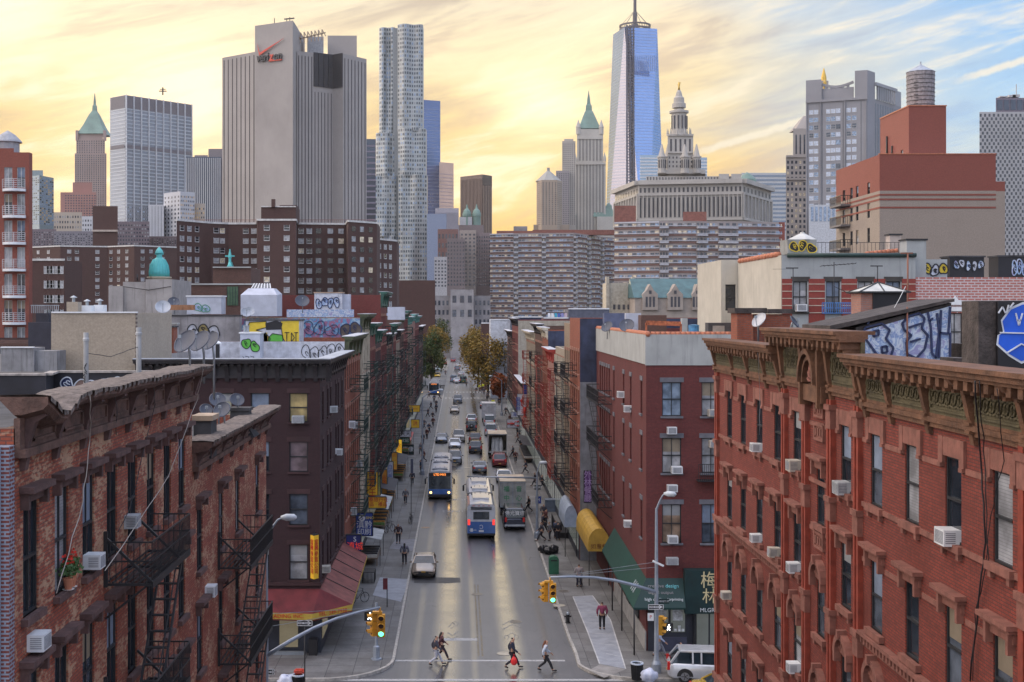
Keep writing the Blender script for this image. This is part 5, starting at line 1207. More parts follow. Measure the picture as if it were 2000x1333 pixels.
def rippled(px0,px1,yt,yb,dy,seed,ncol,dpt=8,amp=2.8,name='rippled_bay'):
 z0,z1=ZP(yb,Y),ZP(yt,Y);a,b=XP(px0,Y),XP(px1,Y);nr=max(4,int((z1-z0)/3.3));rr=random.Random(seed);ph=[rr.uniform(0,6) for _ in range(4)];dW=b-a
 def S(u,z):
  fold=amp*(.6*math.sin(z*.035+ph[0]+u*5)+.5*math.sin(z*.021+ph[1]-u*9))*math.sin(math.pi*u)
  return Vector((a+dW*u,Y+dy+2.2*abs(2*u-1)**4*1.5-fold,z))
 m=MB().use(STL);nu=ncol*2
 for i in range(nu):
  for j in range(nr):m.face([S(i/nu,z0+(z1-z0)*j/nr),S((i+1)/nu,z0+(z1-z0)*j/nr),S((i+1)/nu,z0+(z1-z0)*(j+1)/nr),S(i/nu,z0+(z1-z0)*(j+1)/nr)])
 m.face([S(0,z0),S(0,z1),(a,Y+dy+dpt*3,z1),(a,Y+dy+dpt*3,z0)]);m.face([S(1,z0),(b,Y+dy+dpt*3,z0),(b,Y+dy+dpt*3,z1),S(1,z1)])
 m.face([(a,Y+dy+dpt*3,z1)]+[S(i/nu,z1) for i in range(nu+1)]+[(b,Y+dy+dpt*3,z1)])
 w=m.build(name,parent=r,fix=False)
 g=MB()
 for i in range(ncol):
  for j in range(nr):
   g.use(rr.choices([x for x,_ in STW],[y for _,y in STW])[0]);u0,u1=(i+.2)/ncol,(i+.8)/ncol;za,zb=z0+(z1-z0)*(j+.22)/nr,z0+(z1-z0)*(j+.78)/nr;o=Vector((0,-.25,0))
   g.face([S(u0,za)+o,S(u1,za)+o,S(u1,zb)+o,S(u0,zb)+o])
 tag(g.build('windows',parent=w,fix=False),kind='stuff')
for args in((739,772,50,262,6,1,7),(776,826,47,256,0,2,11),(733,775,258,345,4,3,9),(777,832,251,344,-2,4,12),(727,774,343,462,2,5,10),(778,834,342,556,-4,6,12),(740,778,460,556,3,7,8)):rippled(*args)
cbox(r,768,781,Y,0,ZP(52,Y),20,mat('recess_steel',(.24,.26,.27),.5,.3),'recess',6);cbox(r,800,834,1002,0,ZP(556,Y),12,STL,'base')
Y=1500;r=bld('blue_glass_tower','slender blue glass tower right behind the rippled skyscraper',845,Y);BG=mat('deep_blue_glass',(.10,.17,.36),.12,.55,var=.2,scale=.015)
A_,B_=C2(822,Y),C2(860,Y+10);poly_tower(r,back([A_,B_],30),0,ZP(195,Y),BG);bands(r,A_,B_,[40+4.1*k for k in range(54)],.5,mat('blue_band',(.20,.26,.40),.4),.2);m=wins(r,A_,B_,120,160,9,9,.15,.3,[(LIT,1)],skipf=.7)
Y=1480;r=bld('blue_glass_tower','lower glass tower glowing pink from the sunset beside the slender blue one',870,Y);WG=mat('sunset_glass',(.50,.36,.30),.2,.4,var=.3,scale=.03)  # warm sky reflection is painted into the wall and band colours
A_,B_=C2(858,Y),C2(886,Y+12);poly_tower(r,back([A_,B_],30),0,ZP(317,Y),WG);bands(r,A_,B_,[60+4.1*k for k in range(30)],.8,mat('sunset_band',(.38,.30,.32),.5),.2)
for i,(a,b,yt,Y,mt,lab,nc,nr) in enumerate(((834,872,418,880,mat('powder_blue_wall',(.22,.27,.38),.5),'plain powder blue block right of the rippled tower',0,0),(850,896,407,950,mat('pale_lilac_wall',(.40,.38,.42),.7),'pale lilac block with fine vertical ribs',18,0),(855,895,448,760,mat('brown_far',(.20,.11,.10),.8),'brown block below the lilac one',6,6),(873,908,466,700,mat('taupe_far',(.22,.18,.18),.8),'taupe office block in the middle distance',6,12),(898,930,450,720,mat('cream_far',(.36,.31,.28),.8),'cream office block with cornice in the middle distance',4,14),(925,958,455,730,mat('taupe_far2',(.25,.20,.20),.8),'grey brown office block left of the balcony slabs',7,14),(848,873,502,640,mat('white_far',(.48,.46,.46),.8),'small white loft building in the middle distance',4,8),(775,850,548,420,BRP,'low dark brick block below the rippled tower',0,0),(846,958,578,560,mat('grey_low',(.24,.23,.24),.8,var=.3,scale=.2,streak=.4),'low grey concrete hall at the end of the street',14,3),(880,925,566,555,mat('grey_low2',(.28,.27,.28),.8,var=.3,scale=.2,streak=.4),'low grey building with dark roof band at the end of the street',3,2))):
 r=bld('far_block',lab,(a+b)/2,Y);cbox(r,a,b,Y,0,ZP(yt,Y),20,mt)
 if nr:wins(r,C2(a,Y),C2(b,Y),ZP(max(560,yt+60),Y),ZP(yt+5,Y),nc,nr,.5,.5,[(DKG,2),(G_MID,1)])
 elif nc:stripes(r,C2(a,Y),C2(b,Y),0,ZP(yt+8,Y),nc,.3,mt,.5,'ribs')
Y=1100;r=bld('dark_box_tower','dark brown boxy tower against the yellow sky in the centre',930,Y);A_,B_,D_=C2(899,Y+20),C2(942,Y),C2(961,Y+12)
poly_tower(r,back([A_,B_,D_],25),0,ZP(341,Y),mat('bronze_glass',(.09,.065,.06),.25,.4));stripes(r,A_,B_,0,ZP(348,Y),16,.3,mat('bronze_rib',(.14,.10,.09),.5),.3,'ribs');stripes(r,B_,D_,0,ZP(362,Y),6,.4,mat('tan_rib',(.30,.22,.17),.6),.4,'ribs')
Y=980;r=bld('twin_domed_building','old office building with two green domed cupolas',922,Y);cbox(r,895,945,Y,0,ZP(440,Y),20,MATS['taupe_far'])
for px in(912,931):
 m=MB().use(COPPER);m.lathe((XP(px,Y),Y+5,ZP(440,Y)),[(3.2,0),(3.2,7),(3.6,7),(3.4,9),(2.5,11.5),(1,13),(.6,15),(.1,16.5)],12);m.build('cupola',parent=r)
cbox(r,897,922,Y+2,ZP(440,Y),ZP(424,Y),10,mat('pale_roof_far',(.42,.44,.46),.7),'attic')
def balcony_slab(label,line,yt,Yr,nfl,flz,bays,endbrick=False):
 r=bld('balcony_block',label,(line[0][0]+line[-1][0])/2,Yr);zt=ZP(yt,Yr);pts=[C2(a,b) for a,b in line]
 GB=mat('grey_brick_slab',(.30,.26,.25),.8,var=.15,scale=.1);RBD=mat('red_spandrel',(.17,.095,.08),.8,var=.2,scale=.2);PB=mat('pale_balcony',(.46,.46,.50),.6,var=.15,scale=.2)
 poly_tower(r,back(pts,12),0,zt,GB)
 zl=[zt-flz*(k+1) for k in range(nfl)]
 for(p,q),kind in zip(zip(pts,pts[1:]),bays):
  if kind=='r':
   bands(r,p,q,[z-.05 for z in zl],flz*.24,RBD,.25,'spandrels');bands(r,p,q,[z+flz*.33 for z in zl],.28,PB,.35,'sill_lines')
   wins(r,p,q,zl[-1],zt,max(4,int((q-p).length/1.7)),nfl,.8,.42,[(SKYG,3),(G_CURT,2),(LIT,2),(G_MID,3)],off=.3)
  elif kind=='b':
   bands(r,p,q,zl,.25,PB,1.5,'balcony_slabs');bands(r,p,q,[z+.25 for z in zl],.8,mat('balcony_front',(.37,.37,.39),.6),1.45,'balcony_fronts')
   wins(r,p,q,zl[-1],zt,max(3,int((q-p).length/2.5)),nfl,.6,.5,[(DKG,3),(G_MID,2),(LIT,.5)],off=.2)
 bands(r,pts[0],pts[-1] if len(pts)<3 else pts[1],[zt-.6],.6,PB,.3,'roof_edge')
 return r,zt
r,zt=balcony_slab('tall slab with stacked balconies and red bands, left of centre',[(957,705),(1003,700),(1012,700),(1058,698),(1066,698),(1120,696),(1124,698),(1146,712),(1150,716),(1172,728),(1176,732),(1205,745)],456,700,17,2.75,'rbrbrbrbrbr')
cbox(r,970,1100,706,zt,ZP(450,700),6,mat('red_penthouse',(.22,.09,.07),.8),'roof_house');cbox(r,1003,1030,706,ZP(450,700),ZP(441,700),5,MATS['grey_low'],'lift_house');cbox(r,1040,1200,715,zt,ZP(446,700),6,MATS['red_penthouse'],'rear_penthouse')
r,zt=balcony_slab('wide slab with red bands and pale balconies under the domed civic tower',[(1200,492),(1288,486),(1305,486),(1360,486),(1380,487),(1402,487),(1440,488),(1478,489),(1532,492)],433,488,16,2.8,'rbrbrbrr')
cbox(r,1496,1533,491.4,0,zt-.05,10,mat('red_end_brick',(.22,.065,.05),.8),'end_wall');cbox(r,1200,1242,495,zt,ZP(400,490),10,MATS['red_penthouse'],'water_tank_house')
cbox(r,1334,1380,495,zt,ZP(412,490),8,MATS['red_penthouse'],'roof_house')
Y=1200;r=bld('octagonal_tower','tan stone tower with a shallow pointed roof left of the gothic skyscraper',1070,Y);ln=[C2(1048,Y+12),C2(1058,Y),C2(1088,Y),C2(1098,Y+12)]
TNS=mat('tan_stone',(.36,.29,.23),.8,var=.12,scale=.05);poly_tower(r,back(ln,20),0,ZP(352,Y),TNS);m=MB().use(mat('roof_lead',(.30,.30,.28),.6));m.lathe((XP(1073,Y),Y+14,ZP(352,Y)),[(13,0),(5,7),(1.5,10),(1.5,13)],8,rot=R(22));m.build('pointed_roof',parent=r)
for a,b in zip(ln,ln[1:]):wins(r,a,b,ZP(440,Y),ZP(356,Y),max(2,int((b-a).length/2.6)),22,.4,.5,[(G_MID,1),(DKG,1)])
cbox(r,1042,1112,Y+8,0,ZP(438,Y),16,TNS,'podium')
Y=1280;r=bld('flat_tan_tower','flat topped pale stone tower between the pointed and the gothic one',1112,Y);cbox(r,1098,1124,Y,0,ZP(276,Y),22,LIME);cbox(r,1102,1120,Y,ZP(276,Y),ZP(271,Y),12,LIME,'attic',3);wins(r,C2(1098,Y),C2(1124,Y),ZP(440,Y),ZP(280,Y),7,40,.35,.5,[(G_MID,2),(DKG,1)])
cbox(r,1086,1112,Y-10,0,ZP(336,Y),16,mat('grey_stone',(.28,.26,.27),.8),'lower_wing');wins(r,C2(1086,Y-10),C2(1112,Y-10),ZP(440,Y),ZP(340,Y),6,26,.4,.5,[(DKG,1)])
Y=1325;r=bld('gothic_skyscraper','white gothic skyscraper with pinnacles and a green pointed crown',1152,Y);TCW=mat('white_terracotta',(.46,.44,.40),.75,var=.12,scale=.05,streak=.15)
cbox(r,1122,1183,Y,0,ZP(318,Y),30,TCW);cbox(r,1127,1178,Y,ZP(318,Y),ZP(252,Y),26,TCW,'upper_shaft',2)
for(a,b,y0,y1,n,dy) in((1124,1181,470,322,9,0),(1129,1176,314,272,7,2)):
 stripes(r,C2(a,Y+dy),C2(b,Y+dy),ZP(y0,Y),ZP(y1,Y),n,.45,mat('gothic_window',(.12,.12,.13),.5),.12);stripes(r,C2(a,Y+dy),C2(b,Y+dy),ZP(y0,Y),ZP(y1-3,Y),n,.10,TCW,.6,'piers')
bands(r,C2(1122,Y),C2(1183,Y),[ZP(322,Y)],2.5,TCW,1.2,'cornice');bands(r,C2(1127,Y+2),C2(1178,Y+2),[ZP(272,Y)],1.8,TCW,1,'cornice')
m=MB().use(COPPER);m.lathe((XP(1152.5,Y),Y+15,ZP(250,Y)),[(16,0),(5.5,19),(4.6,19.5),(4.2,25),(2.6,27),(2.2,31),(.2,41)],4,rot=R(45));m.build('crown_roof',parent=r)
for px in(1130,1175):
 m=MB().use(TCW);m.lathe((XP(px,Y),Y+3,ZP(262,Y)),[(2.4,0),(2.4,7),(2.8,7),(.2,15)],8);m.build('pinnacle',parent=r)
for px,py in((1124,318),(1181,316)):
 m=MB().use(TCW);m.lathe((XP(px,Y),Y+1,ZP(py,Y)),[(1.6,0),(1.6,4),(.1,10)],8);m.build('pinnacle',parent=r)
cbox(r,1104,1124,Y-4,0,ZP(420,Y),20,TCW,'wing');cbox(r,1166,1200,Y-4,0,ZP(424,Y),20,TCW,'wing')
m=MB().use(COPPER)
for px,s in((1113,9),(1170,9),(1190,8)):m.lathe((XP(px,Y),Y+5,ZP(424,Y)),[(s,0),(s*.55,10),(s*.5,12),(.3,15)],4,rot=R(45))
m.build('wing_roof',parent=r,fix=False)
Y=1750;r=bld('supertall_tower','tallest tower, tapering blue mirror glass with a ring and mast on top',1246,Y)
cx,cy=XP(1246,Y),Y+30;zb,zt=56.0,409.0;a0=R(-78);s1,s2=46.5,33.5
bs=[Vector((cx+s1*math.cos(a0+math.pi/2*k),cy+s1*math.sin(a0+math.pi/2*k),zb)) for k in range(4)];tp=[Vector((cx+s2*math.cos(a0+math.pi/2*k+math.pi/4),cy+s2*math.sin(a0+math.pi/2*k+math.pi/4),zt)) for k in range(4)]
MIR=mat('mirror_blue_glass',(.20,.33,.62),.10,.75,var=.12,scale=.01);MIRW=mat('glow_tinted_mirror',(.40,.38,.42),.10,.8,var=.1,scale=.01);MIRD=mat('mirror_mid_glass',(.28,.38,.58),.12,.75,var=.12,scale=.01)  # one mirror glass tinted per facet, the warm glow put into its colour
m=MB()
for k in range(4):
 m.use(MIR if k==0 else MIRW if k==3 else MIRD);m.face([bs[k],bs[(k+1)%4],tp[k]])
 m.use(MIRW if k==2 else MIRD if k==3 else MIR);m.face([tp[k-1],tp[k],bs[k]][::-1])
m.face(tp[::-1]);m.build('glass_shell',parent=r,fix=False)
m=MB().use(mat('supertall_base',(.3,.33,.36),.4,.3));m.prism([Vector((b.x,b.y,0)) for b in bs],(0,0,1),zb);m.build('base',parent=r)
m=MB().use(mat('floor_line',(.34,.42,.58),.35,.4))
for j in range(84):
 f=j/84;zz=zb+(zt-zb)*f
 ring=[]
 for k in range(4):ring+=[bs[k].lerp(tp[k-1],f),bs[k].lerp(tp[k],f)]
 for p,q in zip(ring,ring[1:]+ring[:1]):
  if(p-q).length>1 and(p.y+q.y)/2<cy:o=(Vector(((p.x+q.x)/2-cx,(p.y+q.y)/2-cy,0))).normalized()*.15;m.bar(p+o,q+o,.25,.35)
m.build('floor_lines',parent=r,fix=False)
m=MB().use(mat('crown_steel',(.07,.07,.09),.5));c=(cx,cy,zt)
for rr_,z_ in((21,3),(21,8)):
 for k in range(36):p,q=[Vector((cx+rr_*math.cos(2*math.pi*i/36),cy+rr_*math.sin(2*math.pi*i/36),zt+z_)) for i in(k,k+1)];m.bar(p,q,1.6,2.0)
for k in range(36):p=Vector((cx+21*math.cos(2*math.pi*k/36),cy+21*math.sin(2*math.pi*k/36),zt));m.bar(p,p+Vector((0,0,9)),.6)
m.lathe(c,[(20,0),(20,1.5),(6,2),(5,10),(3.2,11),(3,26),(2.2,27),(2,60),(1.2,61),(.8,95)],12)
for k in range(8):p=Vector((cx+20*math.cos(math.pi*k/4),cy+20*math.sin(math.pi*k/4),zt+8));m.bar(p,(cx,cy,zt+30),.4)
m.build('mast_ring',parent=r,fix=False)
m=MB().use(mat('hoist_dark',(.06,.07,.11),.6));L0=bs[3].lerp(bs[0],.52);T0=tp[3].lerp(bs[0].lerp(tp[3],1),.5)
pa=Vector((XP(1231,Y),Y-9,zb));pb=Vector((XP(1231,Y+4),Y-2,zt+2))
for dx_ in(-4.5,0,4.5):m.bar(pa+Vector((dx_-1.0,0,0)),pb+Vector((dx_-1.0,0,0)),2.2,2.6,up=(0,1,0))
for k in range(90):p=pa.lerp(pb,k/90);m.bar(p+Vector((-6.2,-.8,0)),p+Vector((5,-.8,0)),1.1,1.1)
m.build('construction_hoist',parent=r,fix=False)
m=MB().use(mat('opened_floors',(.15,.24,.46),.35,.4));
for k in range(12):p=W(1241+k*3.7,110,Y-8);m.bar(p,(p.x+.0,p.y,ZP(142,Y)),1.4,.6)
m.build('louvre_floors',parent=r,fix=False)
for(a,b,yt,lab,Y2) in((1250,1292,303,'white and blue banded glass building at the foot of the tallest tower',1600),(1368,1381,308,'narrow pale blue glass building right of the domed civic tower',1580)):
 r=bld('banded_glass_building',lab,(a+b)/2,Y2);cbox(r,a,b,Y2,0,ZP(yt,Y2),30,mat('pale_cyan_glass',(.30,.42,.55),.25,.3));bands(r,C2(a,Y2),C2(b,Y2),[ZP(yt,Y2)-4*k-1 for k in range(1,16)],1.6,mat('white_band_far',(.58,.60,.62),.5),.4)
r=bld('civic_tower','pale stone civic building with colonnade and tiered tower topped by a gold statue',1330,880);CV=mat('civic_granite',(.42,.40,.37),.8,var=.15,scale=.06,streak=.2);CVD=mat('civic_window',(.06,.06,.07),.5)
ln=[C2(1201,955),C2(1247,885),C2(1450,872),C2(1506,937)];zt=110.6
poly_tower(r,back(ln,40),0,zt-3,CV);segs_=list(zip(ln,ln[1:]));ns=(9,24,8)
for(p,q),n in zip(segs_,ns):
 bands(r,p,q,[zt-3],3,CV,3.0,'cornice');bands(r,p,q,[zt-10.5],1.5,CV,1.2,'cornice');bands(r,p,q,[zt-28],1.8,CV,1.5,'cornice');bands(r,p,q,[zt-42],1.2,CV,.8,'cornice')
 wins(r,p,q,zt-10,zt-3.5,n,1,.45,.5,[(CVD,1)]);stripes(r,p,q,zt-25.5,zt-12,n,.38,CVD,.12);stripes(r,p,q,zt-26.3,zt-10.5,n+1,.22,CV,1.3,'columns',cols=[k/n*.985+.0075 for k in range(n+1)])
 wins(r,p,q,zt-70,zt-29,n*2,10,.4,.5,[(CVD,2),(G_MID,1)])
cbox(r,1262,1440,884,zt-2,zt+3,25,CV,'attic');stripes(r,C2(1262,884),C2(1440,884),zt-1,zt+2.4,30,.35,CVD,.1,'attic_openings');cbox(r,1285,1378,886,zt+5,zt+8,22,CV,'tower_plinth')
for a,b in((1404,1424),(1428,1448)):cbox(r,a,b,880,zt,ZP(340,880),10,CV,'roof_house')
m=MB().use(COPPER);m.lathe((XP(1462,900),905,zt-1),[(7,0),(6.5,4),(3,7.5),(.3,9)],12);m.build('side_dome',parent=r)
Yc_=890;cbox(r,1304,1354,Yc_,zt,ZP(266,Yc_),18,CV,'tower_base');bands(r,C2(1304,Yc_),C2(1354,Yc_),[ZP(266,Yc_),ZP(300,Yc_)],1.2,CV,1.2,'cornice')
stripes(r,C2(1306,Yc_),C2(1352,Yc_),ZP(298,Yc_),ZP(272,Yc_),5,.4,CVD,.12);wins(r,C2(1304,Yc_),C2(1354,Yc_),ZP(338,Yc_),ZP(304,Yc_),7,4,.35,.5,[(CVD,1)])
def turret(px,Yy,yb,yt,yc,w,mt=CV,name='turret',nd=10):
 m=MB().use(mt);s=Yy/2500;c=(XP(px,Yy),Yy+w*s/2,ZP(yb,Yy));H1=ZP(yt,Yy)-ZP(yb,Yy);H2=ZP(yc,Yy)-ZP(yb,Yy);q=w*s/2
 m.lathe(c,[(q,0),(q,H1*.1),(q*.9,H1*.12),(q*.9,H1*.9),(q*1.15,H1*.92),(q*1.15,H1),(q*.8,H1+.2),(q*.12,H2)],nd);m.build(name,parent=r)
 m=MB().use(CVD);
 for k in range(6):a_=math.pi*(1+(k+.5)/6);m.bar((c[0]+q*.93*math.cos(a_),c[1]+q*.93*math.sin(a_),c[2]+H1*.3),(c[0]+q*.93*math.cos(a_),c[1]+q*.93*math.sin(a_),c[2]+H1*.8),q*.16)
 m.build('openings',parent=r,fix=False)
for px,Yy in((1294,884),(1362,884),(1339,876),(1306,898)):turret(px,Yy,338,305,281,17)
turret(1329,890,266,215,205,33,name='colonnade_drum',nd=16)
m=MB().use(CV);c=(XP(1329,890),896,ZP(206,890));m.lathe(c,[(4.8,-1),(4.8,2),(3.8,2.4),(3.6,6),(2.5,7),(1.8,10),(1.0,11.5)],14);m.build('lantern',parent=r)
for k in range(10):
 m=MB().use(CV);a_=2*math.pi*k/10;m.lathe((c[0]+8.2*math.cos(a_),c[1]+8.2*math.sin(a_),ZP(264,890)),[(.5,0),(.6,2),(.1,5.5)],5);m.build('finial',parent=r)
m=MB().use(mat('gilt',(.55,.36,.08),.35,.8));m.tube([(c[0],c[1],c[2]+11),(c[0],c[1],c[2]+14),(c[0]+.2,c[1],c[2]+16),(c[0],c[1],c[2]+17.2)],[.9,.6,.8,.35],8);m.tube([(c[0],c[1],c[2]+15.8),(c[0]+1.4,c[1],c[2]+17)],[.25,.15],5);m.tube([(c[0],c[1],c[2]+15.5),(c[0]-1.2,c[1],c[2]+15)],[.25,.15],5);m.build('gilded_statue',parent=r)
Y=1300;r=bld('banded_office_block','pale banded office block behind the colonnaded civic building',1492,Y);cbox(r,1448,1538,Y,0,ZP(338,Y),25,mat('pale_office',(.46,.48,.50),.6));bands(r,C2(1448,Y),C2(1538,Y),[ZP(346,Y)-4.2*k for k in range(14)],2.0,mat('office_glass',(.18,.24,.32),.2),.25,'window_bands')
Y=640;r=bld('courthouse_tower','large grey granite courthouse tower with a pierced curved parapet',1650,Y);GR=mat('grey_granite',(.27,.27,.29),.75,var=.10,scale=.06,streak=.12);GRS=mat('grey_granite_side',(.33,.34,.36),.75,var=.1,scale=.06)
A_,B_,D_=C2(1574,648),C2(1694,636),C2(1760,668);poly_tower(r,back([A_,B_,D_],40),0,ZP(192,Y),GR)
def seg(p,q,f):return p+(q-p)*f
poly_tower(r,back([A_,seg(A_,B_,.26)],24),ZP(192,Y),ZP(152,Y),GR,'corner_block');poly_tower(r,back([seg(A_,B_,.80),B_,seg(B_,D_,.22)],14),ZP(192,Y),ZP(140,Y),GR,'corner_block');poly_tower(r,back([seg(B_,D_,.80),D_],14),ZP(192,Y),ZP(162,Y),GRS,'corner_block')
poly_tower(r,back([seg(A_,B_,.26)+Vector((0,1.5)),seg(A_,B_,.80)+Vector((0,1.5))],3),ZP(192,Y),ZP(170,Y),GR,'parapet_wall')
p0,p1=seg(A_,B_,.26),seg(A_,B_,.80);m=MB().use(GR);N=12
for k in range(N):
 f0,f1=k/N,(k+1)/N;h0,h1=[ZP(160,Y)-3.2*math.sin(math.pi*f)*0.6 for f in(f0,f1)];a,b=seg(p0,p1,f0),seg(p0,p1,f1);m.bar((a.x,a.y+2,h0),(b.x,b.y+2,h1),1.2,1.2)
 if k%2==0:m.bar((a.x,a.y+2,ZP(172,Y)),(a.x,a.y+2,h0),1.1)
m.build('pierced_parapet',parent=r,fix=False)
stripes(r,seg(B_,D_,.24),seg(B_,D_,.8),ZP(192,Y),ZP(166,Y),9,.4,GRS,1.0,'crown_piers');bands(r,seg(B_,D_,.2),seg(B_,D_,.82),[ZP(166,Y)],1.6,GRS,1.2,'crown_beam')
WN=[(mat('pale_blind',(.50,.56,.66),.4),4),(G_MID,1),(SKYG,2)]
for cl in([.09,.17],[.37,.45,.53],[.70,.79]):
 wins(r,A_,B_,ZP(470,Y),ZP(208,Y),1,17,w=2.2,fh=.58,cols=cl,mats=WN,indiv=34)
stripes(r,A_,B_,ZP(470,Y),ZP(200,Y),3,.02,DKG,.1,cols=[.27,.61,.9]);stripes(r,A_,B_,ZP(480,Y),ZP(196,Y),4,.05,GR,.8,'piers',cols=[.0125,.24,.64,.98])
stripes(r,seg(B_,D_,.2),D_,ZP(480,Y),ZP(200,Y),11,.45,mat('side_slit',(.15,.17,.2),.4),.1);bands(r,A_,B_,[ZP(197,Y)],.8,GR,.8,'cornice')
cbox(r,1580,1642,Y-12,0,ZP(404,Y),12,mat('white_mullions',(.5,.52,.55),.6),'glazed_annexe');stripes(r,C2(1582,Y-12),C2(1640,Y-12),ZP(436,Y),ZP(408,Y),7,.6,SKYG,.15,'window_strips')
Y=760;r=bld('old_courthouse_tower','older slender stone tower with arched windows and gold tip left of the grey granite one',1555,Y);OC=mat('old_stone',(.33,.30,.28),.8,var=.15,scale=.06)
cbox(r,1535,1600,Y,0,ZP(308,Y),25,OC);cbox(r,1549,1600,Y,ZP(308,Y),ZP(250,Y),20,OC,'upper_shaft',3);m=MB().use(OC);m.lathe((XP(1585,Y),Y+14,ZP(250,Y)),[(11,0),(5,6),(1.5,9)],4,rot=R(45));m.build('pyramid_roof',parent=r)
wins(r,C2(1535,Y),C2(1575,Y),ZP(480,Y),ZP(312,Y),5,16,.5,.55,[(LIT,1),(DKG,4)]);stripes(r,C2(1551,Y+3),C2(1575,Y+3),ZP(300,Y),ZP(262,Y),3,.35,DKG,.15)
bands(r,C2(1535,Y),C2(1575,Y),[ZP(308,Y),ZP(352,Y)],1.2,OC,1,'cornice')
m=MB().use(MATS['gilt']);m.lathe((XP(1611,720),722,ZP(160,720)),[(2.4,-6),(2.4,0),(1.6,1),(1.5,3),(.2,8)],8);m.build('gold_tip',parent=r);cbox(r,1604,1618,720,ZP(300,720),ZP(158,720),4,OC,'tip_base')
Y=156;r=bld('tank_building','tall red and tan brick apartment block carrying the wooden water tank',1800,Y);X0=XP(1718,Y);X1=XP(1945,Y)
UB=brick('upper_brick',(.27,.07,.05),(.24,.06,.045),(.2,.08,.06),dirt=.1);TBK=brick('tan_side_brick',(.33,.27,.23),(.30,.25,.21),(.28,.24,.2),dirt=.1)
zt=ZP(302,Y);zm=ZP(373,Y)
m_=masonry(r,X0,X1,Y,Y+18,zm,zt,UB,{'W':dict(c=[170.5,167.2,164.8,160.2],w=1.05,rows=[(zt-4.8,zt-3.0)],style='sash')},parapet=.5,name='upper_wall')
masonry(r,X0,X1,Y,Y+18,0,zm,TBK,{'W':dict(c=[170.5,167.2,164.8,160.2],w=1.05,rows=[(zm-3.0-3.05*k,zm-1.2-3.05*k) for k in range(5)],style='sash')},parapet=0,name='lower_wall',roof=False)
m=MB().use(UB)
for z in(ZP(381,Y),ZP(390,Y),ZP(406,Y)):m.box(X0-.04,X1,Y-.04,Y-.002,z-.1,z+.12);m.box(X0-.04,X0-.002,Y-.002,Y+18,z-.1,z+.12)
m.build('brick_stripe',parent=r)
cbox(r,1945,1963,Y,0,ZP(374,Y),16,TBK,'side_wing');cbox(r,1945,1963,Y,ZP(374,Y),ZP(355,Y),16,UB,'side_wing_top')
Xa,Xb=XP(1775,Y+6),XP(1848,Y+6);masonry(r,Xa-0,Xb,Y+6,Y+17,zt-.5,ZP(208,Y+6),UB,{'W':dict(c=[Y+8.5],w=.9,rows=[(zt+.2,zt+1.6)])},parapet=.3,name='tank_shaft')
m=MB().use(COP);m.box(Xa-.08,Xb+.06,Y+5.92,Y+17,ZP(208,Y+6)+.002,ZP(208,Y+6)+.14);m.box(X0-.06,X1+.06,Y-.06,Y+.3,zt+.002,zt+.12);m.build('coping',parent=r)
m=MB().use(BLACK);m.tube([(Xa-.12,Y+14,zt-.1),(Xa-.12,Y+14,zt+4.1)],.12,6);m.tube([(Xa-.12,Y+12,zt-.1),(Xa-.12,Y+12,zt+2.6)],.1,6);m.build('vent_pipe',parent=r)
for z in(zt-5.05,zm-3.3,zm-6.4):
 m=MB().use(mat('balcony_concrete',(.16,.15,.15),.8));m.box(X0-1.3,X0-.003,167.6,172.6,z-.25,z);s=m.build('balcony',parent=r);m=MB().use(BLACK)
 for k in range(17):m.bar((X0-1.28,167.7+k*.3,z),(X0-1.28,167.7+k*.3,z+1.1),.05)
 for k in range(5):m.bar((X0-1.28+k*.3,167.65,z),(X0-1.28+k*.3,167.65,z+1.1),.05)
 m.bar((X0-1.28,167.65,z+1.1),(X0-1.28,172.6,z+1.1),.08);m.bar((X0-1.28,167.65,z+1.1),(X0,167.65,z+1.1),.08);m.build('railing',parent=s,fix=False)
tk=thing('water_tank','round weathered wooden water tank with a conical metal roof','water tank',(XP(1798,Y+11),Y+11,ZP(208,Y+6)));h=ZP(142,Y+11)-ZP(208,Y+6);rr_=(XP(1825,Y+11)-XP(1772,Y+11))/2
WD=mat('grey_staves',(.27,.25,.26),.85,var=.35,scale=3,streak=.5);m=MB().use(WD);m.lathe((0,0,0),[(rr_*.97,0),(rr_,h)],36);m.build('barrel',parent=tk,local=True)
m=MB().use(BLACK)
for k in range(9):
 z=h*(.06+.105*k)
 for i in range(36):a_,b_=2*math.pi*i/36,2*math.pi*(i+1)/36;m.bar((rr_*1.01*math.cos(a_),rr_*1.01*math.sin(a_),z),(rr_*1.01*math.cos(b_),rr_*1.01*math.sin(b_),z),.03,.05)
m.build('hoops',parent=tk,local=True,fix=False)
m=MB().use(mat('tank_roof',(.34,.37,.42),.5,.3));m.lathe((0,0,h),[(rr_*1.06,0),(rr_*.1,.95),(.1,1.1),(.1,1.4)],12);m.build('conical_roof',parent=tk,local=True)
m=MB().use(BLACK)
for k in range(9):m.bar((-rr_*.75+.0,-rr_*.72-.0+.0,.5+k*.4),(-rr_*.5,-rr_*.90,.5+k*.4),.05)
m.build('ladder',parent=tk,local=True,fix=False)
Y=700;r=bld('checkered_tower','pale office tower with staggered dark windows at the right edge',1960,Y);A_,B_=C2(1913,Y),C2(2060,Y);poly_tower(r,back([A_,B_],30),0,ZP(219,Y),LIME2)
poly_tower(r,back([C2(1945,Y+6),C2(2050,Y+6)],15),ZP(219,Y),ZP(188,Y),mat('plum_crown',(.16,.14,.18),.6),'crown');stripes(r,C2(1946,Y+6),C2(2050,Y+6),ZP(212,Y),ZP(192,Y),8,.8,CURT_D,.3,'crown_glazing')
nr=40;z0,z1=ZP(500,Y),ZP(222,Y)
m=MB().use(DKG)
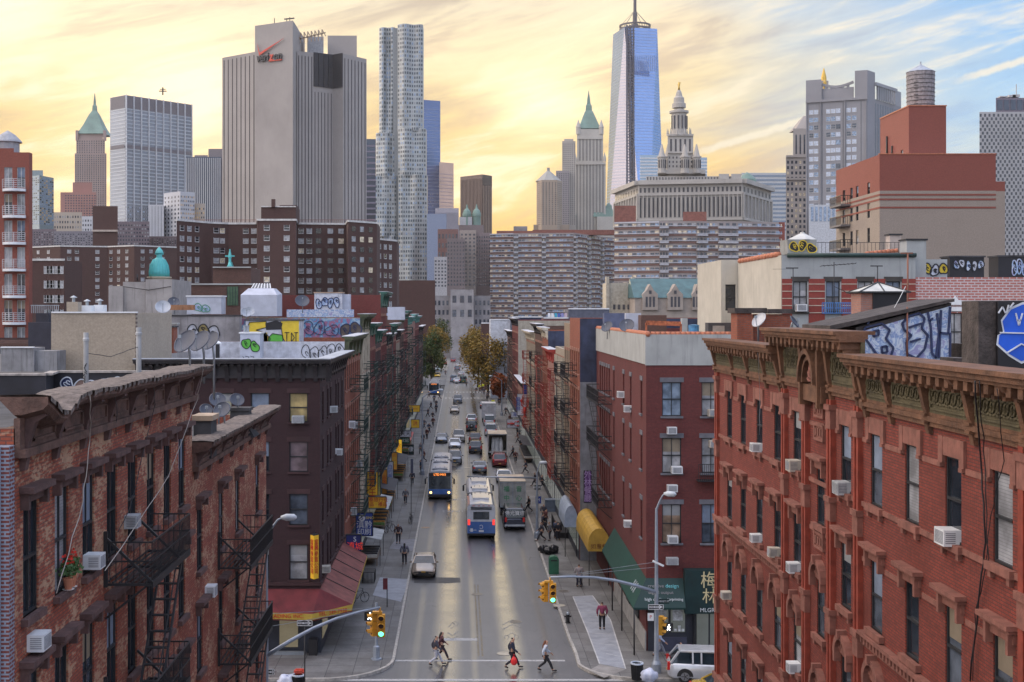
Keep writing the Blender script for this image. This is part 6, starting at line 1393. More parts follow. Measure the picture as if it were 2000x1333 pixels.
for j in range(nr):
 for i in range(17):
  x=A_.x+(B_.x-A_.x)*(i+(.25 if j%2 else.75))/17;z=z0+(z1-z0)*(j+.5)/nr;m.face([(x-.55,Y-.15,z-.85),(x+.55,Y-.15,z-.85),(x+.55,Y-.15,z+.75),(x-.55,Y-.15,z+.75)])
tag(m.build('windows',parent=r,fix=False),kind='stuff')
m=MB().use(LIME2)
for px,y in((1961,183),(1985,180),(1978,181)):a=W(px,190,Y+8);m.box(a.x-2,a.x+2,a.y,a.y+4,a.z,ZP(y,Y))
a=W(1985,190,Y+8);m.bar(a,(a.x,a.y,ZP(160,Y)),.4);m.build('roof_plant',parent=r,fix=False)
# ============ roofs and the blocks behind the rows
def box_px(root,px0,px1,py0,py1,Y,d,mt,name='wall',zb=None):
 return poly_tower(root,back([C2(px0,Y),C2(px1,Y)],d),ZP(py1,Y) if zb is None else zb,ZP(py0,Y),mt,name)
def dish(px,py,Y,dia,yaw,label,base,mt=None,elev=35):
 c=W(px,py,Y);r=thing('satellite_dish',label,'satellite dish',(c.x,c.y+.35,base),group='satellite dishes');mt=mt or mat('dish_grey',(.07,.08,.11),.5,var=.15)
 h=c.z-base;mb=MB().use(mt);N=20;R_=dia/2;M=Matrix.Rotation(yaw,3,'Z')@Matrix.Rotation(R(90-elev),3,'X')
 rings=[]
 for k in range(6):q=R_*k/5;rings.append([M@Vector((q*math.cos(2*math.pi*i/N),q*math.sin(2*math.pi*i/N),(q*q)/(R_*3.2)))+Vector((0,-.35,h)) for i in range(N)])
 mb.smooth=True
 for k in range(5):
  for i in range(N):j=(i+1)%N;mb.face([rings[k][i],rings[k][j],rings[k+1][j],rings[k+1][i]])
 mb.smooth=False
 for i in range(N):j=(i+1)%N;mb.bar(rings[5][i],rings[5][j],.03)
 mb.build('reflector',parent=r,local=True)
 m=MB().use(STEEL);m.tube([(0,0,0),(0,0,h*.75),(0,-.22,h)],.035,6);m.bar((0,-.3,h-.05),(0,0,h*.6),.03);m.build('mount',parent=r,local=True)
 f=M@Vector((0,-R_*.9,.02))+Vector((0,-.35,h));g=M@Vector((0,0,R_*.95))+Vector((0,-.35,h));m=MB().use(STEEL);m.bar(f,g,.03);m.box(g.x-.05,g.x+.05,g.y-.05,g.y+.05,g.z-.05,g.z+.05);m.build('feed_arm',parent=r,local=True)
 return r
zr=17.9
r=thing('roof_parapet','black tarred parapet wall with white graffiti on the nearest left roof','parapet',(-12,39,zr));Yp=39.2
poly_tower(r,[(XP(-10,37.5),37.5),(XP(90,37.5),37.5),(XP(105,Yp),Yp),(-8.75,Yp),(-8.75,39.7),(XP(-10,39.7),39.7)],17.6,18.62,mat('black_tar_wall',(.018,.018,.026),.6,var=.5),'wall')
m=MB().use(mat('pale_flashing',(.32,.29,.27),.8,var=.5,scale=4));
pp=[(XP(-10,37.5),37.5),(XP(90,37.5),37.5),(XP(105,Yp),Yp),(-8.75,Yp)]
for a,b in zip(pp,pp[1:]):m.bar((a[0],a[1]+.1,18.64),(b[0],b[1]+.1,18.64),.3,.06)
m.build('flashing',parent=r,fix=False)
graffiti(r,'S',Yp,XP(118,Yp),XP(245,Yp),17.95,18.5,5,[INKB,mat('tan_spray',(.25,.16,.13),.7)],WSP,5,.035)
for px,y0,y1,Y,lab in((168,650,752,31,'grey vent pipe with scribbles, standing on the nearest left roof'),(271,640,735,36,'plain pale vent pipe standing further along the nearest left roof')):
 q=thing('vent_pipe',lab,'pipe',(XP(px,Y),Y,17.9));m=MB().use(mat('pipe_grey',(.36,.37,.38),.6,.3,streak=.4));hh=ZP(y0,Y)-17.9;rr_=.062 if Y<34 else.075;m.lathe((0,0,0),[(rr_*1.5,0),(rr_*1.4,.12),(rr_,.2),(rr_,hh*.9),(rr_*1.25,hh*.9),(rr_*1.25,hh*.93),(rr_,hh*.94),(rr_,hh)],12);m.build('pipe',parent=q,local=True)
 if Y<34:
  m=MB().use(INK)
  for k in range(14):m.bar((rnd.uniform(-.05,.05),-rr_-.004,hh*.3+k*.05),(rnd.uniform(-.05,.05),-rr_-.004,hh*.33+k*.05),.014)
  m.build('scribble',parent=q,local=True,fix=False)
q=cable([W(169,690,31.2),W(215,697,33.5),W(270,678,36)],.01,label='slack black wire strung between the two roof vent pipes')
dish(366,671,38.6,.78,R(-35),'largest dark satellite dish at the far edge of the nearest left roof',18.35)
dish(394,670,40.2,.74,R(-35),'second dark dish half hidden behind the largest one on the left roof',18.2)
dish(414,669,41.6,.68,R(-35),'third dark dish, rightmost of the trio on the left roof edge',17.6)
dish(435,803,46,.62,R(-15),'round blue grey dish in front on the lower left roof',15.7);dish(402,802,46.5,.45,R(20),'small dish on the lower left roof beside the tarred chimney',15.7);dish(424,783,49,.6,R(20),'dish at the back left of the lower left roof',15.7);dish(462,783,50,.55,R(25),'dish at the back right of the lower left roof',15.7)
q=thing('chimney','squat tarred chimney with pale cap on the lower left roof','chimney',(XP(395,42.5),42.5,15.6));m=MB().use(TAR);m.box(XP(378,42),XP(412,42),42,43,15.6,ZP(822,42));m.build('shaft',parent=q);m=MB().use(mat('tan_cap',(.33,.25,.18),.8,var=.4));m.box(XP(375,42),XP(416,42),41.92,43.1,ZP(822,42),ZP(812,42));m.build('cap',parent=q)
q=thing('chimney','tarred chimney at the far end of the lower left roof','chimney',(XP(468,50),50,15.6));m=MB().use(TAR);m.lathe((XP(468,50),50.3,15.6),[(.9,0),(.55,.35),(.5,1.0),(.58,1.0),(.58,1.12)],4,rot=R(45));m.build('shaft',parent=q)
r=bld('cream_building','cream brick rear building with blank wall behind the nearest left roof',180,78);CB=brick('cream_wall',(.42,.35,.27),(.38,.32,.25),(.34,.29,.23),dirt=.3)
masonry(r,XP(100,76.4),-19.32,76.4,86,0,ZP(612,76.4),CB,{},parapet=.3)
m=MB().use(mat('dark_quoin',(.12,.09,.08),.8))
for k in range(26):m.box(-19.32,-19.30+.05,76.36,76.6,14+k*.25,14.12+k*.25)
m.build('quoins',parent=r,fix=False)
m=MB().use(WHITE);m.box(XP(100,76.3),-19.2,76.3,76.5,ZP(612,76.4)+.003,ZP(612,76.4)+.09);m.build('coping',parent=r)
for a,b,y,Y,lab,mt in((130,152,590,80,'cream chimney with a metal cowl on the cream building roof',CB),(157,178,597,81,'white roof box beside the cowl on the cream building',WHITE),(183,202,596,82,'second white roof box on the cream building',WHITE)):
 q=thing('roof_box' if mt is WHITE else 'chimney',lab,'roof box' if mt is WHITE else 'chimney',(XP(a,Y),Y,20));box_px(q,a,b,y,612,Y,.8,mt,'casing',zb=19.9)
 m=MB().use(STEEL);m.lathe((XP((a+b)/2,Y),Y+.3,ZP(y,Y)),[(.1,0),(.1,.25),(.25,.27),(.03,.4)],10);m.build('cowl',parent=q)
r=bld('grey_shed_building','grey concrete rear block with stained panels at far left',50,74);m=MB().use(mat('stained_concrete',(.24,.24,.25),.85,var=.3,scale=1,streak=.9));m.box(XP(2,74),XP(66,74),74,76,14,ZP(680,74));m.box(XP(66,74)+.003,XP(108,74),74.3,76,14,ZP(686,74));m.build('wall',parent=r)
m=MB().use(WHITE);m.box(XP(2,74),XP(66,74),73.9,74.2,ZP(680,74)+.002,ZP(680,74)+.07);m.build('coping',parent=r)
r=bld('dark_rear_block','dark tarred rear block beside the balcony tower',80,92);box_px(r,55,104,630,700,92,5,mat('dark_block',(.03,.03,.045),.7),zb=0);box_px(r,70,95,612,631,93,3,MATS['dark_block'],'bulkhead')
m=MB().use(STEEL);
for k in range(14):m.bar(W(62+k*4,612,91.9),W(62+k*4,596,91.9),.04)
m.bar(W(60,597,91.9),W(116,597,91.9),.05);m.build('roof_railing',parent=r,fix=False)
STUC=mat('old_stucco',(.33,.31,.30),.9,var=.2,scale=.7,streak=.5)
r=bld('stucco_building','tall windowless grey stucco building under the turquoise dome',272,112);box_px(r,212,240,559,640,112,8,STUC,'low_wall',zb=0);box_px(r,240.2,284,551,640,112.2,8,STUC,zb=0);box_px(r,284.2,336,546,640,112,8,STUC,'high_wall',zb=0)
m=MB().use(BLACK);m.tube([W(268,549,111.9),W(268,536,111.9)],.06,5);m.tube([W(240,560,111.9),W(290,567,111.9),W(334,560,111.9)],.03,4);m.build('pipework',parent=r)
def domech(px,ytip,ydome,yb,w,Y,label,full=True):
 q=thing('church_cupola',label,'cupola',(XP(px,Y),Y,ZP(yb,Y)),group='turquoise church cupolas');TQ=mat('turquoise_copper',(.10,.48,.48),.5,var=.15,scale=1);s=Y/2500;m=MB().use(TQ)
 h=(yb-ydome)*s;w_=w*s/2;m.smooth=True
 m.lathe((0,0,0),[(w_*1.0,0),(w_*1.02,h*.25),(w_*.9,h*.6),(w_*.6,h*.88),(w_*.3,h)] if full else[(w_,0),(w_*.5,h*.5),(w_*.3,h)],20);m.smooth=False
 for k in range(20):a_=2*math.pi*k/20;m.tube([(w_*f*math.cos(a_),w_*f*math.sin(a_),h*g) for f,g in((1.03,0),(1.05,.25),(.93,.6),(.62,.89))] if full else[(w_,0,0),(w_*.4,0,h)],.04,4)
 m.build('dome',parent=q,local=True,fix=False)
 m=MB().use(TQ);ht=(yb-ytip)*s;m.lathe((0,0,h),[(w_*.32,0),(w_*.30,.35),(w_*.45,.5),(w_*.35,.8),(.08,1.2)],12);m.bar((0,0,h+1),(0,0,ht),.13);m.bar((-.5,0,ht-.75),(.5,0,ht-.75),.15);m.build('finial',parent=q,local=True,fix=False)
 if full:m=MB().use(mat('cream_drum',(.45,.40,.30),.8));m.lathe((0,0,-2),[(w_*1.15,0),(w_*1.15,1.8),(w_*1.3,1.85),(w_*1.3,2)],8,rot=R(22));m.build('drum',parent=q,local=True)
domech(311,484,503,541,37,150,'turquoise ribbed church dome with a cross above the grey stucco building');domech(449,487,512,524,16,138,'small turquoise cupola and cross on the brick bulkhead',False)
RRB=BR['brown']
r=bld('brick_rear_building','reddish brown rear building with brick bulkhead and green window grate',420,125);box_px(r,331,500,556,640,125,8,RRB,zb=0);box_px(r,416,490,523,557,125.2,6,RRB,'bulkhead');m=MB().use(GREYST);m.bar(W(331,555.5,125),W(500,555.5,125),.3,.15);m.bar(W(416,522.5,125.1),W(490,522.5,125.1),.3,.12);m.build('coping',parent=r)
m=MB().use(mat('green_grate',(.07,.13,.07),.6));a,b=W(444,597,124.9),W(465,560,124.9);m.box(a.x,b.x,a.y,a.y+.1,a.z,b.z);m.use(GFE);[m.bar((a.x+(b.x-a.x)*k/4,a.y-.03,a.z),(a.x+(b.x-a.x)*k/4,a.y-.03,b.z),.05) for k in range(5)];m.build('grated_window',parent=r,fix=False)
WB2=mat('white_bulkhead',(.46,.49,.57),.7,var=.15,scale=1.2)
r=bld('roof_bulkhead','big white painted roof bulkhead with a hipped skylight',506,105);Yb=105;z0,z1=ZP(618,Yb),ZP(574,Yb);xa,xb=XP(470,Yb),XP(541,Yb)
m=MB().use(WB2);m.poly([(xa,Yb,z0),(xb,Yb,z0),(xb,Yb+3,z0),(xa,Yb+3,z0),(xa,Yb,z1-.1),(xb,Yb,z1-.1),(xb,Yb+3,z1),(xa,Yb+3,z1),(xa+.5,Yb+.8,z1+.45),(xb-.4,Yb+.8,z1+.45),(xb-.4,Yb+2.4,z1+.45),(xa+.5,Yb+2.4,z1+.45)],[(0,1,5,4),(1,2,6,5),(2,3,7,6),(3,0,4,7),(4,5,9,8),(5,6,10,9),(6,7,11,10),(7,4,8,11),(8,9,10,11)]);m.build('wall',parent=r)
m=MB().use(G_MID);m.prism([(xa+.75,Yb+.9,z1+.47),(xb-.65,Yb+.9,z1+.47),(xb-.8,Yb+1.5,z1+.85),(xa+.9,Yb+1.5,z1+.85)],(0,.2,.05),.1);m.use(WHITE)
for k in range(7):f=k/6;m.bar((xa+.75+(xb-xa-1.4)*f,Yb+.86,z1+.46),(xa+.9+(xb-xa-1.7)*f,Yb+1.46,z1+.86),.06)
m.build('skylight',parent=r,fix=False)
def wallpiece(name,label,px0,px1,py0,py1,Y,d,mt,cat='roof structure',zb=None,cap=None):
 q=thing(name,label,cat,(XP((px0+px1)/2,Y),Y,ZP(py1,Y) if zb is None else zb));box_px(q,px0,px1,py0,py1,Y,d,mt,'wall',zb)
 if cap:m=MB().use(cap);m.box(XP(px0,Y)-.08,XP(px1,Y)+.08,Y-.08,Y+d+.05,ZP(py0,Y)+.002,ZP(py0,Y)+.1);m.build('cap',parent=q)
 return q
def Gz(py,Y):return ZP(py,Y)
q=wallpiece('roof_bulkhead','roof bulkhead covered in big yellow and green graffiti',480,585,627,706,92.75,2.5,SP_WHITE,cap=TAR);Yg=92.75
m=MB().use(YEL)
for pts in([(487,630),(520,628),(520,640),(500,645),(518,650),(528,662),(524,672),(512,665),(490,655),(483,642)],[(548,628),(584,626),(584,676),(560,674),(552,660)],[(505,652),(522,650),(524,690),(523,704),(513,704),(512,680)]):
 m.poly([W(a,b,Yg-.012) for a,b in pts],[tuple(range(len(pts)))])
m.use(GRN);m.poly([W(a,b,Yg-.016) for a,b in[(524,660),(532,652),(552,655),(553,672),(540,678),(524,674)]],[tuple(range(6))]);m.use(INK)
m.poly([W(a,b,Yg-.02) for a,b in[(518,632),(540,626),(552,632),(549,644),(520,645)]],[tuple(range(5))])
g=m.build('graffiti',parent=q,fix=False);m=MB().use(INK)
for pl in([(487,630),(520,628),(520,640),(500,645),(518,650),(528,662),(524,672),(512,665),(490,655),(483,642),(487,630)],[(548,628),(552,660),(560,674),(584,676)],[(524,660),(532,652),(552,655),(553,672),(540,678),(524,674),(524,660)],[(560,650),(560,668)],[(556,650),(565,650)],[(569,650),(569,668),(575,660),(569,650)],[(578,650),(578,668)],[(575,650),(582,650)],[(526,682),(540,678),(556,684),(552,702),(530,703),(526,690)],[(531,690),(536,686),(542,692),(548,687)],[(562,682),(566,700),(580,699)],[(508,652),(506,680),(511,704)]):
 for a,b in zip(pl,pl[1:]):m.bar(W(*a,Yg-.03),W(*b,Yg-.03),.05)
m.build('outline',parent=g,fix=False)
q=wallpiece('roof_bulkhead','low white roof hut with a fat green graffiti tag',469,508,652,706,90,1.6,WB2,cap=WHITE);graffiti(q,'S',90,XP(474,90),XP(506,90),Gz(690,90),Gz(660,90),2,[GRN],INK,8,.05)
m=MB().use(INK);[m.bar(W(474+k*5,696,89.98),W(478+k*5,703-(k%2)*6,89.98),.03) for k in range(5)];m.build('scribble',parent=q,fix=False)
for px in(478,484):m=MB().use(STEEL);m.lathe((XP(px,90.4),90.4,Gz(652,90)),[(.1,0),(.1,.5),(.14,.5),(.14,.56)],8);m.build('flue',parent=q)
q=[o for o in C.objects if o.get('label','').startswith('orange brick tenement with heavy')][0];graffiti(q,'S',92.60,XP(590,92.6),XP(672,92.6),16.75,18.2,5,[SP_WHITE],INK,12,.045)
q=[o for o in C.objects if o.get('label','').startswith('cream pilastered')][0];graffiti(q,'S',106.95,XP(662,107),XP(703,107),18.3,19.8,2,[mat('olive_spray',(.10,.08,.07),.7)],INKB,15,.08);graffiti(q,'S',106.94,XP(590,107),XP(660,107),18.3,19.7,3,None,INKB,19,.05)
q=wallpiece('roof_wall','grey rooftop wall with black and white graffiti left of the yellow piece',330,468,618,700,96,1.0,mat('patchy_render',(.27,.26,.27),.85,var=.35,scale=.8,streak=.6),zb=14,cap=TAR);graffiti(q,'S',95.99,XP(366,96),XP(430,96),Gz(662,96),Gz(632,96),3,[SP_WHITE,mat('olive_spray2',(.25,.20,.08),.7)],INK,33,.07)
q=wallpiece('chimney','red brick chimney stack in the grey wall behind the satellite dishes',306,339,640,705,88,1.2,BR['orange'],'chimney',zb=14,cap=TAR)
wallpiece('roof_wall','light grey stucco wall beside the brick chimney stack',296,345,634,700,89.5,.6,STUC,zb=14,cap=GREYST)
q=wallpiece('roof_shed','white rooftop shed daubed with blue graffiti below the small cross',365,432,580,614,104,2,WB2,cap=WHITE);graffiti(q,'S',103.99,XP(380,104),XP(410,104),Gz(612,104),Gz(590,104),2,[SP_BLUE],mat('green_line',(.05,.25,.12),.6),44,.05)
wallpiece('roof_beam','rust stained concrete beam lying along the rooftops',326,378,596,606,98,.6,mat('rust_beam',(.30,.15,.08),.85,var=.5,scale=2))
q=wallpiece('roof_shed','rooftop shed with blue and white graffiti near the tall green corniced tenement',614,668,573,614,126,2,SP_WHITE,cap=mat('rusty_top',(.35,.25,.18),.8));graffiti(q,'S',125.98,XP(617,126),XP(662,126),Gz(606,126),Gz(580,126),4,[SP_BLUE],INKB,50,.08)
q=wallpiece('roof_shed','narrow pale shed with a heart shaped tag beside the blue graffiti shed',669,683,575,610,127,1.5,WB2);wallpiece('roof_wall','low roof wall sprayed pale blue across the left rooftops',560,690,605,620,118,.8,SP_BLUE)
wallpiece('roof_hut','white roof hut beside the black flue, left of the street gap',757,790,600,625,160,2,WB2)
for(px,py,Y,d,lab) in((537,586,108,1.1,'dish on a bent post right of the white bulkhead'),(590,590,110,1.2,'oval dish seen edge on between the brick walls'),(339,592,100,.9,'grey dish standing on the rust stained beam'),(318,602,94,1.1,'pale dish at the right end of the cream roof'),(479,612,99,.8,'left one of two small dishes under the white bulkhead'),(487,610,100,.8,'right one of two small dishes under the white bulkhead')):
 dish(px,py,Y,d,rnd.uniform(-.5,.6),lab,ZP(py+22,Y),mat('dish_pale',(.40,.43,.48),.5) if px in(318,479,487) else None)
q=thing('roof_vent','black roof vent with pale cowl behind the trio of dishes','vent',(XP(425,86),86,ZP(700,86)));m=MB().use(BLACK);m.lathe((0,0,0),[(.14,0),(.14,1.0)],10);m.build('pipe',parent=q,local=True);m=MB().use(WHITE);m.lathe((0,0,1.0),[(.24,-.05),(.26,.02),(.1,.15)],10);m.build('cowl',parent=q,local=True)
def filler(label,x0,x1,y0,y1,z,mt):
 r=thing('rear_building',label,'building',((x0+x1)/2,(y0+y1)/2,0),group='low rear buildings');masonry(r,x0,x1,y0,y1,0,z,mt,{},parapet=.4,roofm=rnd.choice([SILVER,TAR]))
filler('low rear building behind the maroon corner building',-36,-19.6,86.5,104,17.6,STUC);filler('rear building with silver roof left of the stucco building',-60,-31,100,111,18.0,RRB)
filler('rear building below the housing blocks, far left',-90,-36,130,220,17.8,BR['dark']);filler('rear building behind the left row, middle distance',-60,-22.6,150,230,18.2,BR['brown']);filler('rear building behind the far end of the left row',-70,-22.6,240,300,18,GREYR)
filler('rear building behind the right row, near',24,60,112,150,18.0,GREYR);filler('rear building behind the right row, middle',24.2,70,155,230,18.3,BR['brown']);filler('rear building behind the right row, far',24.2,80,236,290,19.0,BR['dark'])
r=bld('stucco_building','grey stucco tenement with tall brick banded windows beyond the ornate roofline',1640,80);GST=mat('grey_green_stucco',(.34,.36,.36),.85,var=.1,scale=.8,streak=.35);CRS=mat('warm_lit_stucco',(.46,.43,.36),.85,var=.1,scale=.8,streak=.3)  # second stucco is the same wall with warm light put into its colour
Yg=76.75;xs=19.35;xe=XP(1788,Yg);zt=ZP(499,Yg);zbk=ZP(545,Yg)
STRIPED=brick('banded_brick',(.30,.045,.03),(.27,.04,.03),(.2,.06,.05),dirt=.1)
wx=[XP(1563,Yg),XP(1627,Yg),XP(1690,Yg),XP(1745,Yg)]
masonry(r,xs,xe,Yg,88.6,0,zt,GST,{'S':dict(c=wx,w=.85,rows=[(ZP(610,Yg),ZP(550,Yg)+.0)],style='four',lintel='flat',stone=mat('dark_lintel',(.05,.045,.04),.7),set='mix')},parapet=.4)
last=xs
for c in wx+[None]:
 b=c-.5 if c else xe;m=MB().use(STRIPED);m.box(last,b,Yg-.05,Yg-.003,ZP(640,Yg),zbk);m.use(CRM)
 for k in range(5):m.box(last,b,Yg-.07,Yg-.051,ZP(556+k*14,Yg),ZP(554.5+k*14,Yg))
 last=c+.5 if c else 0;m.build('brick_pier',parent=r)
m=MB().use(CRS);m.box(xs-.05,xs-.003,Yg,88.6,14,zt);m.build('lit_side_sheet',parent=r)  # thin sheet giving the street side its warm lit tone by colour
m=MB().use(GFE);m.tube([(xs+.3,Yg-.1,zt),(xe,Yg-.1,zt)],.13,8);m.build('gutter',parent=r)
m=MB().use(COP);
for k in range(12):m.tube([(xs,77.5+k*.9,zt+.1),(xs,78.3+k*.9,zt+.1)],[.16,.19],6)
for k in range(8):m.tube([W(1690+k*8,496-k*.8,77.6),W(1697+k*8,495-k*.8,77.6)],[.12,.15],6)
m.build('coping',parent=r,fix=False)
m=MB().use(mat('blue_iron',(.05,.16,.40),.5))
for k in range(18):m.bar(W(1606+k*4,612,Yg-.9),W(1606+k*4,592,Yg-.9),.04)
for y in(592,602,612):m.bar(W(1606,y,Yg-.9),W(1676,y,Yg-.9),.06)
m.bar(W(1606,612,Yg-.9),W(1606,612,Yg),.05);m.bar(W(1676,612,Yg-.9),W(1676,612,Yg),.05);m.build('fire_escape_railing',parent=r,fix=False)
x2=18.15;masonry(r,x2,xs+3,88.7,97.5,0,ZP(508,88.7),CRS,{'S':dict(c=[18.8],w=.72,rows=[(ZP(607,88.7),ZP(556,88.7))])},parapet=.3,name='rear_wall')
q=thing('roof_shed','wooden door hut on the flat roof below the cream stucco wall','roof structure',(18,90,18.9));m=MB().use(mat('hut_dark',(.05,.045,.045),.7));m.box(17.0,19.25,87.4,88.5,18.2,19.7);m.use(mat('hut_door',(.28,.24,.2),.7));m.box(17.3,18.1,87.34,87.395,18.3,19.5);m.build('hut',parent=q)
ac_unit('S',Yg,wx[0],ZP(609,Yg),'white air conditioner in the grey stucco tenement above the roof dishes',.6,.42)
q=wallpiece('skylight_hut','round roof hut with graffiti and a glazed cone on the grey stucco tenement',1538,1595,468,497,78.5,1.8,mat('graffiti_grey',(.25,.26,.25),.8));graffiti(q,'S',78.49,XP(1542,78.5),XP(1594,78.5),Gz(496,78.5),Gz(470,78.5),3,[INK],YEL,61,.05)
m=MB().use(mat('skylight_pale',(.45,.45,.42),.4));m.lathe((XP(1567,79.4),79.4,Gz(468,78.5)),[(1.0,0),(.15,.42),(.12,.5)],8);m.build('glazed_cone',parent=q)
q=thing('roof_fence','thin iron railing along the roof of the grey stucco tenement','railing',(XP(1660,79),79,zt-.3));m=MB().use(BLACK)
for k in range(34):m.bar(W(1545+k*7.5,500,79),W(1545+k*7.5,474,79),.02)
m.bar(W(1545,474,79),W(1792,474,79),.03);m.build('bars',parent=q,fix=False)
wallpiece('chimney','pale stucco chimney with black vents at the end of the grey stucco tenement',1771,1809,470,545,77.2,1.2,GST,'chimney',cap=BLACK);wallpiece('chimney','thin brick chimney with a metal cowl in front of the tank building',1738,1760,460,492,82,.8,mat('tan_chimney',(.38,.32,.28),.8),'chimney',cap=BLACK)
for(px,y0,y1,Y,arms,lab) in((1629,512,612,70,True,'television aerial with long arms in front of the grey stucco tenement'),(1549,524,610,70,False,'thin roof mast with a short head left of the aerial'),(1773,495,650,52,False,'rusty pole rising from the ornate roof near the pyramid skylight'),(1714,520,560,74,False,'pale mast with knobs behind the pyramid skylight')):
 q=thing('aerial',lab,'aerial',(XP(px,Y),Y,ZP(y1,Y)),group='roof aerials');m=MB().use(BLACK if px!=1773 else mat('rust_pole',(.20,.08,.05),.7));m.tube([W(px,y1,Y),W(px,y0,Y)],.025 if px!=1773 else.035,6)
 if arms:
  m.bar(W(1603,520,Y),W(1672,515,Y-.3),.03)
  for k in range(9):a=W(1605+k*8,520-k*.6,Y);m.bar(a+Vector((0,-.35,.03)),a+Vector((0,.35,-.03)),.018)
  m.bar(W(1629,560,Y),W(1668,578,Y),.03)
 else:m.bar(W(px-14,y0,Y),W(px+10,y0,Y),.04 if px!=1714 else.02,.06);m.bar(W(px-40 if px==1549 else px-3,y0+2,Y),W(px,y0+2,Y),.015)
 m.build('mast',parent=q,fix=False)
r=bld('pink_building','pink and white checked brick building with pediment windows at the right edge',1900,78);PKB=brick('pink_painted_brick',(.46,.17,.14),(.40,.14,.12),(.56,.50,.50),dirt=.1,bw=.42,bh=.16,ms=.035);xa=xe+.02
masonry(r,xa,44,Yg+.05,88,0,ZP(542,Yg),PKB,{'S':dict(c=[XP(1866,Yg),XP(1810,Yg),XP(1935,Yg)],w=.9,rows=[(ZP(685,Yg),ZP(612,Yg))],style='four',set='mix')},parapet=.3)
m=MB().use(WHITE)
for px in(1866,):
 for(a,b,c,d) in((-22,-16,600,690),(16,22,600,690),(-24,24,600,608),(-24,24,686,692)):m.box(XP(px+a,Yg),XP(px+b,Yg),Yg-.09,Yg-.003,ZP(d,Yg),ZP(c,Yg))
 m.prism([W(px-24,596,Yg-.09),W(px+24,596,Yg-.09),W(px+18,588,Yg-.09),W(px+6,586,Yg-.09),W(px,578,Yg-.09),W(px-6,586,Yg-.09),W(px-18,588,Yg-.09)],(0,1,0),.08)
m.build('window_surround',parent=r,fix=False)
q=wallpiece('roof_wall','rooftop wall with yellow and black graffiti lettering, far right',1801,1850,507,543,80,.8,GST);graffiti(q,'S',79.99,XP(1803,80),XP(1850,80),Gz(542,80),Gz(510,80),3,[YEL,SP_WHITE,YEL],INK,71,.07)
q=wallpiece('roof_hut','dark rooftop hut sprayed blue and white, far right',1855,1922,503,543,81,1.5,INK,cap=TAR);graffiti(q,'S',80.99,XP(1862,81),XP(1920,81),Gz(530,81),Gz(505,81),5,[SP_BLUE,SP_WHITE],INK,75,.06)
q=wallpiece('roof_hut','second dark rooftop hut with scrawled tags at the right edge',1950,2010,502,543,82,1.5,INK,cap=TAR);graffiti(q,'S',81.99,XP(1975,82),XP(2008,82),Gz(540,82),Gz(505,82),3,None,SP_BLUE,77,.06)
q=thing('stair_bulkhead','sloping roof stair bulkhead with large pale blue graffiti letters','roof structure',(14.5,42,18.6));Yw=42;P1,P2,P3,P4=W(1672,640,Yw),W(1858,592,Yw),W(1858,726,Yw),W(1672,712,Yw)
TARW=mat('cracked_tar',(.055,.045,.042),.85,var=.6,scale=2.5,bump=.6)
m=MB().use(TARW);m.prism([P4,P3,P2,P1],(0,1,0),3.0);m.build('wall',parent=q);m=MB().use(TARW);e1=P1+Vector((-.9,-.15,-.1));e2=P2+Vector((.05,-.15,.04));m.prism([e1,e2,e2+Vector((0,0,.10)),e1+Vector((0,0,.16))],(0,1,0),3.4);m.build('roof',parent=q)
m=MB().use(SP_BLUE);m.poly([P1+Vector((.1,-.004,-.15)),P2+Vector((-.02,-.004,-.1)),P3+Vector((-.02,-.004,0)),P4+Vector((.1,-.004,0))],[(0,1,2,3)]);g=m.build('graffiti',parent=q,fix=False)
m=MB().use(INKB)
for pl in([(1690,640),(1722,632),(1738,645),(1730,662),(1745,680),(1738,702),(1712,705)],[(1705,648),(1716,645),(1716,655),(1706,658),(1705,648)],[(1722,678),(1732,676),(1733,688),(1723,690),(1722,678)],[(1690,640),(1684,655),(1695,668),(1718,700)],[(1762,632),(1775,618),(1795,612),(1806,622),(1800,642),(1812,655),(1806,682),(1790,700),(1772,692),(1770,668),(1780,655),(1766,645),(1762,632)],[(1775,640),(1800,632)],[(1778,668),(1798,662)],[(1812,610),(1818,640),(1820,690),(1828,700),(1834,650),(1830,612)],[(1838,606),(1836,650),(1852,652),(1856,600)],[(1836,650),(1834,700)],[(1856,650),(1855,715)],[(1780,712),(1850,716)],[(1690,708),(1760,712)],[(1815,628),(1822,622)],[(1700,622),(1694,634)]):
 for a,b in zip(pl,pl[1:]):m.bar(W(*a,Yw-.03),W(*b,Yw-.03),.065)
m.build('outline',parent=g,fix=False)
m=MB().use(mat('rust_pole',(.20,.08,.05),.7));m.tube([W(1772,600,41.9),W(1772,715,41.9)],.03,6);m.build('drain_pipe',parent=q)
q=thing('skylight_box','black skylight box with white scrawl and a glass pyramid top','skylight',(15,47,18.6));Ys=46.5;xa,xb=XP(1705,Ys),XP(1771,Ys);xl_=XP(1682,Ys);zt2=ZP(572,Ys);m=MB().use(INK);m.box(xa,xb,Ys,Ys+1.3,18.3,zt2);m.use(BR['pink']);m.box(xl_,xa-.003,Ys+.05,Ys+1.2,18.3,zt2-.02);m.build('box',parent=q)
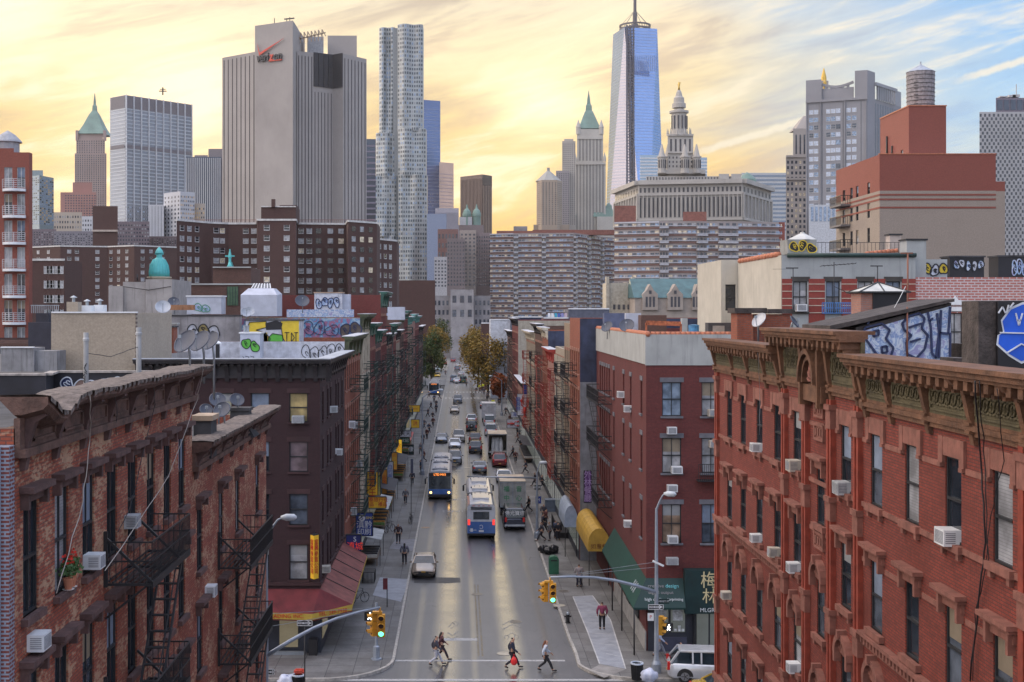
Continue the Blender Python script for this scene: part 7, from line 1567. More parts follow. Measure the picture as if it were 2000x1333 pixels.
m=MB().use(mat('pyramid_glass',(.5,.5,.46),.3));c=((xl_+xb)/2,Ys+.65,ZP(551,Ys));cs=[(xl_-.1,Ys-.1,zt2+.02),(xb+.1,Ys-.1,zt2+.02),(xb+.1,Ys+1.4,zt2+.02),(xl_-.1,Ys+1.4,zt2+.02)];m.poly(cs+[c],[(0,1,4),(1,2,4),(2,3,4),(3,0,4),(3,2,1,0)]);g=m.build('glass_pyramid',parent=q);m=MB().use(FRAME_D);[m.bar(p,c,.05) for p in cs];[m.bar(cs[i],cs[(i+1)%4],.06) for i in range(4)];[m.bar(((cs[0][0]+cs[1][0])/2,cs[0][1],cs[0][2]),c,.04)];m.build('glazing_bars',parent=g,fix=False)
lettering('P,N!',((xa+xb)/2,Ys-.01,(18.9+zt2)/2+.35),'S',.55,WSP,q,.005)
q=thing('chimney','crumbling brick chimney stack with dishes behind the ornate cornice','chimney',(12.3,52,18.6));m=MB().use(BR['orange']);m.box(XP(1440,52),XP(1468,52),52,53.2,18.3,ZP(612,52));m.box(XP(1472,53),XP(1545,53),53,54,18.3,ZP(614,53));m.build('stack',parent=q);m=MB().use(TARW);m.box(XP(1434,52),XP(1497,52),51.9,53.3,ZP(612,52),ZP(602,52));m.box(XP(1499,53),XP(1548,53),52.9,54.1,ZP(613,53),ZP(604,53));m.build('cap',parent=q)
dish(1485,628,49.5,.62,R(-60),'pale satellite dish standing on the ornate cornice',19.3,mat('dish_white',(.45,.46,.48),.4));dish(1549,631,48.5,.5,R(60),'dark edge-on dish right of the pale one on the ornate cornice',19.3)
q=thing('chimney','dark crumbling chimney slab at the right edge of the ornate roof','chimney',(12.5,30,18.6));m=MB().use(TARW);m.box(XP(1911,30),XP(1945,30),30,31,18.3,ZP(588,30));m.build('stack',parent=q)
q=thing('bulkhead','black rooftop bulkhead with a vivid blue bubble graffiti, right edge','roof structure',(13.5,30,18.6));xb_=XP(1946,30);m=MB().use(INK);m.box(xb_,xb_+2.4,29.9,31.5,18.3,ZP(588,30));m.build('wall',parent=q)
pts=[(1958,628),(1975,605),(1998,595),(2030,600),(2040,690),(1995,706),(1972,692),(1950,672),(1952,655),(1962,648)]
m=MB().use(WSP);m.poly([W(a+(a-1995)*.09,b+(b-650)*.09,29.89) for a,b in pts],[tuple(range(len(pts)))]);m.use(BLUE);m.poly([W(a,b,29.88) for a,b in pts],[tuple(range(len(pts)))]);m.use(WSP)
for a,b in(((1953,650),(2035,652)),((1990,636),(1984,612)),((1990,636),(1997,612)),((1986,626),(1994,626)),((1966,690),(1995,672)),((1995,672),(2030,690)),((1950,612),(1958,600)),((1958,600),(1964,612)),((1966,612),(1970,596)),((1972,602),(1980,592))):m.bar(W(*a,29.86),W(*b,29.86),.03)
m.build('graffiti',parent=q,fix=False)
m=MB().use(TARW);
for a,b,y0,y1,Y in((1862,1895,700,722,36),(1880,1905,672,700,44)):m.box(XP(a,Y),XP(b,Y),Y,Y+1,18.3,ZP(y0,Y))
o=m.build('roof_curb');tag(o,'low tarred roof curbs between the graffiti bulkheads on the right','roof structure')
cable([W(1768,560,44),W(1700,690,43),W(1640,760,40)],.012,mat('pale_wire2',(.5,.5,.48),.6),label='taut pale guy wire slanting down across the ornate roof')
for(a,b,y0,y1,Y,d,mt,lab) in((1252,1302,616,650,96,1.5,BR['brown'],'brick roof chimney behind the grey parapet of the corner building'),(1222,1252,612,645,98,.6,WB2,'white roof panel with black tag on the corner building'),(1180,1222,612,640,100,1.0,mat('blue_hut',(.10,.12,.20),.7),'dark blue roof hut on the corner building'),(1332,1343,622,652,92,.6,GST,'narrow grey duct on the corner building roof')):
 wallpiece('roof_block',lab,a,b,y0,y1,Y,d,mt,zb=18.1)
q=thing('rusty_frame','rusty orange steel frame lying on the corner building roof','frame',(XP(1295,88),88,18.3));m=MB().use(mat('rust_orange',(.35,.10,.04),.7,var=.5,scale=5));a,b=W(1262,631,88),W(1330,633,88);m.bar(a,b,.12,.3);m.bar(a,(a.x,a.y,18.3),.12);m.bar(b,(b.x,b.y,18.3),.12);m.bar((a.x,a.y,18.5),(b.x,b.y,18.5),.1);m.build('frame',parent=q,fix=False)
q=thing('barrel','blue steel barrel with rusty patches on the corner building roof','barrel',(XP(1355,90),90,18.2));m=MB().use(mat('blue_barrel',(.06,.20,.36),.5,var=.5,scale=3));m.lathe((0,0,0),[(.38,0),(.38,.5),(.40,.52),(.38,.54),(.38,1.3),(.4,1.32),(.1,1.36)],16);m.build('drum',parent=q,local=True)
dish(1225,638,86,1.0,R(-20),'round grey dish on the roof edge of the corner brick building',18.4);dish(1187,640,95,.9,R(-40),'left dish on the far roof edge of the corner brick building',18.4)
for(a,b,y0,Y,d,mt,lab) in((958,1000,625,300,12,mat('white_roof_shed',(.55,.58,.64),.6),'white roofed building behind the autumn tree'),(1000,1060,620,290,10,mat('navy_block',(.03,.04,.08),.7),'navy block above the far right row'),(1062,1110,622,270,8,mat('plum_block',(.13,.08,.09),.8),'plum coloured block behind the laundry line'),(1110,1190,604,280,10,mat('slate_block',(.10,.11,.15),.8),'slate coloured block above the right row'),(940,962,632,330,8,BRP,'brick building half hidden by the autumn tree')):
 r=bld('rear_building',lab,(a+b)/2,Y,group='rear buildings towards the skyline');box_px(r,a,b,y0,700,Y,d,mt,zb=0)
 m=MB().use(WHITE);m.bar(W(a,y0-.5,Y),W(b,y0-.5,Y),.3,.25);m.build('roof_edge',parent=r)
q=thing('laundry_line','line of white and blue washing hung above the right row rooftops','laundry',(XP(1090,250),250,ZP(620,250)));m=MB().use(WHITE)
for k,c in enumerate((WHITE,WHITE,mat('cyan_cloth',(.05,.35,.5),.8),mat('blue_cloth',(.06,.12,.4),.8),mat('violet_cloth',(.25,.25,.5),.8),mat('pinkish_cloth',(.5,.4,.45),.8))):m.use(c);m.box(XP(1070+k*6.5,250),XP(1075+k*6.5,250),250,250.03,ZP(620,250),ZP(612,250))
m.use(BLACK);m.bar(W(1068,611.5,250),W(1110,611.5,250),.04);m.build('washing',parent=q,fix=False)
Y=300;r=bld('green_roof_school','stone gabled building with a steep blue green slate roof',1300,Y);SLT=mat('green_slate',(.06,.13,.14),.6,var=.25,scale=.6);BST=mat('gable_stone',(.34,.29,.25),.8,var=.2,scale=.5)
za,zb_,zc=ZP(605,Y),ZP(582,Y),ZP(543,Y);m=MB().use(BST);a,b=XP(1240,Y),XP(1372,Y);m.box(a,b,Y,Y+14,0,zb_);m.build('wall',parent=r)
m=MB().use(SLT);m.poly([(a-.3,Y-.4,zb_),(b+.3,Y-.4,zb_),(b+.3,Y+7,zc),(a-.3,Y+7,zc),(a-.3,Y+14,zb_),(b+.3,Y+14,zb_)],[(0,1,2,3),(3,2,5,4),(0,3,4),(1,5,2)]);m.build('roof',parent=r)
for px in(1270,1319,1362):
 w=15 if px<1350 else 10;m=MB().use(BST);o=lambda dx_,y:W(px+dx_,y,Y-.6);m.prism([o(-w,606),o(w,606),o(w,575),o(w*.5,568),o(0,555),o(-w*.5,568),o(-w,575)],(0,1,0),4);q=m.build('dormer',parent=r)
 m=MB().use(CVD)
 for dx_ in(-7,0,7):p=o(dx_,600);m.box(p.x-.25,p.x+.25,p.y-.05,p.y-.01,p.z,ZP(580,Y))
 p=o(0,572);m.box(p.x-.3,p.x+.3,p.y-.05,p.y-.01,p.z-.3,p.z+.5);m.build('dormer_window',parent=q,fix=False)
r=bld('cream_hall','cream hall with corner piers left of the green slate roof',1210,310);Y=310;box_px(r,1186,1238,553,610,Y,10,mat('cream_hall',(.40,.36,.29),.8),zb=0);box_px(r,1184,1190,541,610,Y-.5,2,MATS['cream_hall'],'pier',zb=0);box_px(r,1234,1240,541,610,Y-.5,2,MATS['cream_hall'],'pier',zb=0);wins(r,C2(1195,Y),C2(1232,Y),ZP(608,Y),ZP(592,Y),4,1,.5,.6,[(CVD,1)])
# ============ vehicles
def paint(name,c,metal=.3,rough=.25):
 if name in MATS:return MATS[name]
 m,t,b=principled(name);p=pos(t);n=t.noise(p,2.5,4)
 t.l.new(t.ramp(n,[(.3,tuple(k*.8 for k in c)),(.7,c)]),b.inputs['Base Color'])
 b.inputs['Metallic'].default_value=metal;b.inputs['Roughness'].default_value=rough;b.inputs['Coat Weight'].default_value=.7;b.inputs['Coat Roughness'].default_value=.08
 MATS[name]=m;return m
RUB=mat('tyre_rubber',(.015,.015,.015),.8);RIM=mat('alloy_rim',(.35,.36,.38),.35,.8);CGL=glassm('car_glass',(.02,.03,.04),.04)
HL=mat('headlight',(.9,.8,.6),.3,emit=(1,.72,.35),es=5);HOFF=mat('headlight_off',(.55,.56,.58),.2);TLT=mat('taillight',(.45,.01,.01),.3,emit=(1,.05,.02),es=.04);PLATE=mat('plate_orange',(.55,.30,.04),.5);TRIM=mat('black_trim',(.02,.02,.022),.5)
PB_=paint('car_paint',(.3,.3,.3))
KIND={'sedan':(4.75,1.84,1.44,.95,.74,-1.15,-.38,.95,1.72,.98),'suv':(4.75,1.92,1.76,1.08,.98,-1.25,-.62,1.75,2.22,1.1),'van':(5.2,2.0,2.05,1.2,1.1,-1.75,-1.15,2.4,2.55,1.2),'jeep':(4.2,1.85,1.85,1.1,1.02,-.85,-.6,1.9,2.02,1.1),'pickup':(5.6,2.0,1.85,1.15,1.1,-1.2,-.6,.75,1.0,1.12)}
def make_car(kind,lit):
 L,Wd,H,belt,hood,wb,rf,rr,rb,tail=KIND[kind];hw=Wd/2;y0,y1=-L/2,L/2
 root=thing('parked_car','','car');gh=belt-.02
 st=[(y0,.80,.42,.62,hood-.18),(y0+.12,.92,.25,.60,hood-.08),(y0+.7,1,.22,.62,hood),(wb,1,.22,.66,gh),(0,1,.22,.68,gh),(rb if kind in('sedan','pickup') else rb-.2,1,.22,.68,tail),(y1-.15,.95,.28,.66,tail-.04),(y1,.84,.42,.64,tail-.2)]
 m=MB().use(PB_);m.smooth=True;rings=[]
 for(y,s,zb,zm,zt) in st:
  h=hw*s;half=[(h*.86,zb),(h,zb+.12),(h*1.0,zm),(h*.985,zt-.10),(h*.93,zt-.02),(h*.6,zt+.025)]
  rings.append([(x,y,z) for x,z in half]+[(0,y,zt+.035)]+[(-x,y,z) for x,z in half[::-1]])
 for a,b in zip(rings,rings[1:]):
  for i in range(len(a)-1):m.face([a[i],a[i+1],b[i+1],b[i]])
  m.face([a[-1],a[0],b[0],b[-1]])
 m.smooth=False;m.face(rings[0]);m.face(rings[-1][::-1]);body=m.build('body',parent=root,local=True)
 ti=.84 if kind!='van' else.92;Bf,Br=(hw*.93,wb,gh+.02),(hw*.93,rb,gh+.02);Tf,Tr=(hw*ti*.9,rf,H-.06),(hw*ti*.9,rr,H-.06)
 sx=lambda p,s=1,k=1.0:(p[0]*s*k,p[1],p[2])
 m=MB().use(PB_);m.poly([sx(Tf),sx(Tr),sx(Tr,-1),sx(Tf,-1),(Tf[0]*.8,rf+.15,H),(Tr[0]*.8,rr-.15,H),(-Tr[0]*.8,rr-.15,H),(-Tf[0]*.8,rf+.15,H)],[(4,5,6,7),(0,1,5,4),(1,2,6,5),(2,3,7,6),(3,0,4,7)])
 for s in(1,-1):
  m.bar(sx(Bf,s),sx(Tf,s),.07);m.bar(sx(Br,s),sx(Tr,s),.10);mid=[(wb+rb)/2+.05]
  if kind!='sedan':mid.append(rr-.75)
  for y in mid:m.bar((hw*.92*s,y,gh),(hw*ti*.9*s,y,H-.06),.09)
  m.bar(sx(Tf,s),sx(Tr,s),.06)
 m.build('roof',parent=root,local=True)
 for nm,q in(('windshield',[sx(Bf,1,.97),sx(Bf,-1,.97),sx(Tf,-1,.97),sx(Tf,1,.97)]),('rear_window',[sx(Br,1,.97),sx(Br,-1,.97),sx(Tr,-1,.97),sx(Tr,1,.97)]),('side_window',[sx(Bf,1,.99),sx(Br,1,.99),sx(Tr,1,.99),sx(Tf,1,.99)]),('side_window',[sx(Bf,-1,.99),sx(Br,-1,.99),sx(Tr,-1,.99),sx(Tf,-1,.99)])):
  m=MB().use(CGL);m.face(q);m.build(nm,parent=root,local=True)
 for y in(y0+.92,y1-.95):
  for s in(1,-1):
   m=MB().use(RUB);R_=.34 if kind=='sedan' else.38;N=18;c=(s*(hw-.12),y,R_)
   def disc(r,x):return[(c[0]+x,c[1]+r*math.cos(2*math.pi*i/N),c[2]+r*math.sin(2*math.pi*i/N)) for i in range(N)]
   m.poly(disc(R_,-.11)+disc(R_,.11),[tuple(range(N)),tuple(range(N,2*N))]+[(i,(i+1)%N,N+(i+1)%N,N+i) for i in range(N)]);w=m.build('wheel',parent=root,local=True)
   m=MB().use(RIM);m.face(disc(R_*.62,s*.125));m.use(TRIM);[m.bar(Vector(c)+Vector((s*.128,0,0)),Vector(c)+Vector((s*.128,R_*.55*math.cos(k*1.257),R_*.55*math.sin(k*1.257))),.03) for k in range(5)];o=m.build('rim',parent=w,fix=False)
   o.location=o.location-w.location+world_loc(w)
   m=MB().use(TRIM);m.poly([(s*(hw+.004),y+(R_+.07)*math.cos(math.pi*k/8),R_+(R_+.07)*math.sin(math.pi*k/8)) for k in range(9)],[tuple(range(9))]);m.build('wheel_arch',parent=root,local=True,fix=False)
 for s in(1,-1):
  m=MB().use(HL if lit else HOFF);m.prism([(s*hw*.50,y0-.015+.02,hood-.32),(s*hw*.86,y0+.10,hood-.30),(s*hw*.88,y0+.12,hood-.15),(s*hw*.52,y0+.0,hood-.20)],(0,1,0),.08);m.build('headlight',parent=root,local=True)
  m=MB().use(TLT);z=tail-.34;m.box(s*hw*.60,s*hw*.93,y1-.10,y1+.012,z,z+.2) if kind=='sedan' else m.box(s*hw*.74,s*hw*.93,y1-.14,y1+.012,z-.05,z+.38);m.build('taillight',parent=root,local=True)
  m=MB().use(PB_);m.box(s*(hw+.02),s*(hw+.20),wb+.25,wb+.36,gh,gh+.15);m.build('wing_mirror',parent=root,local=True)
 m=MB().use(TRIM);m.box(-hw*.42,hw*.42,y0-.02,y0+.03,hood-.36,hood-.20);m.box(-hw*.6,hw*.6,y0-.012,y0+.03,.26,.36);m.build('grille',parent=root,local=True)
 for y,s in((y0-.03,1),(y1+.02,-1)):m=MB().use(PLATE);m.box(-.16,.16,y,y+.012,.48,.60);m.build('license_plate',parent=root,local=True)
 if kind=='jeep':m=MB().use(RUB);m.tube([(0,y1+.0,1.0),(0,y1+.22,1.0)],[.38,.36],18);m.use(RIM);m.tube([(0,y1+.22,1.0),(0,y1+.225,1.0)],[.2,.2],12);m.build('spare_wheel',parent=root,local=True)
 if kind=='pickup':m=MB().use(TRIM);m.box(-hw*.8,hw*.8,1.1,y1-.15,tail+.0,tail+.045);m.build('bed',parent=root,local=True)
 return root
CARS={}
def car(kind,px,py,color,label,facing=-1,lit=False,rz=None,cat=None,name=None,near=True,z=0):
 """facing -1: nose towards the camera; py is the ground row of the end nearest the camera"""
 key=(kind,lit);L=KIND[kind][0]
 Yn=GY(py);X=XP(px,Yn);Yc=Yn+L/2;rot=(0 if facing<0 else math.pi) if rz is None else rz
 pm=paint('paint_'+'_'.join(str(int(c*100)) for c in color),color)
 if key not in CARS:CARS[key]=make_car(kind,lit);o=CARS[key]
 else:o=dup(CARS[key],(0,0,0))
 def setp(q):
  if q.type=='MESH':
   for sl in q.material_slots:
    if sl.material and(sl.material.name=='car_paint' or sl.material.name.startswith('paint_')):sl.link='OBJECT';sl.material=pm
  for c in q.children:setp(c)
 setp(o);o.location=(X,Yc,z);o.rotation_euler=(0,0,rot);o['label']=label;o['category']=cat or{'sedan':'car','suv':'car','van':'van','jeep':'car','pickup':'pickup truck'}[kind];o['group']='cars on the street'
 o.name=name or{'sedan':'sedan','suv':'sport_utility_car','van':'van','jeep':'off_road_car','pickup':'pickup_truck'}[kind];return o
SIL=(.42,.40,.37);WH=(.68,.70,.74);DK=(.04,.045,.06);GRY=(.18,.20,.24);TAN=(.40,.33,.26)
for a in(('sedan',827,1131,TAN,'champagne coloured sedan at the left kerb, nearest car driving towards the camera',-1,True),('suv',888,909,GRY,'dark grey sport utility car beside the rear half of the oncoming bus',-1,False),('sedan',888,878,WH,'white sedan driving towards the camera behind the grey sport utility car',-1,False),('sedan',862,867,GRY,'dark grey sedan driving close to the left kerb behind the oncoming bus',-1,False),('pickup',896,865,SIL,'silver pickup with lit headlights in the middle of the road',-1,True),('sedan',888,808,TAN,'pale gold sedan driving towards the camera before the crossing',-1,True),('pickup',894,789,GRY,'grey pickup crossing the first far intersection',-1,False),('sedan',937,926,GRY,'grey sedan seen from behind, just ahead of the near bus',1),('suv',929,887,DK,'black sport utility car seen from behind in the right lane',1),('suv',928,869,(.10,.06,.05),'dark brown sport utility car in front of the black one',1),('jeep',921,844,DK,'black off-road car with a spare wheel on its tail',1),('suv',921,829,WH,'white roofed sport utility car ahead of the off-road car',1),('suv',976,914,(.22,.012,.02),'dark red sport utility car parked behind the open delivery truck',1),('van',959,853,WH,'white delivery van parked at the right kerb behind the open truck',1),('van',956,834,WH,'white van with red stripe parked ahead of the plain white van',1),('sedan',946,799,GRY,'grey sedan parked ahead of the white box truck',1),('sedan',985,945,WH,'white sedan parked ahead of the beige box truck',1),('van',886,747,(.30,.36,.45),'pale blue van waiting beyond the first intersection',1),('sedan',892,749,WH,'small white car tucked beside the pale blue van',1),('van',905,749,(.05,.10,.06),'dark green minivan at the kerb beyond the first intersection',1),('sedan',854,738,(.65,.42,.04),'yellow taxi queueing behind the far bus',-1,True),('sedan',854,725,(.5,.6,.55),'pale green cab behind the yellow taxi',-1,True),('sedan',868,713,(.3,.04,.04),'red car with glowing tail lights far down the road',1),('sedan',867,703,(.4,.1,.05),'orange red car ahead of the red one far down the road',1),('suv',885,708,(.25,.02,.04),'crimson sport utility car parked beyond the second crossing',1)):car(*a[:8])
for i,(px,py) in enumerate([(888,697),(891,692),(894,688),(896,684),(862,690),(857,686),(871,680),(866,677),(899,680),(901,676),(872,673),(868,669),(903,672),(895,718),(893,725),(901,735),(879,668),(906,668)]):
 o=car('sedan' if i%2 else 'suv',px,py,(WH,SIL,GRY,(.5,.52,.55))[i%4],'tiny distant car parked or queueing beyond the second crossing',1 if px>880 else-1,i%5==0);o['group']='tiny distant cars'
v=car('van',1005.5,1037,(.02,.025,.05),'dark navy van with white writing on its rear window, right lane by the kerb',1)
yv=v.location.y-2.6;lettering('佛光寶塔',(v.location.x,yv-.03,1.62),'S',.46,cm('bright_letter',(.9,.9,.9)),None,.004).name='rear_lettering'
lt=[o for o in C.objects if o.name.startswith('rear_lettering')][-1];lt.parent=v;lt.location=(0,2.64,1.62);lt.rotation_euler=(R(90),0,math.pi)
m=MB().use(mat('chrome',(.5,.52,.55),.2,.9));m.box(-.95,.95,2.6,2.72,.42,.6);m.build('bumper',parent=v,local=True)
car('suv',1372,1326,WH,'white car turning on the cross street, partly hidden by the ornate facade',rz=math.pi/2-.12).location=(XP(1385,71.5),71.2,0)
o=car('sedan',1390,1340,(.65,.42,.04),'yellow taxi at the bottom edge beside the ornate facade',rz=math.pi/2);o.location=(14.6,67.2,0)
BW=paint('bus_white',(.62,.64,.68),0,.3);BBL=paint('bus_blue',(.02,.12,.42),0,.3);BDK=mat('bus_black',(.02,.02,.025),.3)
def bus(px,py,facing,label,front):
 Yn=GY(py);X=XP(px,Yn);L=18.2;root=thing('articulated_bus',label,'bus',(X,Yn+L/2,0),0 if facing<0 else math.pi,'articulated buses');hw=1.28
 def shell(y0,y1,nm):
  m=MB();prof=[(hw*.97,.35),(hw,.5),(hw,1.25),(hw,1.28),(hw,2.55),(hw*.97,2.85),(hw*.8,3.1),(0,3.2)];full=prof+[(-x,z) for x,z in prof[::-1][1:]]
  for(a,b) in zip(full,full[1:]):
   zc=(a[1]+b[1])/2;m.use(BBL if zc<1.26 else BW);m.smooth=zc>2.6;m.face([(a[0],y0,a[1]),(b[0],y0,b[1]),(b[0],y1,b[1]),(a[0],y1,a[1])])
  m.smooth=False;m.use(BW)
  for y in(y0,y1):m.poly([(x,y,z) for x,z in full],[tuple(range(len(full)))])
  m.use(TRIM);m.face([(hw*.9,y0,.35),(-hw*.9,y0,.35),(-hw*.9,y1,.35),(hw*.9,y1,.35)]);return m.build(nm,parent=root,local=True,fix=False)
 y0,y1=-L/2,L/2;a=y0+10.4;shell(y0,a,'front_section');shell(a+1.1,y1,'rear_section')
 m=MB().use(TRIM)
 for k in range(8):y=a+.02+k*.14;s=1 if k%2 else.96;m.box(-hw*.95*s,hw*.95*s,y,y+.12,.4,3.05*s)
 m.build('bellows',parent=root,local=True)
 for s in(1,-1):
  for(b0,b1) in((y0+.8,a-.3),(a+1.4,y1-.5)):
   m=MB().use(CGL);n=int((b1-b0)/1.4)
   for k in range(n):m.box(s*(hw-.01),s*(hw+.012),b0+(b1-b0)*k/n+.06,b0+(b1-b0)*(k+1)/n-.06,1.45,2.45)
   m.build('side_window',parent=root,local=True)
  for y in(y0+2.6,a-1.4,y1-3.2):
   m=MB().use(RUB);m.tube([(s*(hw-.3),y,.48),(s*(hw+.01),y,.48)],.48,18);w=m.build('wheel',parent=root,local=True)
  m=MB().use(TRIM);m.bar((s*hw,y0+.1,2.5),(s*(hw+.3),y0-.15,2.3),.06);m.box(s*(hw+.18),s*(hw+.36),y0-.2,y0-.1,1.75,2.3);m.build('mirror',parent=root,local=True)
 for(b0,b1,z) in((y0+1.2,y0+4.4,3.2),(a-2.8,a-.8,3.2),(a+2,y1-2.4,3.2)):
  m=MB().use(BW);m.box(-.75,.75,b0,b1,z-.05,z+.16);m.use(mat('roof_line_dark',(.12,.13,.15),.5));m.box(-.85,.85,b0-.1,b0,z-.1,z+.04);[m.box(x-.04,x+.04,b0+.3,b0+.6,z+.161,z+.2) for x in(-.5,0,.5)];m.build('roof_unit',parent=root,local=True)
 m=MB().use(CGL);m.box(-hw*.93,hw*.93,y0-.03,y0,1.2,2.55);m.build('windshield',parent=root,local=True)
 m=MB().use(BDK);m.box(-hw*.93,hw*.93,y0-.04,y0,2.56,2.95);d=m.build('destination_sign',parent=root,local=True)
 if front:lettering('LTD M15',(0,0,0),'S',.34,mat('amber_led',(.8,.25,.05),.4,emit=(1,.28,.05),es=2.5),None,.003);t_=C.objects[-1];t_.parent=root;t_.location=(0,y0-.05,2.75)
 m=MB().use(BBL);m.box(-hw*.96,hw*.96,y0-.05,y0,.62,1.19);m.use(TRIM);m.box(-hw*.98,hw*.98,y0-.1,y0,.32,.62);m.build('front_panel',parent=root,local=True)
 for s in(1,-1):
  m=MB().use(mat('bus_headlight',(1,.8,.5),.3,emit=(1,.55,.15),es=4) if front else HOFF);m.tube([(s*.98,y0-.08,.82),(s*.98,y0-.02,.82)],.13,12);m.build('headlight',parent=root,local=True)
  m=MB().use(mat('bus_taillight',(.6,.02,.02),.3,emit=(1,.06,.04),es=.9));m.box(s*1.0,s*1.22,y1,y1+.03,1.25,1.75);m.build('taillight',parent=root,local=True)
 m=MB().use(BBL);m.box(-hw*.98,hw*.98,y1,y1+.025,.5,1.55);m.use(TRIM);m.box(-hw*.98,hw*.98,y1,y1+.12,.32,.5);m.use(BW);m.box(-hw*.9,hw*.9,y1,y1+.02,1.551,2.9);m.build('rear_panel',parent=root,local=True)
 m=MB().use(CGL);m.box(-.72,.72,y1+.02,y1+.04,1.75,2.45);m.build('rear_window',parent=root,local=True)
 m=MB().use(BDK);[m.box(-.95,.95,y1+.02,y1+.05,2.62+k*.075,2.66+k*.075) for k in range(4)];m.use(TLT);[m.box(x-.1,x+.1,y1+.02,y1+.05,2.96,3.0) for x in(-.7,-.2,.2,.7)];m.build('engine_grille',parent=root,local=True)
 m=MB().use(LW);m.box(-.22,.22,y1+.026,y1+.04,.62,.8);m.box(.75,.98,y1+.026,y1+.04,.65,.95);m.build('license_plate',parent=root,local=True)
 if not front:
  lettering('Ͻ',(0,0,0),'S',.5,LW,None,.003);t_=C.objects[-1];t_.parent=root;t_.location=(0,y1+.04,1.05);t_.rotation_euler=(R(90),0,math.pi)
  lettering('mta.info',(0,0,0),'S',.2,LW,None,.003);t_=C.objects[-1];t_.parent=root;t_.location=(.75,y1+.04,.8);t_.rotation_euler=(R(90),0,math.pi)
 return root
bus(859,977,-1,'white and blue articulated bus coming towards the camera with orange destination sign',True);bus(940,1053,1,'white and blue articulated bus seen from behind, nearest vehicle in the right lane',False);bus(847.5,773,-1,'distant bus with lit headlights stopped before the first far intersection',True)
def truck(px,py,label,boxm,roofm_,L=7.2,Hh=3.5,open_=False,txt=None):
 Yn=GY(py);X=XP(px,Yn);root=thing('box_truck',label,'truck',(X,Yn+L/2+1,0),math.pi,'delivery trucks');hw=1.28;y1=L/2+1;y0=y1-L*.75
 m=MB().use(boxm)
 if open_:
  m.box(-hw,-hw+.06,y0,y1,1.0,Hh);m.box(hw-.06,hw,y0,y1,1.0,Hh);m.box(-hw+.06,hw-.06,y0,y0+.06,1.0,Hh);m.box(-hw+.06,hw-.06,y0+.06,y1,1.0,1.1)
 else:m.box(-hw,hw,y0,y1,1.0,Hh)
 m.build('cargo_box',parent=root,local=True);m=MB().use(roofm_);m.box(-hw-.01,hw+.01,y0-.01,y1+.01,Hh+.002,Hh+.06);m.build('roof',parent=root,local=True)
 m=MB().use(STEEL);[m.box(x-.02,x+.02,y1,y1+.04,1.0,Hh) for x in([-1.26,-.03,.03,1.26] if not open_ else[-1.26,1.26])];m.box(-hw,hw,y1,y1+.04,Hh-.1,Hh);m.box(-hw,hw,y1,y1+.1,.95,1.05);m.build('door_frame',parent=root,local=True,fix=False)
 m=MB().use(BW);m.prism([(-1.05,y0-.1,.5),(-1.05,y0-1.9,.5),(-1.05,y0-1.95,1.3),(-1.05,y0-1.3,2.2),(-1.05,y0-.1,2.3)],(1,0,0),2.1);m.build('cab',parent=root,local=True);m=MB().use(CGL);m.prism([(-.95,y0-1.99,1.35),(.95,y0-1.99,1.35),(.9,y0-1.34,2.2),(-.9,y0-1.34,2.2)],(0,-.1,.05),.2);m.build('windshield',parent=root,local=True)
 for y in(y1-1.3,y0-1.0):
  for s in(1,-1):m=MB().use(RUB);m.tube([(s*.85,y,.45),(s*1.2,y,.45)],.45,16);m.build('wheel',parent=root,local=True)
 m=MB().use(TRIM);m.box(-.5,.5,y0-1.6,y1-.1,.55,.99);m.box(-1.2,1.2,y1-.1,y1+.05,.5,.62);m.build('chassis',parent=root,local=True)
 if txt:
  for(x,z,c) in txt:lettering(c,(0,0,0),'S',.62,LG,None,.004);t_=C.objects[-1];t_.parent=root;t_.location=(x,y1+.05,z);t_.rotation_euler=(R(90),0,math.pi)
 if open_:
  m=MB().use(WHITE)
  for k in range(5):m.lathe((-.5+k*.28,y1-1.0-.3*(k%2),1.1),[(.22,0),(.26,.6),(.2,1.5),(.05,1.9)],8)
  m.build('hanging_load',parent=root,local=True,fix=False)
 return root
truck(1001.5,1010,'grey box truck with beige roof and green characters, behind the navy van',mat('truck_grey',(.34,.35,.34),.6,streak=.5),mat('beige_roof',(.50,.42,.32),.7),txt=[(.62,2.75,'福'),(-.62,2.75,'音'),(.62,1.85,'中'),(-.62,1.85,'心')])
truck(972,898,'delivery truck with open rear and white load hanging inside',mat('truck_pale',(.48,.45,.42),.6,streak=.4),mat('beige_roof',(.5,.42,.32),.7),open_=True);truck(955,826,'white box truck parked beyond the two white vans',mat('truck_white',(.50,.50,.52),.6),mat('truck_white_roof',(.55,.55,.55),.6),L=6)
# ============ people
def skin_mesh(name,pts,edges,rad,mt,sub=1):
 me=bpy.data.meshes.new(name);me.from_pydata([tuple(p) for p in pts],edges,[]);o=bpy.data.objects.new(name,me);C.objects.link(o)
 o.modifiers.new('s','SKIN')
 for i,r in enumerate(rad):me.skin_vertices[0].data[i].radius=(r,r) if not isinstance(r,tuple) else r
 me.skin_vertices[0].data[0].use_root=True
 sm=o.modifiers.new('u','SUBSURF');sm.levels=sub
 dg=bpy.context.evaluated_depsgraph_get();dg.update();out_=bpy.data.meshes.new_from_object(o.evaluated_get(dg))
 bpy.data.objects.remove(o);bpy.data.meshes.remove(me);out_.name=name;out_.materials.clear();out_.materials.append(mt)
 for p in out_.polygons:p.use_smooth=True
 return out_
SKIN=mat('skin',(.42,.24,.16),.6);CLOTH=mat('cloth_top',(.1,.1,.1),.85);PANTS=mat('cloth_trousers',(.05,.05,.06),.85);SHOE=mat('shoe_leather',(.015,.012,.012),.5);HAIR=mat('black_hair',(.012,.010,.010),.5)
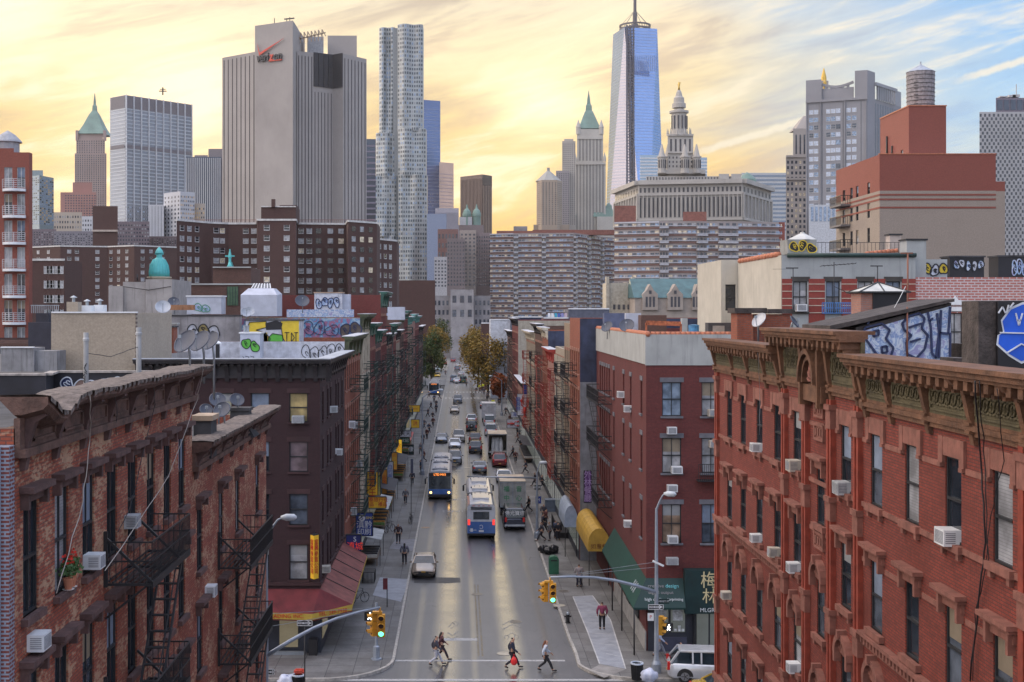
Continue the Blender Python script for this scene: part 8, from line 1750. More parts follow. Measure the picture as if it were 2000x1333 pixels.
def pose(kind):
 J=dict(pel=(0,0,.95),bel=(.01,0,1.10),che=(.02,0,1.30),nk=(.03,0,1.46),hd=(.05,0,1.57),tp=(.05,0,1.68))
 for s,k in((1,'l'),(-1,'r')):
  J['sh'+k]=(.01,s*.18,1.40);J['hp'+k]=(0,s*.09,.90)
  if kind.startswith('walk'):
   f=s*(1 if kind!='walk2' else-1);J['el'+k]=(-.10*f-.04,s*.25,1.14);J['ha'+k]=(-.20*f+.10,s*.25,.90)
   if f>0:J['kn'+k]=(.20,s*.09,.52);J['an'+k]=(.34,s*.08,.10);J['to'+k]=(.52,s*.09,.07)
   else:J['kn'+k]=(.02,s*.09,.49);J['an'+k]=(-.32,s*.08,.17);J['to'+k]=(-.20,s*.08,.05)
  else:
   J['el'+k]=(-.03,s*.27,1.14);J['ha'+k]=(.08 if kind=='stand' else.32,s*.24,.90 if kind=='stand' else 1.0);J['kn'+k]=(.03,s*.10,.50);J['an'+k]=(-.01,s*.10,.08);J['to'+k]=(.15,s*.12,.05)
 return J
BODY={}
def person_src(kind,long_hair=False,coat=False):
 key=(kind,long_hair,coat)
 if key in BODY:return BODY[key]
 J=pose(kind);V={k:Vector(v) for k,v in J.items()};root=thing('person','','person')
 pts,ed,rad,ix=[],[],[],{}
 def add(n,p,r,par=None):ix[n]=len(pts);pts.append(p);rad.append(r);(ed.append((ix[par],ix[n])) if par else None)
 add('pel',V['pel'],(.14,.10));add('bel',V['bel'],(.12,.09),'pel');add('che',V['che'],(.14,.10),'bel');add('nk',V['nk'],.055,'che');add('hd',V['hd'],(.075,.085),'nk');add('tp',V['tp'],(.06,.07),'hd')
 add('nose',V['hd']+Vector((.095,0,-.01)),.014,'hd')
 for k in 'lr':
  add('sh'+k,V['sh'+k],.062,'che');add('el'+k,V['el'+k],.045,'sh'+k);add('ha'+k,V['ha'+k],.033,'el'+k);d=(V['ha'+k]-V['el'+k]).normalized();q=V['ha'+k]+d*.07;add('pm'+k,q,(.038,.02),'ha'+k)
  for i in range(4):add('f%d'%i+k,q+d*(.085-.008*abs(i-1.5))+Vector((.036*(i-1.5)*.6,0,-.01)),.009,'pm'+k)
  add('th'+k,V['ha'+k]+d*.06+Vector((.06,0,.0)),.010,'ha'+k)
  add('hp'+k,V['hp'+k],.09,'pel');add('kn'+k,V['kn'+k],.06,'hp'+k);add('an'+k,V['an'+k],.04,'kn'+k);add('to'+k,V['to'+k],.035,'an'+k)
 def link(name,me,par=root):o=bpy.data.objects.new(name,me);C.objects.link(o);o.parent=par;return o
 link('body',skin_mesh('body',pts,ed,rad,SKIN))
 P=[V['bel']-Vector((0,0,.16)),V['bel'],V['che'],V['nk']-Vector((0,0,.03))];E=[(0,1),(1,2),(2,3)];Rr=[(.165,.13),(.15,.12),(.18,.135),.075]
 for k in 'lr':n=len(P);P+=[V['sh'+k],V['el'+k],V['ha'+k]-(V['ha'+k]-V['el'+k])*.1];E+=[(2,n),(n,n+1),(n+1,n+2)];Rr+=[.088,.066,.052]
 if coat:P+=[V['pel']-Vector((0,0,.25))];E+=[(0,len(P)-1)];Rr+=[(.20,.17)]
 link('jacket',skin_mesh('jacket',P,E,Rr,CLOTH))
 P=[V['pel']+Vector((0,0,.02))];E=[];Rr=[(.155,.12)]
 for k in 'lr':n=len(P);P+=[V['hp'+k]-Vector((0,0,.04)),V['kn'+k],V['an'+k]+Vector((0,0,.04))];E+=[(0,n),(n,n+1),(n+1,n+2)];Rr+=[.105,.075,.06]
 link('trousers',skin_mesh('trousers',P,E,Rr,PANTS))
 for k in 'lr':link('shoe',skin_mesh('shoe',[V['an'+k]-Vector((.04,0,.02)),V['to'+k]+Vector((.03,0,0))],[(0,1)],[.055,.045],SHOE))
 P=[V['tp']+Vector((-.02,0,-.01)),V['hd']+Vector((-.055,0,.0))]+([V['nk']+Vector((-.10,0,-.02)),V['che']+Vector((-.13,0,-.06))] if long_hair else[]);link('hair',skin_mesh('hair',P,[(i,i+1) for i in range(len(P)-1)],[(.08,.085),(.075,.07),.07,.045][:len(P)],HAIR))
 BODY[key]=root;root['used']=False;return root
NP=[0]
def person(px,py,rz,label,kind='walk',top=(.03,.03,.04),leg=(.03,.03,.045),hair=None,long_hair=False,coat=False,h=1.0,z=0.0,group=None):
 src=person_src(kind,long_hair,coat);o=src if not src['used'] else dup(src,(0,0,0));src['used']=True
 if o is not src and 'used' in o:del o['used']
 g=G(px,py,z);o.location=(g.x,g.y,z);o.rotation_euler=(0,0,rz);o.scale=(h*1.14,h*1.14,h);tag(o,label,'person',group);o.name='person'
 def cm_(n,c):return mat('%s_%d_%d_%d'%(n,c[0]*100,c[1]*100,c[2]*100),c,.85,var=.2,scale=8)
 for c in o.children:
  b=c.name.split('.')[0];mt={'jacket':cm_('cloth',top),'trousers':cm_('cloth',leg),'hair':cm_('hair',hair) if hair else HAIR}.get(b)
  if mt:
   for sl in c.material_slots:sl.link='OBJECT';sl.material=mt
 return o
E0,N_,W0,S0=0,math.pi/2,math.pi,-math.pi/2
person(851,1300,.15,'man in dark jacket and pale trousers crossing the road, on the left','walk',(.05,.05,.07),(.45,.46,.52),h=1.02)
person(862,1290,.15,'woman in maroon jacket crossing just behind the man in pale trousers','walk2',(.07,.02,.03),(.03,.02,.03),long_hair=True,h=1.0)
pc=person(1000,1306,0,'man in long black coat carrying a red bag on the crosswalk','walk',(.02,.025,.05),(.02,.02,.03),coat=True,h=1.06)
person(1065,1312,.05,'long haired woman in pale blue jacket and black boots on the crosswalk','walk2',(.45,.50,.58),(.02,.02,.025),hair=(.16,.06,.03),long_hair=True,h=1.06)
b_=thing('shopping_bag','red plastic bag in the hand of the man in the long black coat','bag',pc.location+Vector((.10,-.30,.28)));m=MB().use(mat('red_plastic',(.75,.03,.03),.4));m.lathe((0,0,0),[(.10,0),(.19,.12),(.17,.32),(.06,.48)],10,sy=.6);m.build('sack',parent=b_,local=True);m=MB().use(mat('red_plastic',(.7,.03,.03),.4));m.tube([(-.05,0,.46),(-.03,0,.62),(.03,0,.62),(.05,0,.46)],.012,5);m.build('handle',parent=b_,local=True)
person(1176,1230,N_,'person in pink and black jacket seen from behind on the right sidewalk','stand',(.22,.04,.09),(.015,.015,.02),h=1.05,z=.15)
person(1131,1147,N_,'person in pale grey shirt pushing a small cart up the right sidewalk','push',(.30,.26,.26),(.03,.03,.05),h=1.0,z=.15)
person(1287,1283,E0,'person in pale blue shirt half hidden by the right lamp post','walk',(.32,.38,.52),(.25,.26,.30),h=1.0,z=.15)
person(1327,1313,E0,'person in black standing behind the red delivery box at the corner','stand',(.02,.02,.025),(.02,.02,.025),h=1.0,z=.15)
person(778,1062,S0,'person in dark coat walking down the left sidewalk near the stalls','stand',(.05,.03,.04),(.02,.02,.03),h=1.03,z=.15)
person(790,1103,N_,'long haired woman in grey jacket with a red bag at the left kerb','stand',(.14,.14,.18),(.03,.03,.04),long_hair=True,h=1.03,z=.15)
q=thing('hand_cart','small folding cart pushed up the right sidewalk','cart',G(1133,1148,.15)+Vector((0,.5,0)));m=MB().use(BLACK)
for s in(-.2,.2):m.bar((s,-.2,.95),(s,.15,.15),.03);m.tube([(s-.03,.1,.12),(s+.03,.1,.12)],.12,10)
m.box(-.2,.2,-.1,.3,.3,.35);m.bar((-.2,-.2,.95),(.2,-.2,.95),.03);m.build('frame',parent=q,local=True,fix=False)
q=thing('delivery_box','red and purple insulated delivery box on a bicycle at the right corner','box',G(1337,1308,.15));m=MB().use(mat('delivery_red',(.30,.03,.06),.6,var=.4,scale=6));m.box(-.38,.38,-.25,.25,.75,1.25);m.use(mat('purple_lid',(.35,.16,.34),.5));m.box(-.42,.42,-.28,.28,1.255,1.36);m.use(BLACK);m.bar((-.2,0,.35),(-.2,0,.74),.04);m.bar((.25,0,.35),(.25,0,.74),.04);m.tube([(-.35,-.03,.34),(-.35,.03,.34)],.34,16);m.build('box',parent=q,local=True,fix=False)
tops=[(.02,.02,.03),(.05,.05,.07),(.03,.03,.05),(.10,.03,.03),(.12,.12,.14),(.03,.05,.10)]
NEARG=[(1033,1000,'walking up the right sidewalk beside the beige truck'),(1058,1058,'by the street sign pole, left one of the group'),(1060,1040,'behind the left one of the group at the pole'),(1066,1030,'in the middle of the group on the right sidewalk'),(1074,1057,'holding a red bag, in the group by the fence'),(1084,1052,'beside the metal fence on the right sidewalk'),(1090,1056,'with a yellow green bag by the metal fence'),(1062,1018,'at the back of the group on the right sidewalk'),(805,948,'on the left sidewalk between the yellow signs and the bus'),(828,903,'at the left kerb level with the oncoming bus roof'),(792,985,'at the stall under the wide yellow sign'),(822,925,'near the lamp post on the left sidewalk'),(1045,950,'beside the far traffic pole on the right'),(1058,955,'right of the far traffic pole'),(1027,925,'in front of the dark stalls on the right'),(1007,905,'by the hydrant beyond the open truck'),(1002,893,'walking behind the open truck on the sidewalk')]
for i,(px,py,lab) in enumerate(NEARG):person(px,py,rnd.choice([N_,S0,E0+.3,W0]),'dark clothed pedestrian '+lab,rnd.choice(['stand','walk','walk2']),tops[i%6],h=rnd.uniform(.94,1.04),z=.15)
FARP=[(826,868),(838,846),(829,838),(846,834),(836,815),(842,800),(852,797),(848,786),(858,780),(838,778),(1000,815),(1008,808),(992,790),(1000,784),(984,775),(990,770),(978,782),(970,768),(982,764),(945,772),(952,780),(938,768),(930,770),(958,776),(1004,838),(1010,850),(911,756),(1012,866),(843,712),(870,733),(1018,880),(1024,868),(1016,857),(996,828),(988,812),(1012,824),(975,792),(1006,795),(822,888),(834,858),(852,806),(845,822)]
for i,(px,py) in enumerate(FARP):person(px,py,rnd.uniform(0,6),'distant pedestrian, a dark speck far up the sidewalks near the first intersection',rnd.choice(['stand','walk']),tops[(i*5)%6],z=.15 if px not in(911,870) else 0,group='distant pedestrians')
YV=(.55,.62,.02)
person(937,765,S0,'crossing guard in bright yellow vest left at the first intersection','stand',YV,z=.15,h=1.1);person(943,763,S0,'second guard in yellow vest beside the first one','stand',YV,z=.15,h=1.1);person(963,797,N_,'guard in bright yellow vest on the right sidewalk before the intersection','stand',YV,z=.15,h=1.1)
# ============ street furniture
SP_=mat('painted_steel_pole',(.30,.34,.40),.45,.4,var=.15,scale=2);SIGY=mat('signal_yellow',(.60,.30,.03),.5,var=.15,scale=3);GO=mat('green_lamp',(.05,.6,.3),.4,emit=(.08,1,.45),es=4);OFFL=mat('lamp_off',(.04,.015,.01),.4)
def signal_head(root,p,face,mats3,s=1.0):
 """three section head; face = yaw of the lens side"""
 M=Matrix.Rotation(face,3,'Z');m=MB().use(SIGY);c=Vector(p)
 def bx(mb,x0,x1,y0,y1,z0,z1):vs=[M@Vector((x,y,z))+c for z in(z0,z1) for y in(y0,y1) for x in(x0,x1)];mb.poly(vs,[(0,2,3,1),(4,5,7,6),(0,1,5,4),(2,6,7,3),(0,4,6,2),(1,3,7,5)])
 for k in range(3):bx(m,-.18*s,.18*s,-.1*s,.14*s,(-.53+k*.36)*s,(-.19+k*.36)*s)
 h=m.build('signal_head',parent=root,fix=False)
 for k,mt in enumerate(mats3):
  cz=(-.36+k*.36)*s;m=MB().use(mt);m.poly([M@Vector((.12*s*math.cos(a),-.105*s,cz+.12*s*math.sin(a)))+c for a in[2*math.pi*i/14 for i in range(14)]],[tuple(range(14))]);m.build('lens',parent=h,fix=False)
  m=MB().use(SIGY)
  for i in range(8):
   a,b=math.pi*i/8,math.pi*(i+1)/8;q=[M@Vector((.15*s*math.cos(t_),y*s,cz+.15*s*math.sin(t_)))+c for t_ in(a,b) for y in(-.1,-.32)];m.face([q[0],q[1],q[3],q[2]])
  m.build('visor',parent=h,fix=False)
def lamp_post(base,ht,armdir,label,mast=None,heads=(),arm_len=2.2):
 r=thing('street_lamp',label,'street lamp',base);b=Vector(base);m=MB().use(SP_);m.lathe(b,[(.28,0),(.28,.5),(.17,.7),(.13,1.0),(.085,ht*.8),(.07,ht-.8)],12);m.build('pole',parent=r)
 m=MB().use(SP_);d=Vector(armdir).normalized();pts=[b+Vector((0,0,ht-.9))]+[b+d*arm_len*f+Vector((0,0,ht-.9+.95*math.sin(f*math.pi/2))) for f in(.08,.2,.4,.7,1)];m.tube(pts,[.07,.065,.06,.05,.045,.04],8);m.build('arm',parent=r)
 m=MB().use(mat('lamp_housing',(.50,.54,.58),.4));e=pts[-1];m.tube([e-d*.1,e+d*.15,e+d*.5,e+d*.62],[.07,.16,.15,.04],10);m.build('lamp_head',parent=r)
 return r
def mast(root,a,b,guys):
 m=MB().use(SP_);a,b=Vector(a),Vector(b);pts=[a.lerp(b,f)+Vector((0,0,.35*math.sin(f*math.pi))) for f in(0,.2,.4,.6,.8,1)];m.tube(pts,[.10,.095,.085,.075,.065,.06],8);m.build('mast_arm',parent=root)
 m=MB().use(STEEL)
 for g in guys:m.bar(g,b,.02)
 m.build('guy_wires',parent=root,fix=False)
lp=lamp_post((-8.65,57.3,0),11.2,(1,.1,0),'grey steel street lamp on the near left corner',arm_len=.75)
end=Vector((XP(742,60),60,ZP(1187,60)));mast(lp,(-8.6,57.3,ZP(1280,57.3)),end,[(-8.6,57.3,ZP(1200,57.3)),(-8.6,57.3,ZP(1225,57.3))])
ts=thing('traffic_light','yellow traffic light showing green, hung from the left mast arm','traffic light',end-Vector((0,0,.9)))
signal_head(ts,(end.x+.06,60.0,end.z-.85),0,(GO,OFFL,OFFL),1.0);signal_head(ts,(end.x-.33,60.25,end.z-.85),R(-70),(OFFL,OFFL,OFFL),1.0);m=MB().use(SIGY);m.box(end.x-.35,end.x+.1,59.95,60.2,end.z-.3,end.z-.2);m.tube([(end.x,60.05,end.z-.2),(end.x,60.05,end.z)],.05,6);m.build('hanger',parent=ts)
def walk_sign(p,label):
 r=thing('walk_signal',label,'pedestrian signal',p);c=Vector(p);m=MB().use(BLACK);m.box(c.x-.25,c.x+.25,c.y,c.y+.2,c.z-.22,c.z+.22);m.build('housing',parent=r);m=MB().use(mat('white_walk',(1,1,1),.4,emit=(.9,.95,1),es=4));q=lambda x,z:(c.x+x,c.y-.01,c.z+z)
 m.tube([q(.02,.13),q(.02,.17)],.035,6);
 for a,b in(((.01,.10),(-.01,-.02)),((-.01,-.02),(.07,-.16)),((-.01,-.02),(-.08,-.15)),((.01,.08),(.09,.0)),((.01,.08),(-.07,.01))):m.bar(q(*a),q(*b),.045)
 m.build('walking_figure',parent=r,fix=False)
walk_sign(W(722,1204,60.2),'lit white walking figure signal beside the left traffic light');walk_sign(W(1306,1226,72.2),'lit white walking figure signal by the right lamp post')
r=thing('signal_pole','short grey pole with a square base on the left far corner','pole',(XP(735,74.8),74.8,.15));m=MB().use(SP_);m.lathe((0,0,0),[(.32,0),(.32,.06),(.2,.08),(.2,.75),(.09,.82),(.085,3.3)],8);m.build('pole',parent=r,local=True)
b=G(1282,1314,.15);lp=lamp_post((b.x,b.y,.15),ZP(965,b.y)-.15,(.9,-.5,0),'grey steel street lamp on the right corner by the ornate facade',arm_len=.55)
end=W(1075,1128,70);mast(lp,(b.x,b.y,ZP(1157,b.y)),end,[(b.x,b.y,ZP(1098,b.y)),(b.x,b.y,ZP(1108,b.y))])
m=MB().use(WHITE);m.bar(W(1275,1096,b.y-.2),W(1296,1106,b.y-.2),.1);m.build('bracket',parent=lp)
ts=thing('traffic_light','yellow traffic light showing green, hung from the right mast arm over the kerb','traffic light',end-Vector((0,0,.9)))
signal_head(ts,(end.x+.13,70,end.z-.85),0,(GO,OFFL,OFFL),1.0);signal_head(ts,(end.x-.3,70.3,end.z-.85),R(-70),(OFFL,OFFL,OFFL),1.0);m=MB().use(SIGY);m.box(end.x-.32,end.x+.15,69.95,70.2,end.z-.3,end.z-.2);m.tube([(end.x,70.05,end.z-.2),(end.x,70.05,end.z)],.05,6);m.build('hanger',parent=ts)
ts=thing('traffic_light','yellow traffic light seen side on behind the right lamp post','traffic light',W(1290,1220,b.y+.2));signal_head(ts,W(1292,1222,b.y+.3),R(60),(OFFL,OFFL,OFFL),1.0)
def flat_sign(px0,px1,py0,py1,Y,mt,label,txt=None,tm=None,pole=None,border=None,cat='sign',sz=None):
 a,b=W(px0,py1,Y),W(px1,py0,Y);r=thing('street_sign',label,cat,((a.x+b.x)/2,Y,a.z));m=MB().use(mt);m.box(a.x,b.x,Y,Y+.02,a.z,b.z);m.build('sign_plate',parent=r)
 if border:m=MB().use(border);w=.03;[m.box(*q) for q in((a.x,b.x,Y-.006,Y-.001,a.z,a.z+w),(a.x,b.x,Y-.006,Y-.001,b.z-w,b.z),(a.x,a.x+w,Y-.006,Y-.001,a.z,b.z),(b.x-w,b.x,Y-.006,Y-.001,a.z,b.z))];m.build('border',parent=r)
 if txt:lettering(txt,((a.x+b.x)/2,Y-.01,(a.z+b.z)/2),'S',sz or(b.z-a.z)*.6,tm,r,.003)
 if pole is not None:m=MB().use(BLACK);m.tube([((a.x+b.x)/2 if pole==0 else XP(pole,Y),Y+.05,.15),((a.x+b.x)/2 if pole==0 else XP(pole,Y),Y+.05,b.z)],.035,6);m.build('post',parent=r)
 return r
def one_way(px0,px1,py0,py1,Y,label,pole=None):
 r=flat_sign(px0,px1,py0,py1,Y,BLACK,label,border=WHITE,pole=pole);m=MB().use(WHITE);q=lambda px,py:W(px,py,Y-.004);w=px1-px0;h=py1-py0;m.poly([q(px0+w*.06,py0+h*.33),q(px0+w*.7,py0+h*.33),q(px0+w*.7,py0+h*.1),q(px0+w*.95,py0+h*.5),q(px0+w*.7,py0+h*.9),q(px0+w*.7,py0+h*.67),q(px0+w*.06,py0+h*.67)],[tuple(range(7))]);m.build('arrow',parent=r,fix=False)
 lettering('ONE WAY',q(px0+w*.42,py0+h*.5)+Vector((0,-.004,0)),'S',.13,BLACK,r,.002)
one_way(580,610,1212,1223,66,'black and white one way arrow sign on a thin post by the red awning',0);one_way(1266,1296,1181,1191,b.y-.3,'black and white one way arrow sign on the right lamp post');one_way(1-1+523,536,1307,1319,64,'small one way sign low behind the left lamp pole')
flat_sign(1282,1307,1170,1180,b.y+.5,SG,'green street name sign fixed to the right lamp post','MARKET ST',LW,sz=.14);flat_sign(1265,1277,1198,1213,b.y-.25,WHITE,'white parking notice with red marks on the right lamp post','P',LRD)
flat_sign(748,757,1130,1152,88,mat('sign_dark_red',(.16,.02,.03),.5),'dark red parking sign on a black post at the left kerb',None,None,756)
flat_sign(802,807,897,925,122,mat('sign_navy',(.05,.06,.10),.5),'dark parking sign on twin posts at the left kerb beside the bus',None,None,803);flat_sign(1046,1057,970,984,115,SB,'round blue sign over a blue plate on the right sidewalk pole','M',LW,1051);flat_sign(1044,1056,948,957,115.2,SG,'green street plate at the top of the right sidewalk pole','HENRY',LW)
g=G(1109,1217,.15);r=thing('fire_hydrant','black fire hydrant with silver cap on the right sidewalk','hydrant',g);m=MB().use(BLACK);m.lathe((0,0,0),[(.18,0),(.18,.05),(.12,.07),(.115,.5),(.14,.52),(.14,.56)],12);m.tube([(-.22,0,.42),(.22,0,.42)],.06,8);m.build('barrel',parent=r,local=True);m=MB().use(STEEL);m.lathe((0,0,.56),[(.14,0),(.12,.1),(.05,.17),(.04,.22)],12);m.build('cap',parent=r,local=True)
def bin_(px,py,label,lid,junk=None):
 g=G(px,py,.15);r=thing('litter_bin',label,'litter bin',g);m=MB().use(BLACK)
 for k in range(22):a=2*math.pi*k/22;m.bar((.27*math.cos(a),.27*math.sin(a),.02),(.33*math.cos(a),.33*math.sin(a),.92),.045)
 m.lathe((0,0,0),[(.24,0),(.27,.9)],14);m.build('basket',parent=r,local=True,fix=False);m=MB().use(lid);m.lathe((0,0,.88),[(.36,0),(.36,.07),(.30,.08),(.28,.02)],18);m.build('liner',parent=r,local=True)
 if junk:m=MB().use(junk);[m.box(rnd.uniform(-.25,.05),rnd.uniform(.05,.3),rnd.uniform(-.2,0),rnd.uniform(0,.2),.95+k*.05,1.05+k*.06) for k in range(4)];m.build('rubbish',parent=r,local=True)
PLID=mat('pale_blue_plastic',(.50,.56,.66),.5);bin_(1244,1328,'black street litter bin with pale blue liner at the right corner',PLID);bin_(583,1352,'overflowing litter bin with red cartons at the near left corner',PLID,mat('red_carton',(.55,.08,.05),.7,var=.4,scale=9))
def bag(px,py,s,mt,label,z=.15,grp=None):
 g=G(px,py,z);r=thing('rubbish_bag',label,'rubbish bag',g,group=grp);bm=bmesh.new();bmesh.ops.create_icosphere(bm,subdivisions=3,radius=1);rr=random.Random(px)
 ph=[rr.uniform(0,6) for _ in range(3)]
 for v in bm.verts:k=1+.10*math.sin(v.co.x*7+ph[0])+.09*math.sin(v.co.y*9+ph[1])+.08*math.sin(v.co.z*11+ph[2]);v.co=Vector((v.co.x*k*s,v.co.y*k*s*.85,max(0,(v.co.z*.8*k+.75)*s)))
 me=bpy.data.meshes.new('sack');bm.to_mesh(me);bm.free();me.materials.append(mt);[setattr(p,'use_smooth',True) for p in me.polygons];o=bpy.data.objects.new('sack',me);C.objects.link(o);o.parent=r
 m=MB().use(mt);m.lathe((0,0,s*1.3),[(.07*s,0),(.04*s,.1*s),(.18*s,.28*s)],8);m.build('tied_neck',parent=r,local=True)
BPL=mat('black_plastic',(.015,.015,.018),.3);WPL=mat('white_plastic',(.50,.54,.66),.4)
for px,py,s,lab in((1061,1080,.42,'left black rubbish bag beside the green bin'),(1071,1083,.40,'middle black rubbish bag beside the green bin'),(1081,1081,.44,'right black rubbish bag beside the green bin')):bag(px,py,s,BPL,lab)
bag(1268,1332,.45,WPL,'white rubbish bag at the foot of the right lamp post');bag(560,1350,.55,WPL,'white rubbish bag slumped beside the overflowing left bin')
g=G(1082,1122,.15);r=thing('collection_bin','dark green steel collection box with rounded top at the right kerb','collection box',g+Vector((0,.35,0)));m=MB().use(mat('bin_green',(.025,.13,.07),.4));N=8;m.prism([(-.38,-.35,0),(.38,-.35,0)]+[(.38,-.35,1.1)]+[(.38*math.cos(math.pi*k/N),-.35,1.1+.28*math.sin(math.pi*k/N)) for k in range(1,N)]+[(-.38,-.35,1.1)],(0,1,0),.7);m.build('box',parent=r,local=True);m=MB().use(BLACK);m.box(-.25,.25,-.37,-.351,1.0,1.1);m.build('slot',parent=r,local=True)
def bicycle(px,py,rz,label):
 g=G(px,py,.15);r=thing('bicycle',label,'bicycle',g,rz,'parked bicycles')
 for x in(-.52,.52):
  m=MB().use(RUB);P=[(x+.34*math.cos(2*math.pi*k/18),0,.34+.34*math.sin(2*math.pi*k/18)) for k in range(19)];m.tube(P,.022,5);m.use(STEEL);[m.bar((x,0,.34),P[k],.008) for k in range(0,18,2)];m.build('wheel',parent=r,local=True,fix=False)
 m=MB().use(BLACK);A,B,D,E,Fp=(-.52,0,.34),(-.08,0,.30),(-.2,0,.82),(.36,0,.82),(.52,0,.34)
 for p,q in((A,B),(B,D),(A,D),(D,E),(B,E),(E,Fp)):m.tube([p,q],.018,5)
 m.tube([E,(.32,0,.98)],.016,5);m.tube([(.25,-.27,.98),(.32,0,.98),(.25,.27,.98)],.014,5);m.build('frame',parent=r,local=True,fix=False);m=MB().use(BLACK);m.box(-.32,-.08,-.06,.06,.88,.94);m.build('saddle',parent=r,local=True)
bicycle(700,1178,R(35),'bicycle leaning under the red corner awning');bicycle(761,1040,R(60),'bicycle parked among the stalls on the left sidewalk');bicycle(802,1022,R(80),'bicycle chained to the sign posts at the left kerb')
def stall(px,py,w,d,label,topm,prod,tilt=.35):
 g=G(px,py,.15);r=thing('market_stall',label,'stall',g,0,'sidewalk stalls');m=MB().use(mat('crate_wood',(.20,.14,.10),.8));m.box(-w/2,w/2,0,d,.55,.65);[m.bar((x,y,0),(x,y,.55),.06) for x in(-w/2+.05,w/2-.05) for y in(.05,d-.05)];m.build('table',parent=r,local=True)
 m=MB()
 for k in range(int(d/.5)):
  m.use(prod[k%len(prod)]);m.box(-w/2+.05,w/2-.05,k*.5+.03,k*.5+.45,.66,.85+.1*(k%2))
 m.build('goods',parent=r,local=True)
 if topm:m=MB().use(topm);m.prism([(-w/2-.2,-.1,2.5),(w/2+.3,-.1,2.1),(w/2+.3,d,2.1),(-w/2-.2,d,2.5)],(0,0,1),.03);m.build('canopy',parent=r,local=True);m=MB().use(BLACK);[m.bar((w/2+.2,y,0),(w/2+.2,y,2.1),.04) for y in(0,d-.1)];m.build('canopy_post',parent=r,local=True)
PG=[mat('veg_green',(.08,.16,.04),.7,var=.5,scale=9),mat('orange_fruit',(.45,.2,.04),.7,var=.5,scale=9),mat('pale_boxes',(.42,.40,.36),.7,var=.3,scale=5),mat('dark_crate',(.05,.05,.06),.7)]
CVS=mat('pale_canvas',(.40,.42,.42),.7);BCV=mat('blue_tarp',(.06,.16,.32),.6);
stall(719,1106,1.5,4.5,'stall with tilted pale board under the rounded blue sign',CVS,PG[2:]);stall(737,1040,1.4,8,'long produce stall with pale canvas under the royal blue sign',CVS,PG);stall(752,1000,1.3,9,'cluttered dark stall beyond the bicycles',mat('dark_canvas',(.04,.04,.05),.7),PG);stall(777,940,1.3,9,'stall with black umbrella like canopy under the yellow signs',mat('dark_canvas',(.04,.04,.05),.7),PG);stall(790,890,1.2,12,'far stall with maroon canopy on the left sidewalk',SR,PG)
stall(1035,905,1.6,14,'dark stall row along the right tenements',mat('dark_canvas',(.04,.04,.05),.7),PG[2:]);stall(1020,845,1.6,16,'pale canopied stalls below the lobster signs',CVS,PG)
g=G(719,1140,.15);r=thing('metal_cage','low black metal cage on the left sidewalk by the awning','cage',g);m=MB().use(BLACK);w,d,h=.9,1.6,.8;[m.bar((-w/2+w*k/9,y,0),(-w/2+w*k/9,y,h),.03) for k in range(10) for y in(0,d)];[m.bar((x,d*k/10,0),(x,d*k/10,h),.03) for k in range(11) for x in(-w/2,w/2)];m.box(-w/2,w/2,0,d,h,h+.04);m.build('bars',parent=r,local=True,fix=False)
g=G(1112,1052,.15);r=thing('cellar_hatch','black iron fence and raised cellar hatch beside the barrel awnings','fence',g);m=MB().use(BLACK);w,d,h=2.3,6,1.3;[m.bar((-w/2+w*k/14,0,0),(-w/2+w*k/14,0,h),.035) for k in range(15)];[m.bar((-w/2,d*k/24,0),(-w/2,d*k/24,h),.035) for k in range(25)];m.bar((-w/2,0,h),(w/2,0,h),.05);m.bar((-w/2,0,h),(-w/2,d,h),.05);m.box(-w/2,w/2,.05,d,.02,.5);m.build('railing',parent=r,local=True,fix=False);m=MB().use(BLACK);m.bar((-.9,1.5,.6),(.9,3.5,2.5),.08,.5);m.build('hatch_ladder',parent=r,local=True)
q=thing('dumpster','grey blue container on the right sidewalk behind the iron fence','container',G(1083,1000,.15));m=MB().use(mat('container_grey',(.12,.15,.20),.6));m.box(-.9,.9,0,1.3,0,1.1);m.box(-.95,.95,-.05,1.35,1.1,1.2);m.build('body',parent=q,local=True)
for px,py,yt,lab,dr in((825,928,715,'street lamp on the left sidewalk beside the bus',(1,0,0)),(980,812,735,'curved street lamp on the right sidewalk before the autumn tree',(-1,-.3,0)),(1049,1052,905,'grey pole with mast on the right sidewalk near the group of people',(1,0,0))):
 g=G(px,py,.15);h=min(10.5,ZP(yt,g.y)-.15);lamp_post((g.x,g.y,.15),h,dr,lab,arm_len=2.0 if px!=1049 else.3)
r=thing('mast_arm','thin horizontal mast arm reaching over the near bus','pole',W(1050,932,119));m=MB().use(SP_);m.tube([W(1050,934,119),W(912,931,119)],[.09,.05],8);m.build('arm',parent=r)
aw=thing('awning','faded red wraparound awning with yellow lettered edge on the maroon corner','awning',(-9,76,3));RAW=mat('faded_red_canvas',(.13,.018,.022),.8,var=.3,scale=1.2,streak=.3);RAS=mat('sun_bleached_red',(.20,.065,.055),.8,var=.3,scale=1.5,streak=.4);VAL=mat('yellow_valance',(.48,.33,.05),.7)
A,Bc,Dd,Ff,Gg,Hh_=Vector((-13.5,YM-.01,3.95)),Vector((XM,YM-.01,3.95)),Vector((XM+.01,91,4.1)),Vector((-6.55,91,3.15)),Vector((-6.4,76.6,2.95)),Vector((-8.6,75.0,2.75));K=Vector((-13.5,75.0,2.9))
m=MB().use(RAW);m.face([A,Bc,Hh_,K]);m.face([Bc,Gg,Hh_]);m.use(RAS);m.face([Bc,Dd,Ff,Gg]);m.face([Dd,Vector((XM,91,3.15)),Ff]);m.build('canopy',parent=aw,fix=False)
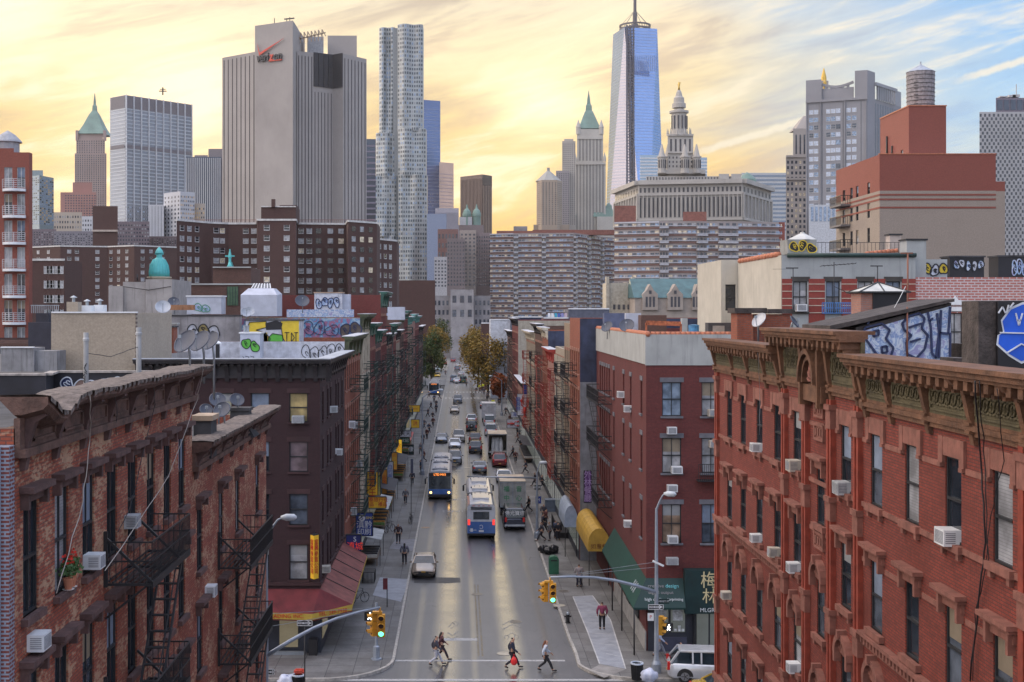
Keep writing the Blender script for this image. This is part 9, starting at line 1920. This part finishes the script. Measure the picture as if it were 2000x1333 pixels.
m=MB().use(VAL);dn=Vector((0,0,-.36));[m.face([p,q,q+dn,p+dn]) for p,q in((K,Hh_),(Hh_,Gg))];m.face([Gg,Ff,Ff+dn*.6,Gg+dn*.6]);m.use(RAW);[m.face([p+dn,q+dn,q+dn+Vector((0,0,-.07)),p+dn+Vector((0,0,-.07))]) for p,q in((K,Hh_),(Hh_,Gg))];m.build('valance',parent=aw,fix=False)
lettering('FULL HING TRADING INC.',(-11.05,74.97,2.62),'S',.33,LRD,aw,.006);an=math.atan2(Gg.y-Hh_.y,Gg.x-Hh_.x);c=(Hh_+Gg)/2;lettering('TEL: 349-7938',(c.x+.02,c.y-.03,c.z-.18),an,.33,LRD,aw,.006)
[MB().use(TRIM).bar(Bc.lerp(Dd,f)+Vector((.03,0,.02)),Gg.lerp(Ff,f)+Vector((0,0,.03)),.04).build('awning_rib',parent=aw,fix=False) for f in(.2,.4,.6,.8)]
r=[o for o in C.objects if o.get('label','').startswith('dark maroon painted')][0];m=MB().use(SHOP);m.box(-13.5,XM+.05,YM-.08,YM-.003,.15,3.7);m.box(XM+.003,XM+.06,YM,91,.15,3.7);m.build('shopfront',parent=r)
WG_=mat('warm_shop_glass',(.12,.11,.08),.1,emit=(.95,.80,.50),es=.12);m=MB().use(SHOPGL);m.box(-12.8,-11.3,YM-.12,YM-.085,1.4,2.9);m.use(WG_);m.box(-10.7,-9.6,YM-.12,YM-.085,.5,2.7);m.box(XM+.061,XM+.08,77,80,.8,2.6);m.build('shop_window',parent=r);m=MB().use(STEEL);m.bar((-11,YM-.4,.2),(-9.2,YM-.4,.2),.25);m.build('step',parent=r)
m=MB().use(mat('red_neon',(.8,.02,.03),.4,emit=(1,.03,.05),es=5));m.box(-11.7,-11.05,YM-.16,YM-.125,2.45,2.85);m.build('neon_sign',parent=r);m=MB().use(BLACK);m.box(-8.9,-8.4,YM-.7,YM-.2,.15,1.1);o=m.build('newspaper_box');tag(o,'black newspaper box at the maroon corner','newspaper box')
# ============ trees
def leafm(name,cols):
 m,t,b=principled(name);p=pos(t);n=t.noise(p,.35,4,.6);t.l.new(t.ramp(n,[(.25+.5*i/len(cols),c) for i,c in enumerate(cols)]),b.inputs['Base Color']);b.inputs['Roughness'].default_value=.7;b.inputs['Specular IOR Level'].default_value=.2;return m
AUT=leafm('autumn_leaves',[(.07,.075,.02),(.17,.12,.025),(.26,.16,.03),(.10,.09,.025)]);GRL=leafm('green_leaves',[(.025,.05,.02),(.05,.08,.025),(.08,.085,.025)]);YLL=leafm('yellow_leaves',[(.12,.10,.02),(.32,.20,.03),(.20,.13,.02)]);RDL=leafm('red_leaves',[(.16,.04,.02),(.28,.08,.02)]);BARK=mat('bark',(.06,.045,.035),.9)
def tree(px,Y,ztop,zbot,r,mt,label,n=4200,leaf=.36):
 x=XP(px,Y);root=thing('street_tree',label,'tree',(x,Y,0));rr=random.Random(int(px*7+Y));m=MB().use(BARK);zc=(ztop+zbot)/2;hz=(ztop-zbot)/2
 m.tube([(x,Y,0),(x+.1,Y,zbot*.6),(x,Y,zc),(x+.2,Y,zc+hz*.6)],[.35,.27,.18,.05],8);cl=[]
 for k in range(34):
  u=Vector((rr.gauss(0,1),rr.gauss(0,1),rr.gauss(0,1))).normalized()*(.35+.6*rr.random()**.6);c=Vector((x+u.x*r,Y+u.y*r,zc+u.z*hz));cl.append((c,rr.uniform(.20,.40)))
  if k<12:b=Vector((x,Y,zbot+hz*rr.uniform(0,.8)));m.tube([b,b.lerp(c,.5)+Vector((0,0,.3)),c],[.10,.06,.02],5)
 m.build('trunk',parent=root,fix=False);m=MB().use(mt)
 for _ in range(n):
  c,q=rr.choice(cl);v=Vector((rr.gauss(0,1),rr.gauss(0,1),rr.gauss(0,1))).normalized()*rr.random()**.5*q*1.25;p=c+Vector((v.x*r,v.y*r,v.z*hz));a=Vector((rr.uniform(-1,1),rr.uniform(-1,1),rr.uniform(-.6,.6))).normalized();b=a.cross(Vector((rr.uniform(-1,1),rr.uniform(-1,1),rr.uniform(-1,1)))).normalized();s=leaf*rr.uniform(.5,1.1)
  m.face([p-a*s,p+b*s*.6,p+a*s,p-b*s*.6])
 m.build('crown',parent=root,fix=False)
for a in((952,300,15.2,3.5,5.0,AUT,'broad autumn tree with olive and gold crown, nearest on the right of the street'),(934,345,15.5,4,4.6,AUT,'autumn tree behind the broad one, crown leaning over the road'),(925,400,15.5,4,4.5,AUT,'third autumn tree of the right hand row'),(966,312,8.8,2.2,3.2,GRL,'low dark green tree under the autumn crowns'),(975,285,6.5,1.8,1.9,RDL,'small orange red tree beside the curved street lamp'),(842,335,14.5,3.5,3.6,GRL,'dark green tree at the end of the left row'),(848,400,15.5,4,4.6,AUT,'olive brown tree further up the left side'),(853,470,17,4,5.5,GRL,'green tree above the distant cars on the left'),(868,580,19,5,7.5,AUT,'dull olive tree at the far left end of the street'),(850,620,18,4,7,GRL,'dark tree mass at the far left end of the street'),(922,600,20.0,5,7.5,YLL,'bright yellow tree at the far end of the street'),(905,660,17,3,7,AUT,'ochre tree closing the view at the end of the street'),(887,900,14,1,9,GRL,'hazy dark tree group beyond the end of the road'),(880,760,18,2,8,GRL,'dark green tree closing the street end on its left'),(896,800,19,2,8,AUT,'olive tree closing the street end in its middle')):tree(*a)
for tx,py in(('CHURCH',976),('CING',999)):
 g=G(893,py);lettering(tx,(g.x,g.y,.007),math.pi,1.6,PAINT,None,.001,tilt=0,sx=.62 if len(tx)>4 else.8);tag(C.objects[-1],kind='structure')
# ============ lettering becomes plain meshes
dg=bpy.context.evaluated_depsgraph_get();dg.update()
for o in[o for o in C.objects if o.type=='FONT']:
 me=bpy.data.meshes.new_from_object(o.evaluated_get(dg));me.name='lettering';me.materials.clear();me.materials.append(o.data.materials[0])
 q=bpy.data.objects.new('lettering',me);C.objects.link(q);q.parent=o.parent;q.location=o.location;q.rotation_euler=o.rotation_euler;q.scale=o.scale
 if o.get('kind'):q['kind']=o['kind'];q.name='road_lettering'
 bpy.data.objects.remove(o)
for o in C.objects:
 if 'used' in o:del o['used']
# ============ thin evening haze in the air
m=MB();m.box(-1100,1100,-10,1950,-1.5,560)
hz=bpy.data.materials.new('haze_volume');hz.use_nodes=True;t=NT(hz.node_tree);t.n.clear()
o_=t.new('ShaderNodeOutputMaterial');v=t.new('ShaderNodeVolumePrincipled');v.inputs['Color'].default_value=(1,.93,.86,1);v.inputs['Density'].default_value=.00005;v.inputs['Anisotropy'].default_value=.3;t.l.new(v.outputs[0],o_.inputs['Volume'])
m.use(hz);tag(m.build('haze'),kind='stuff')
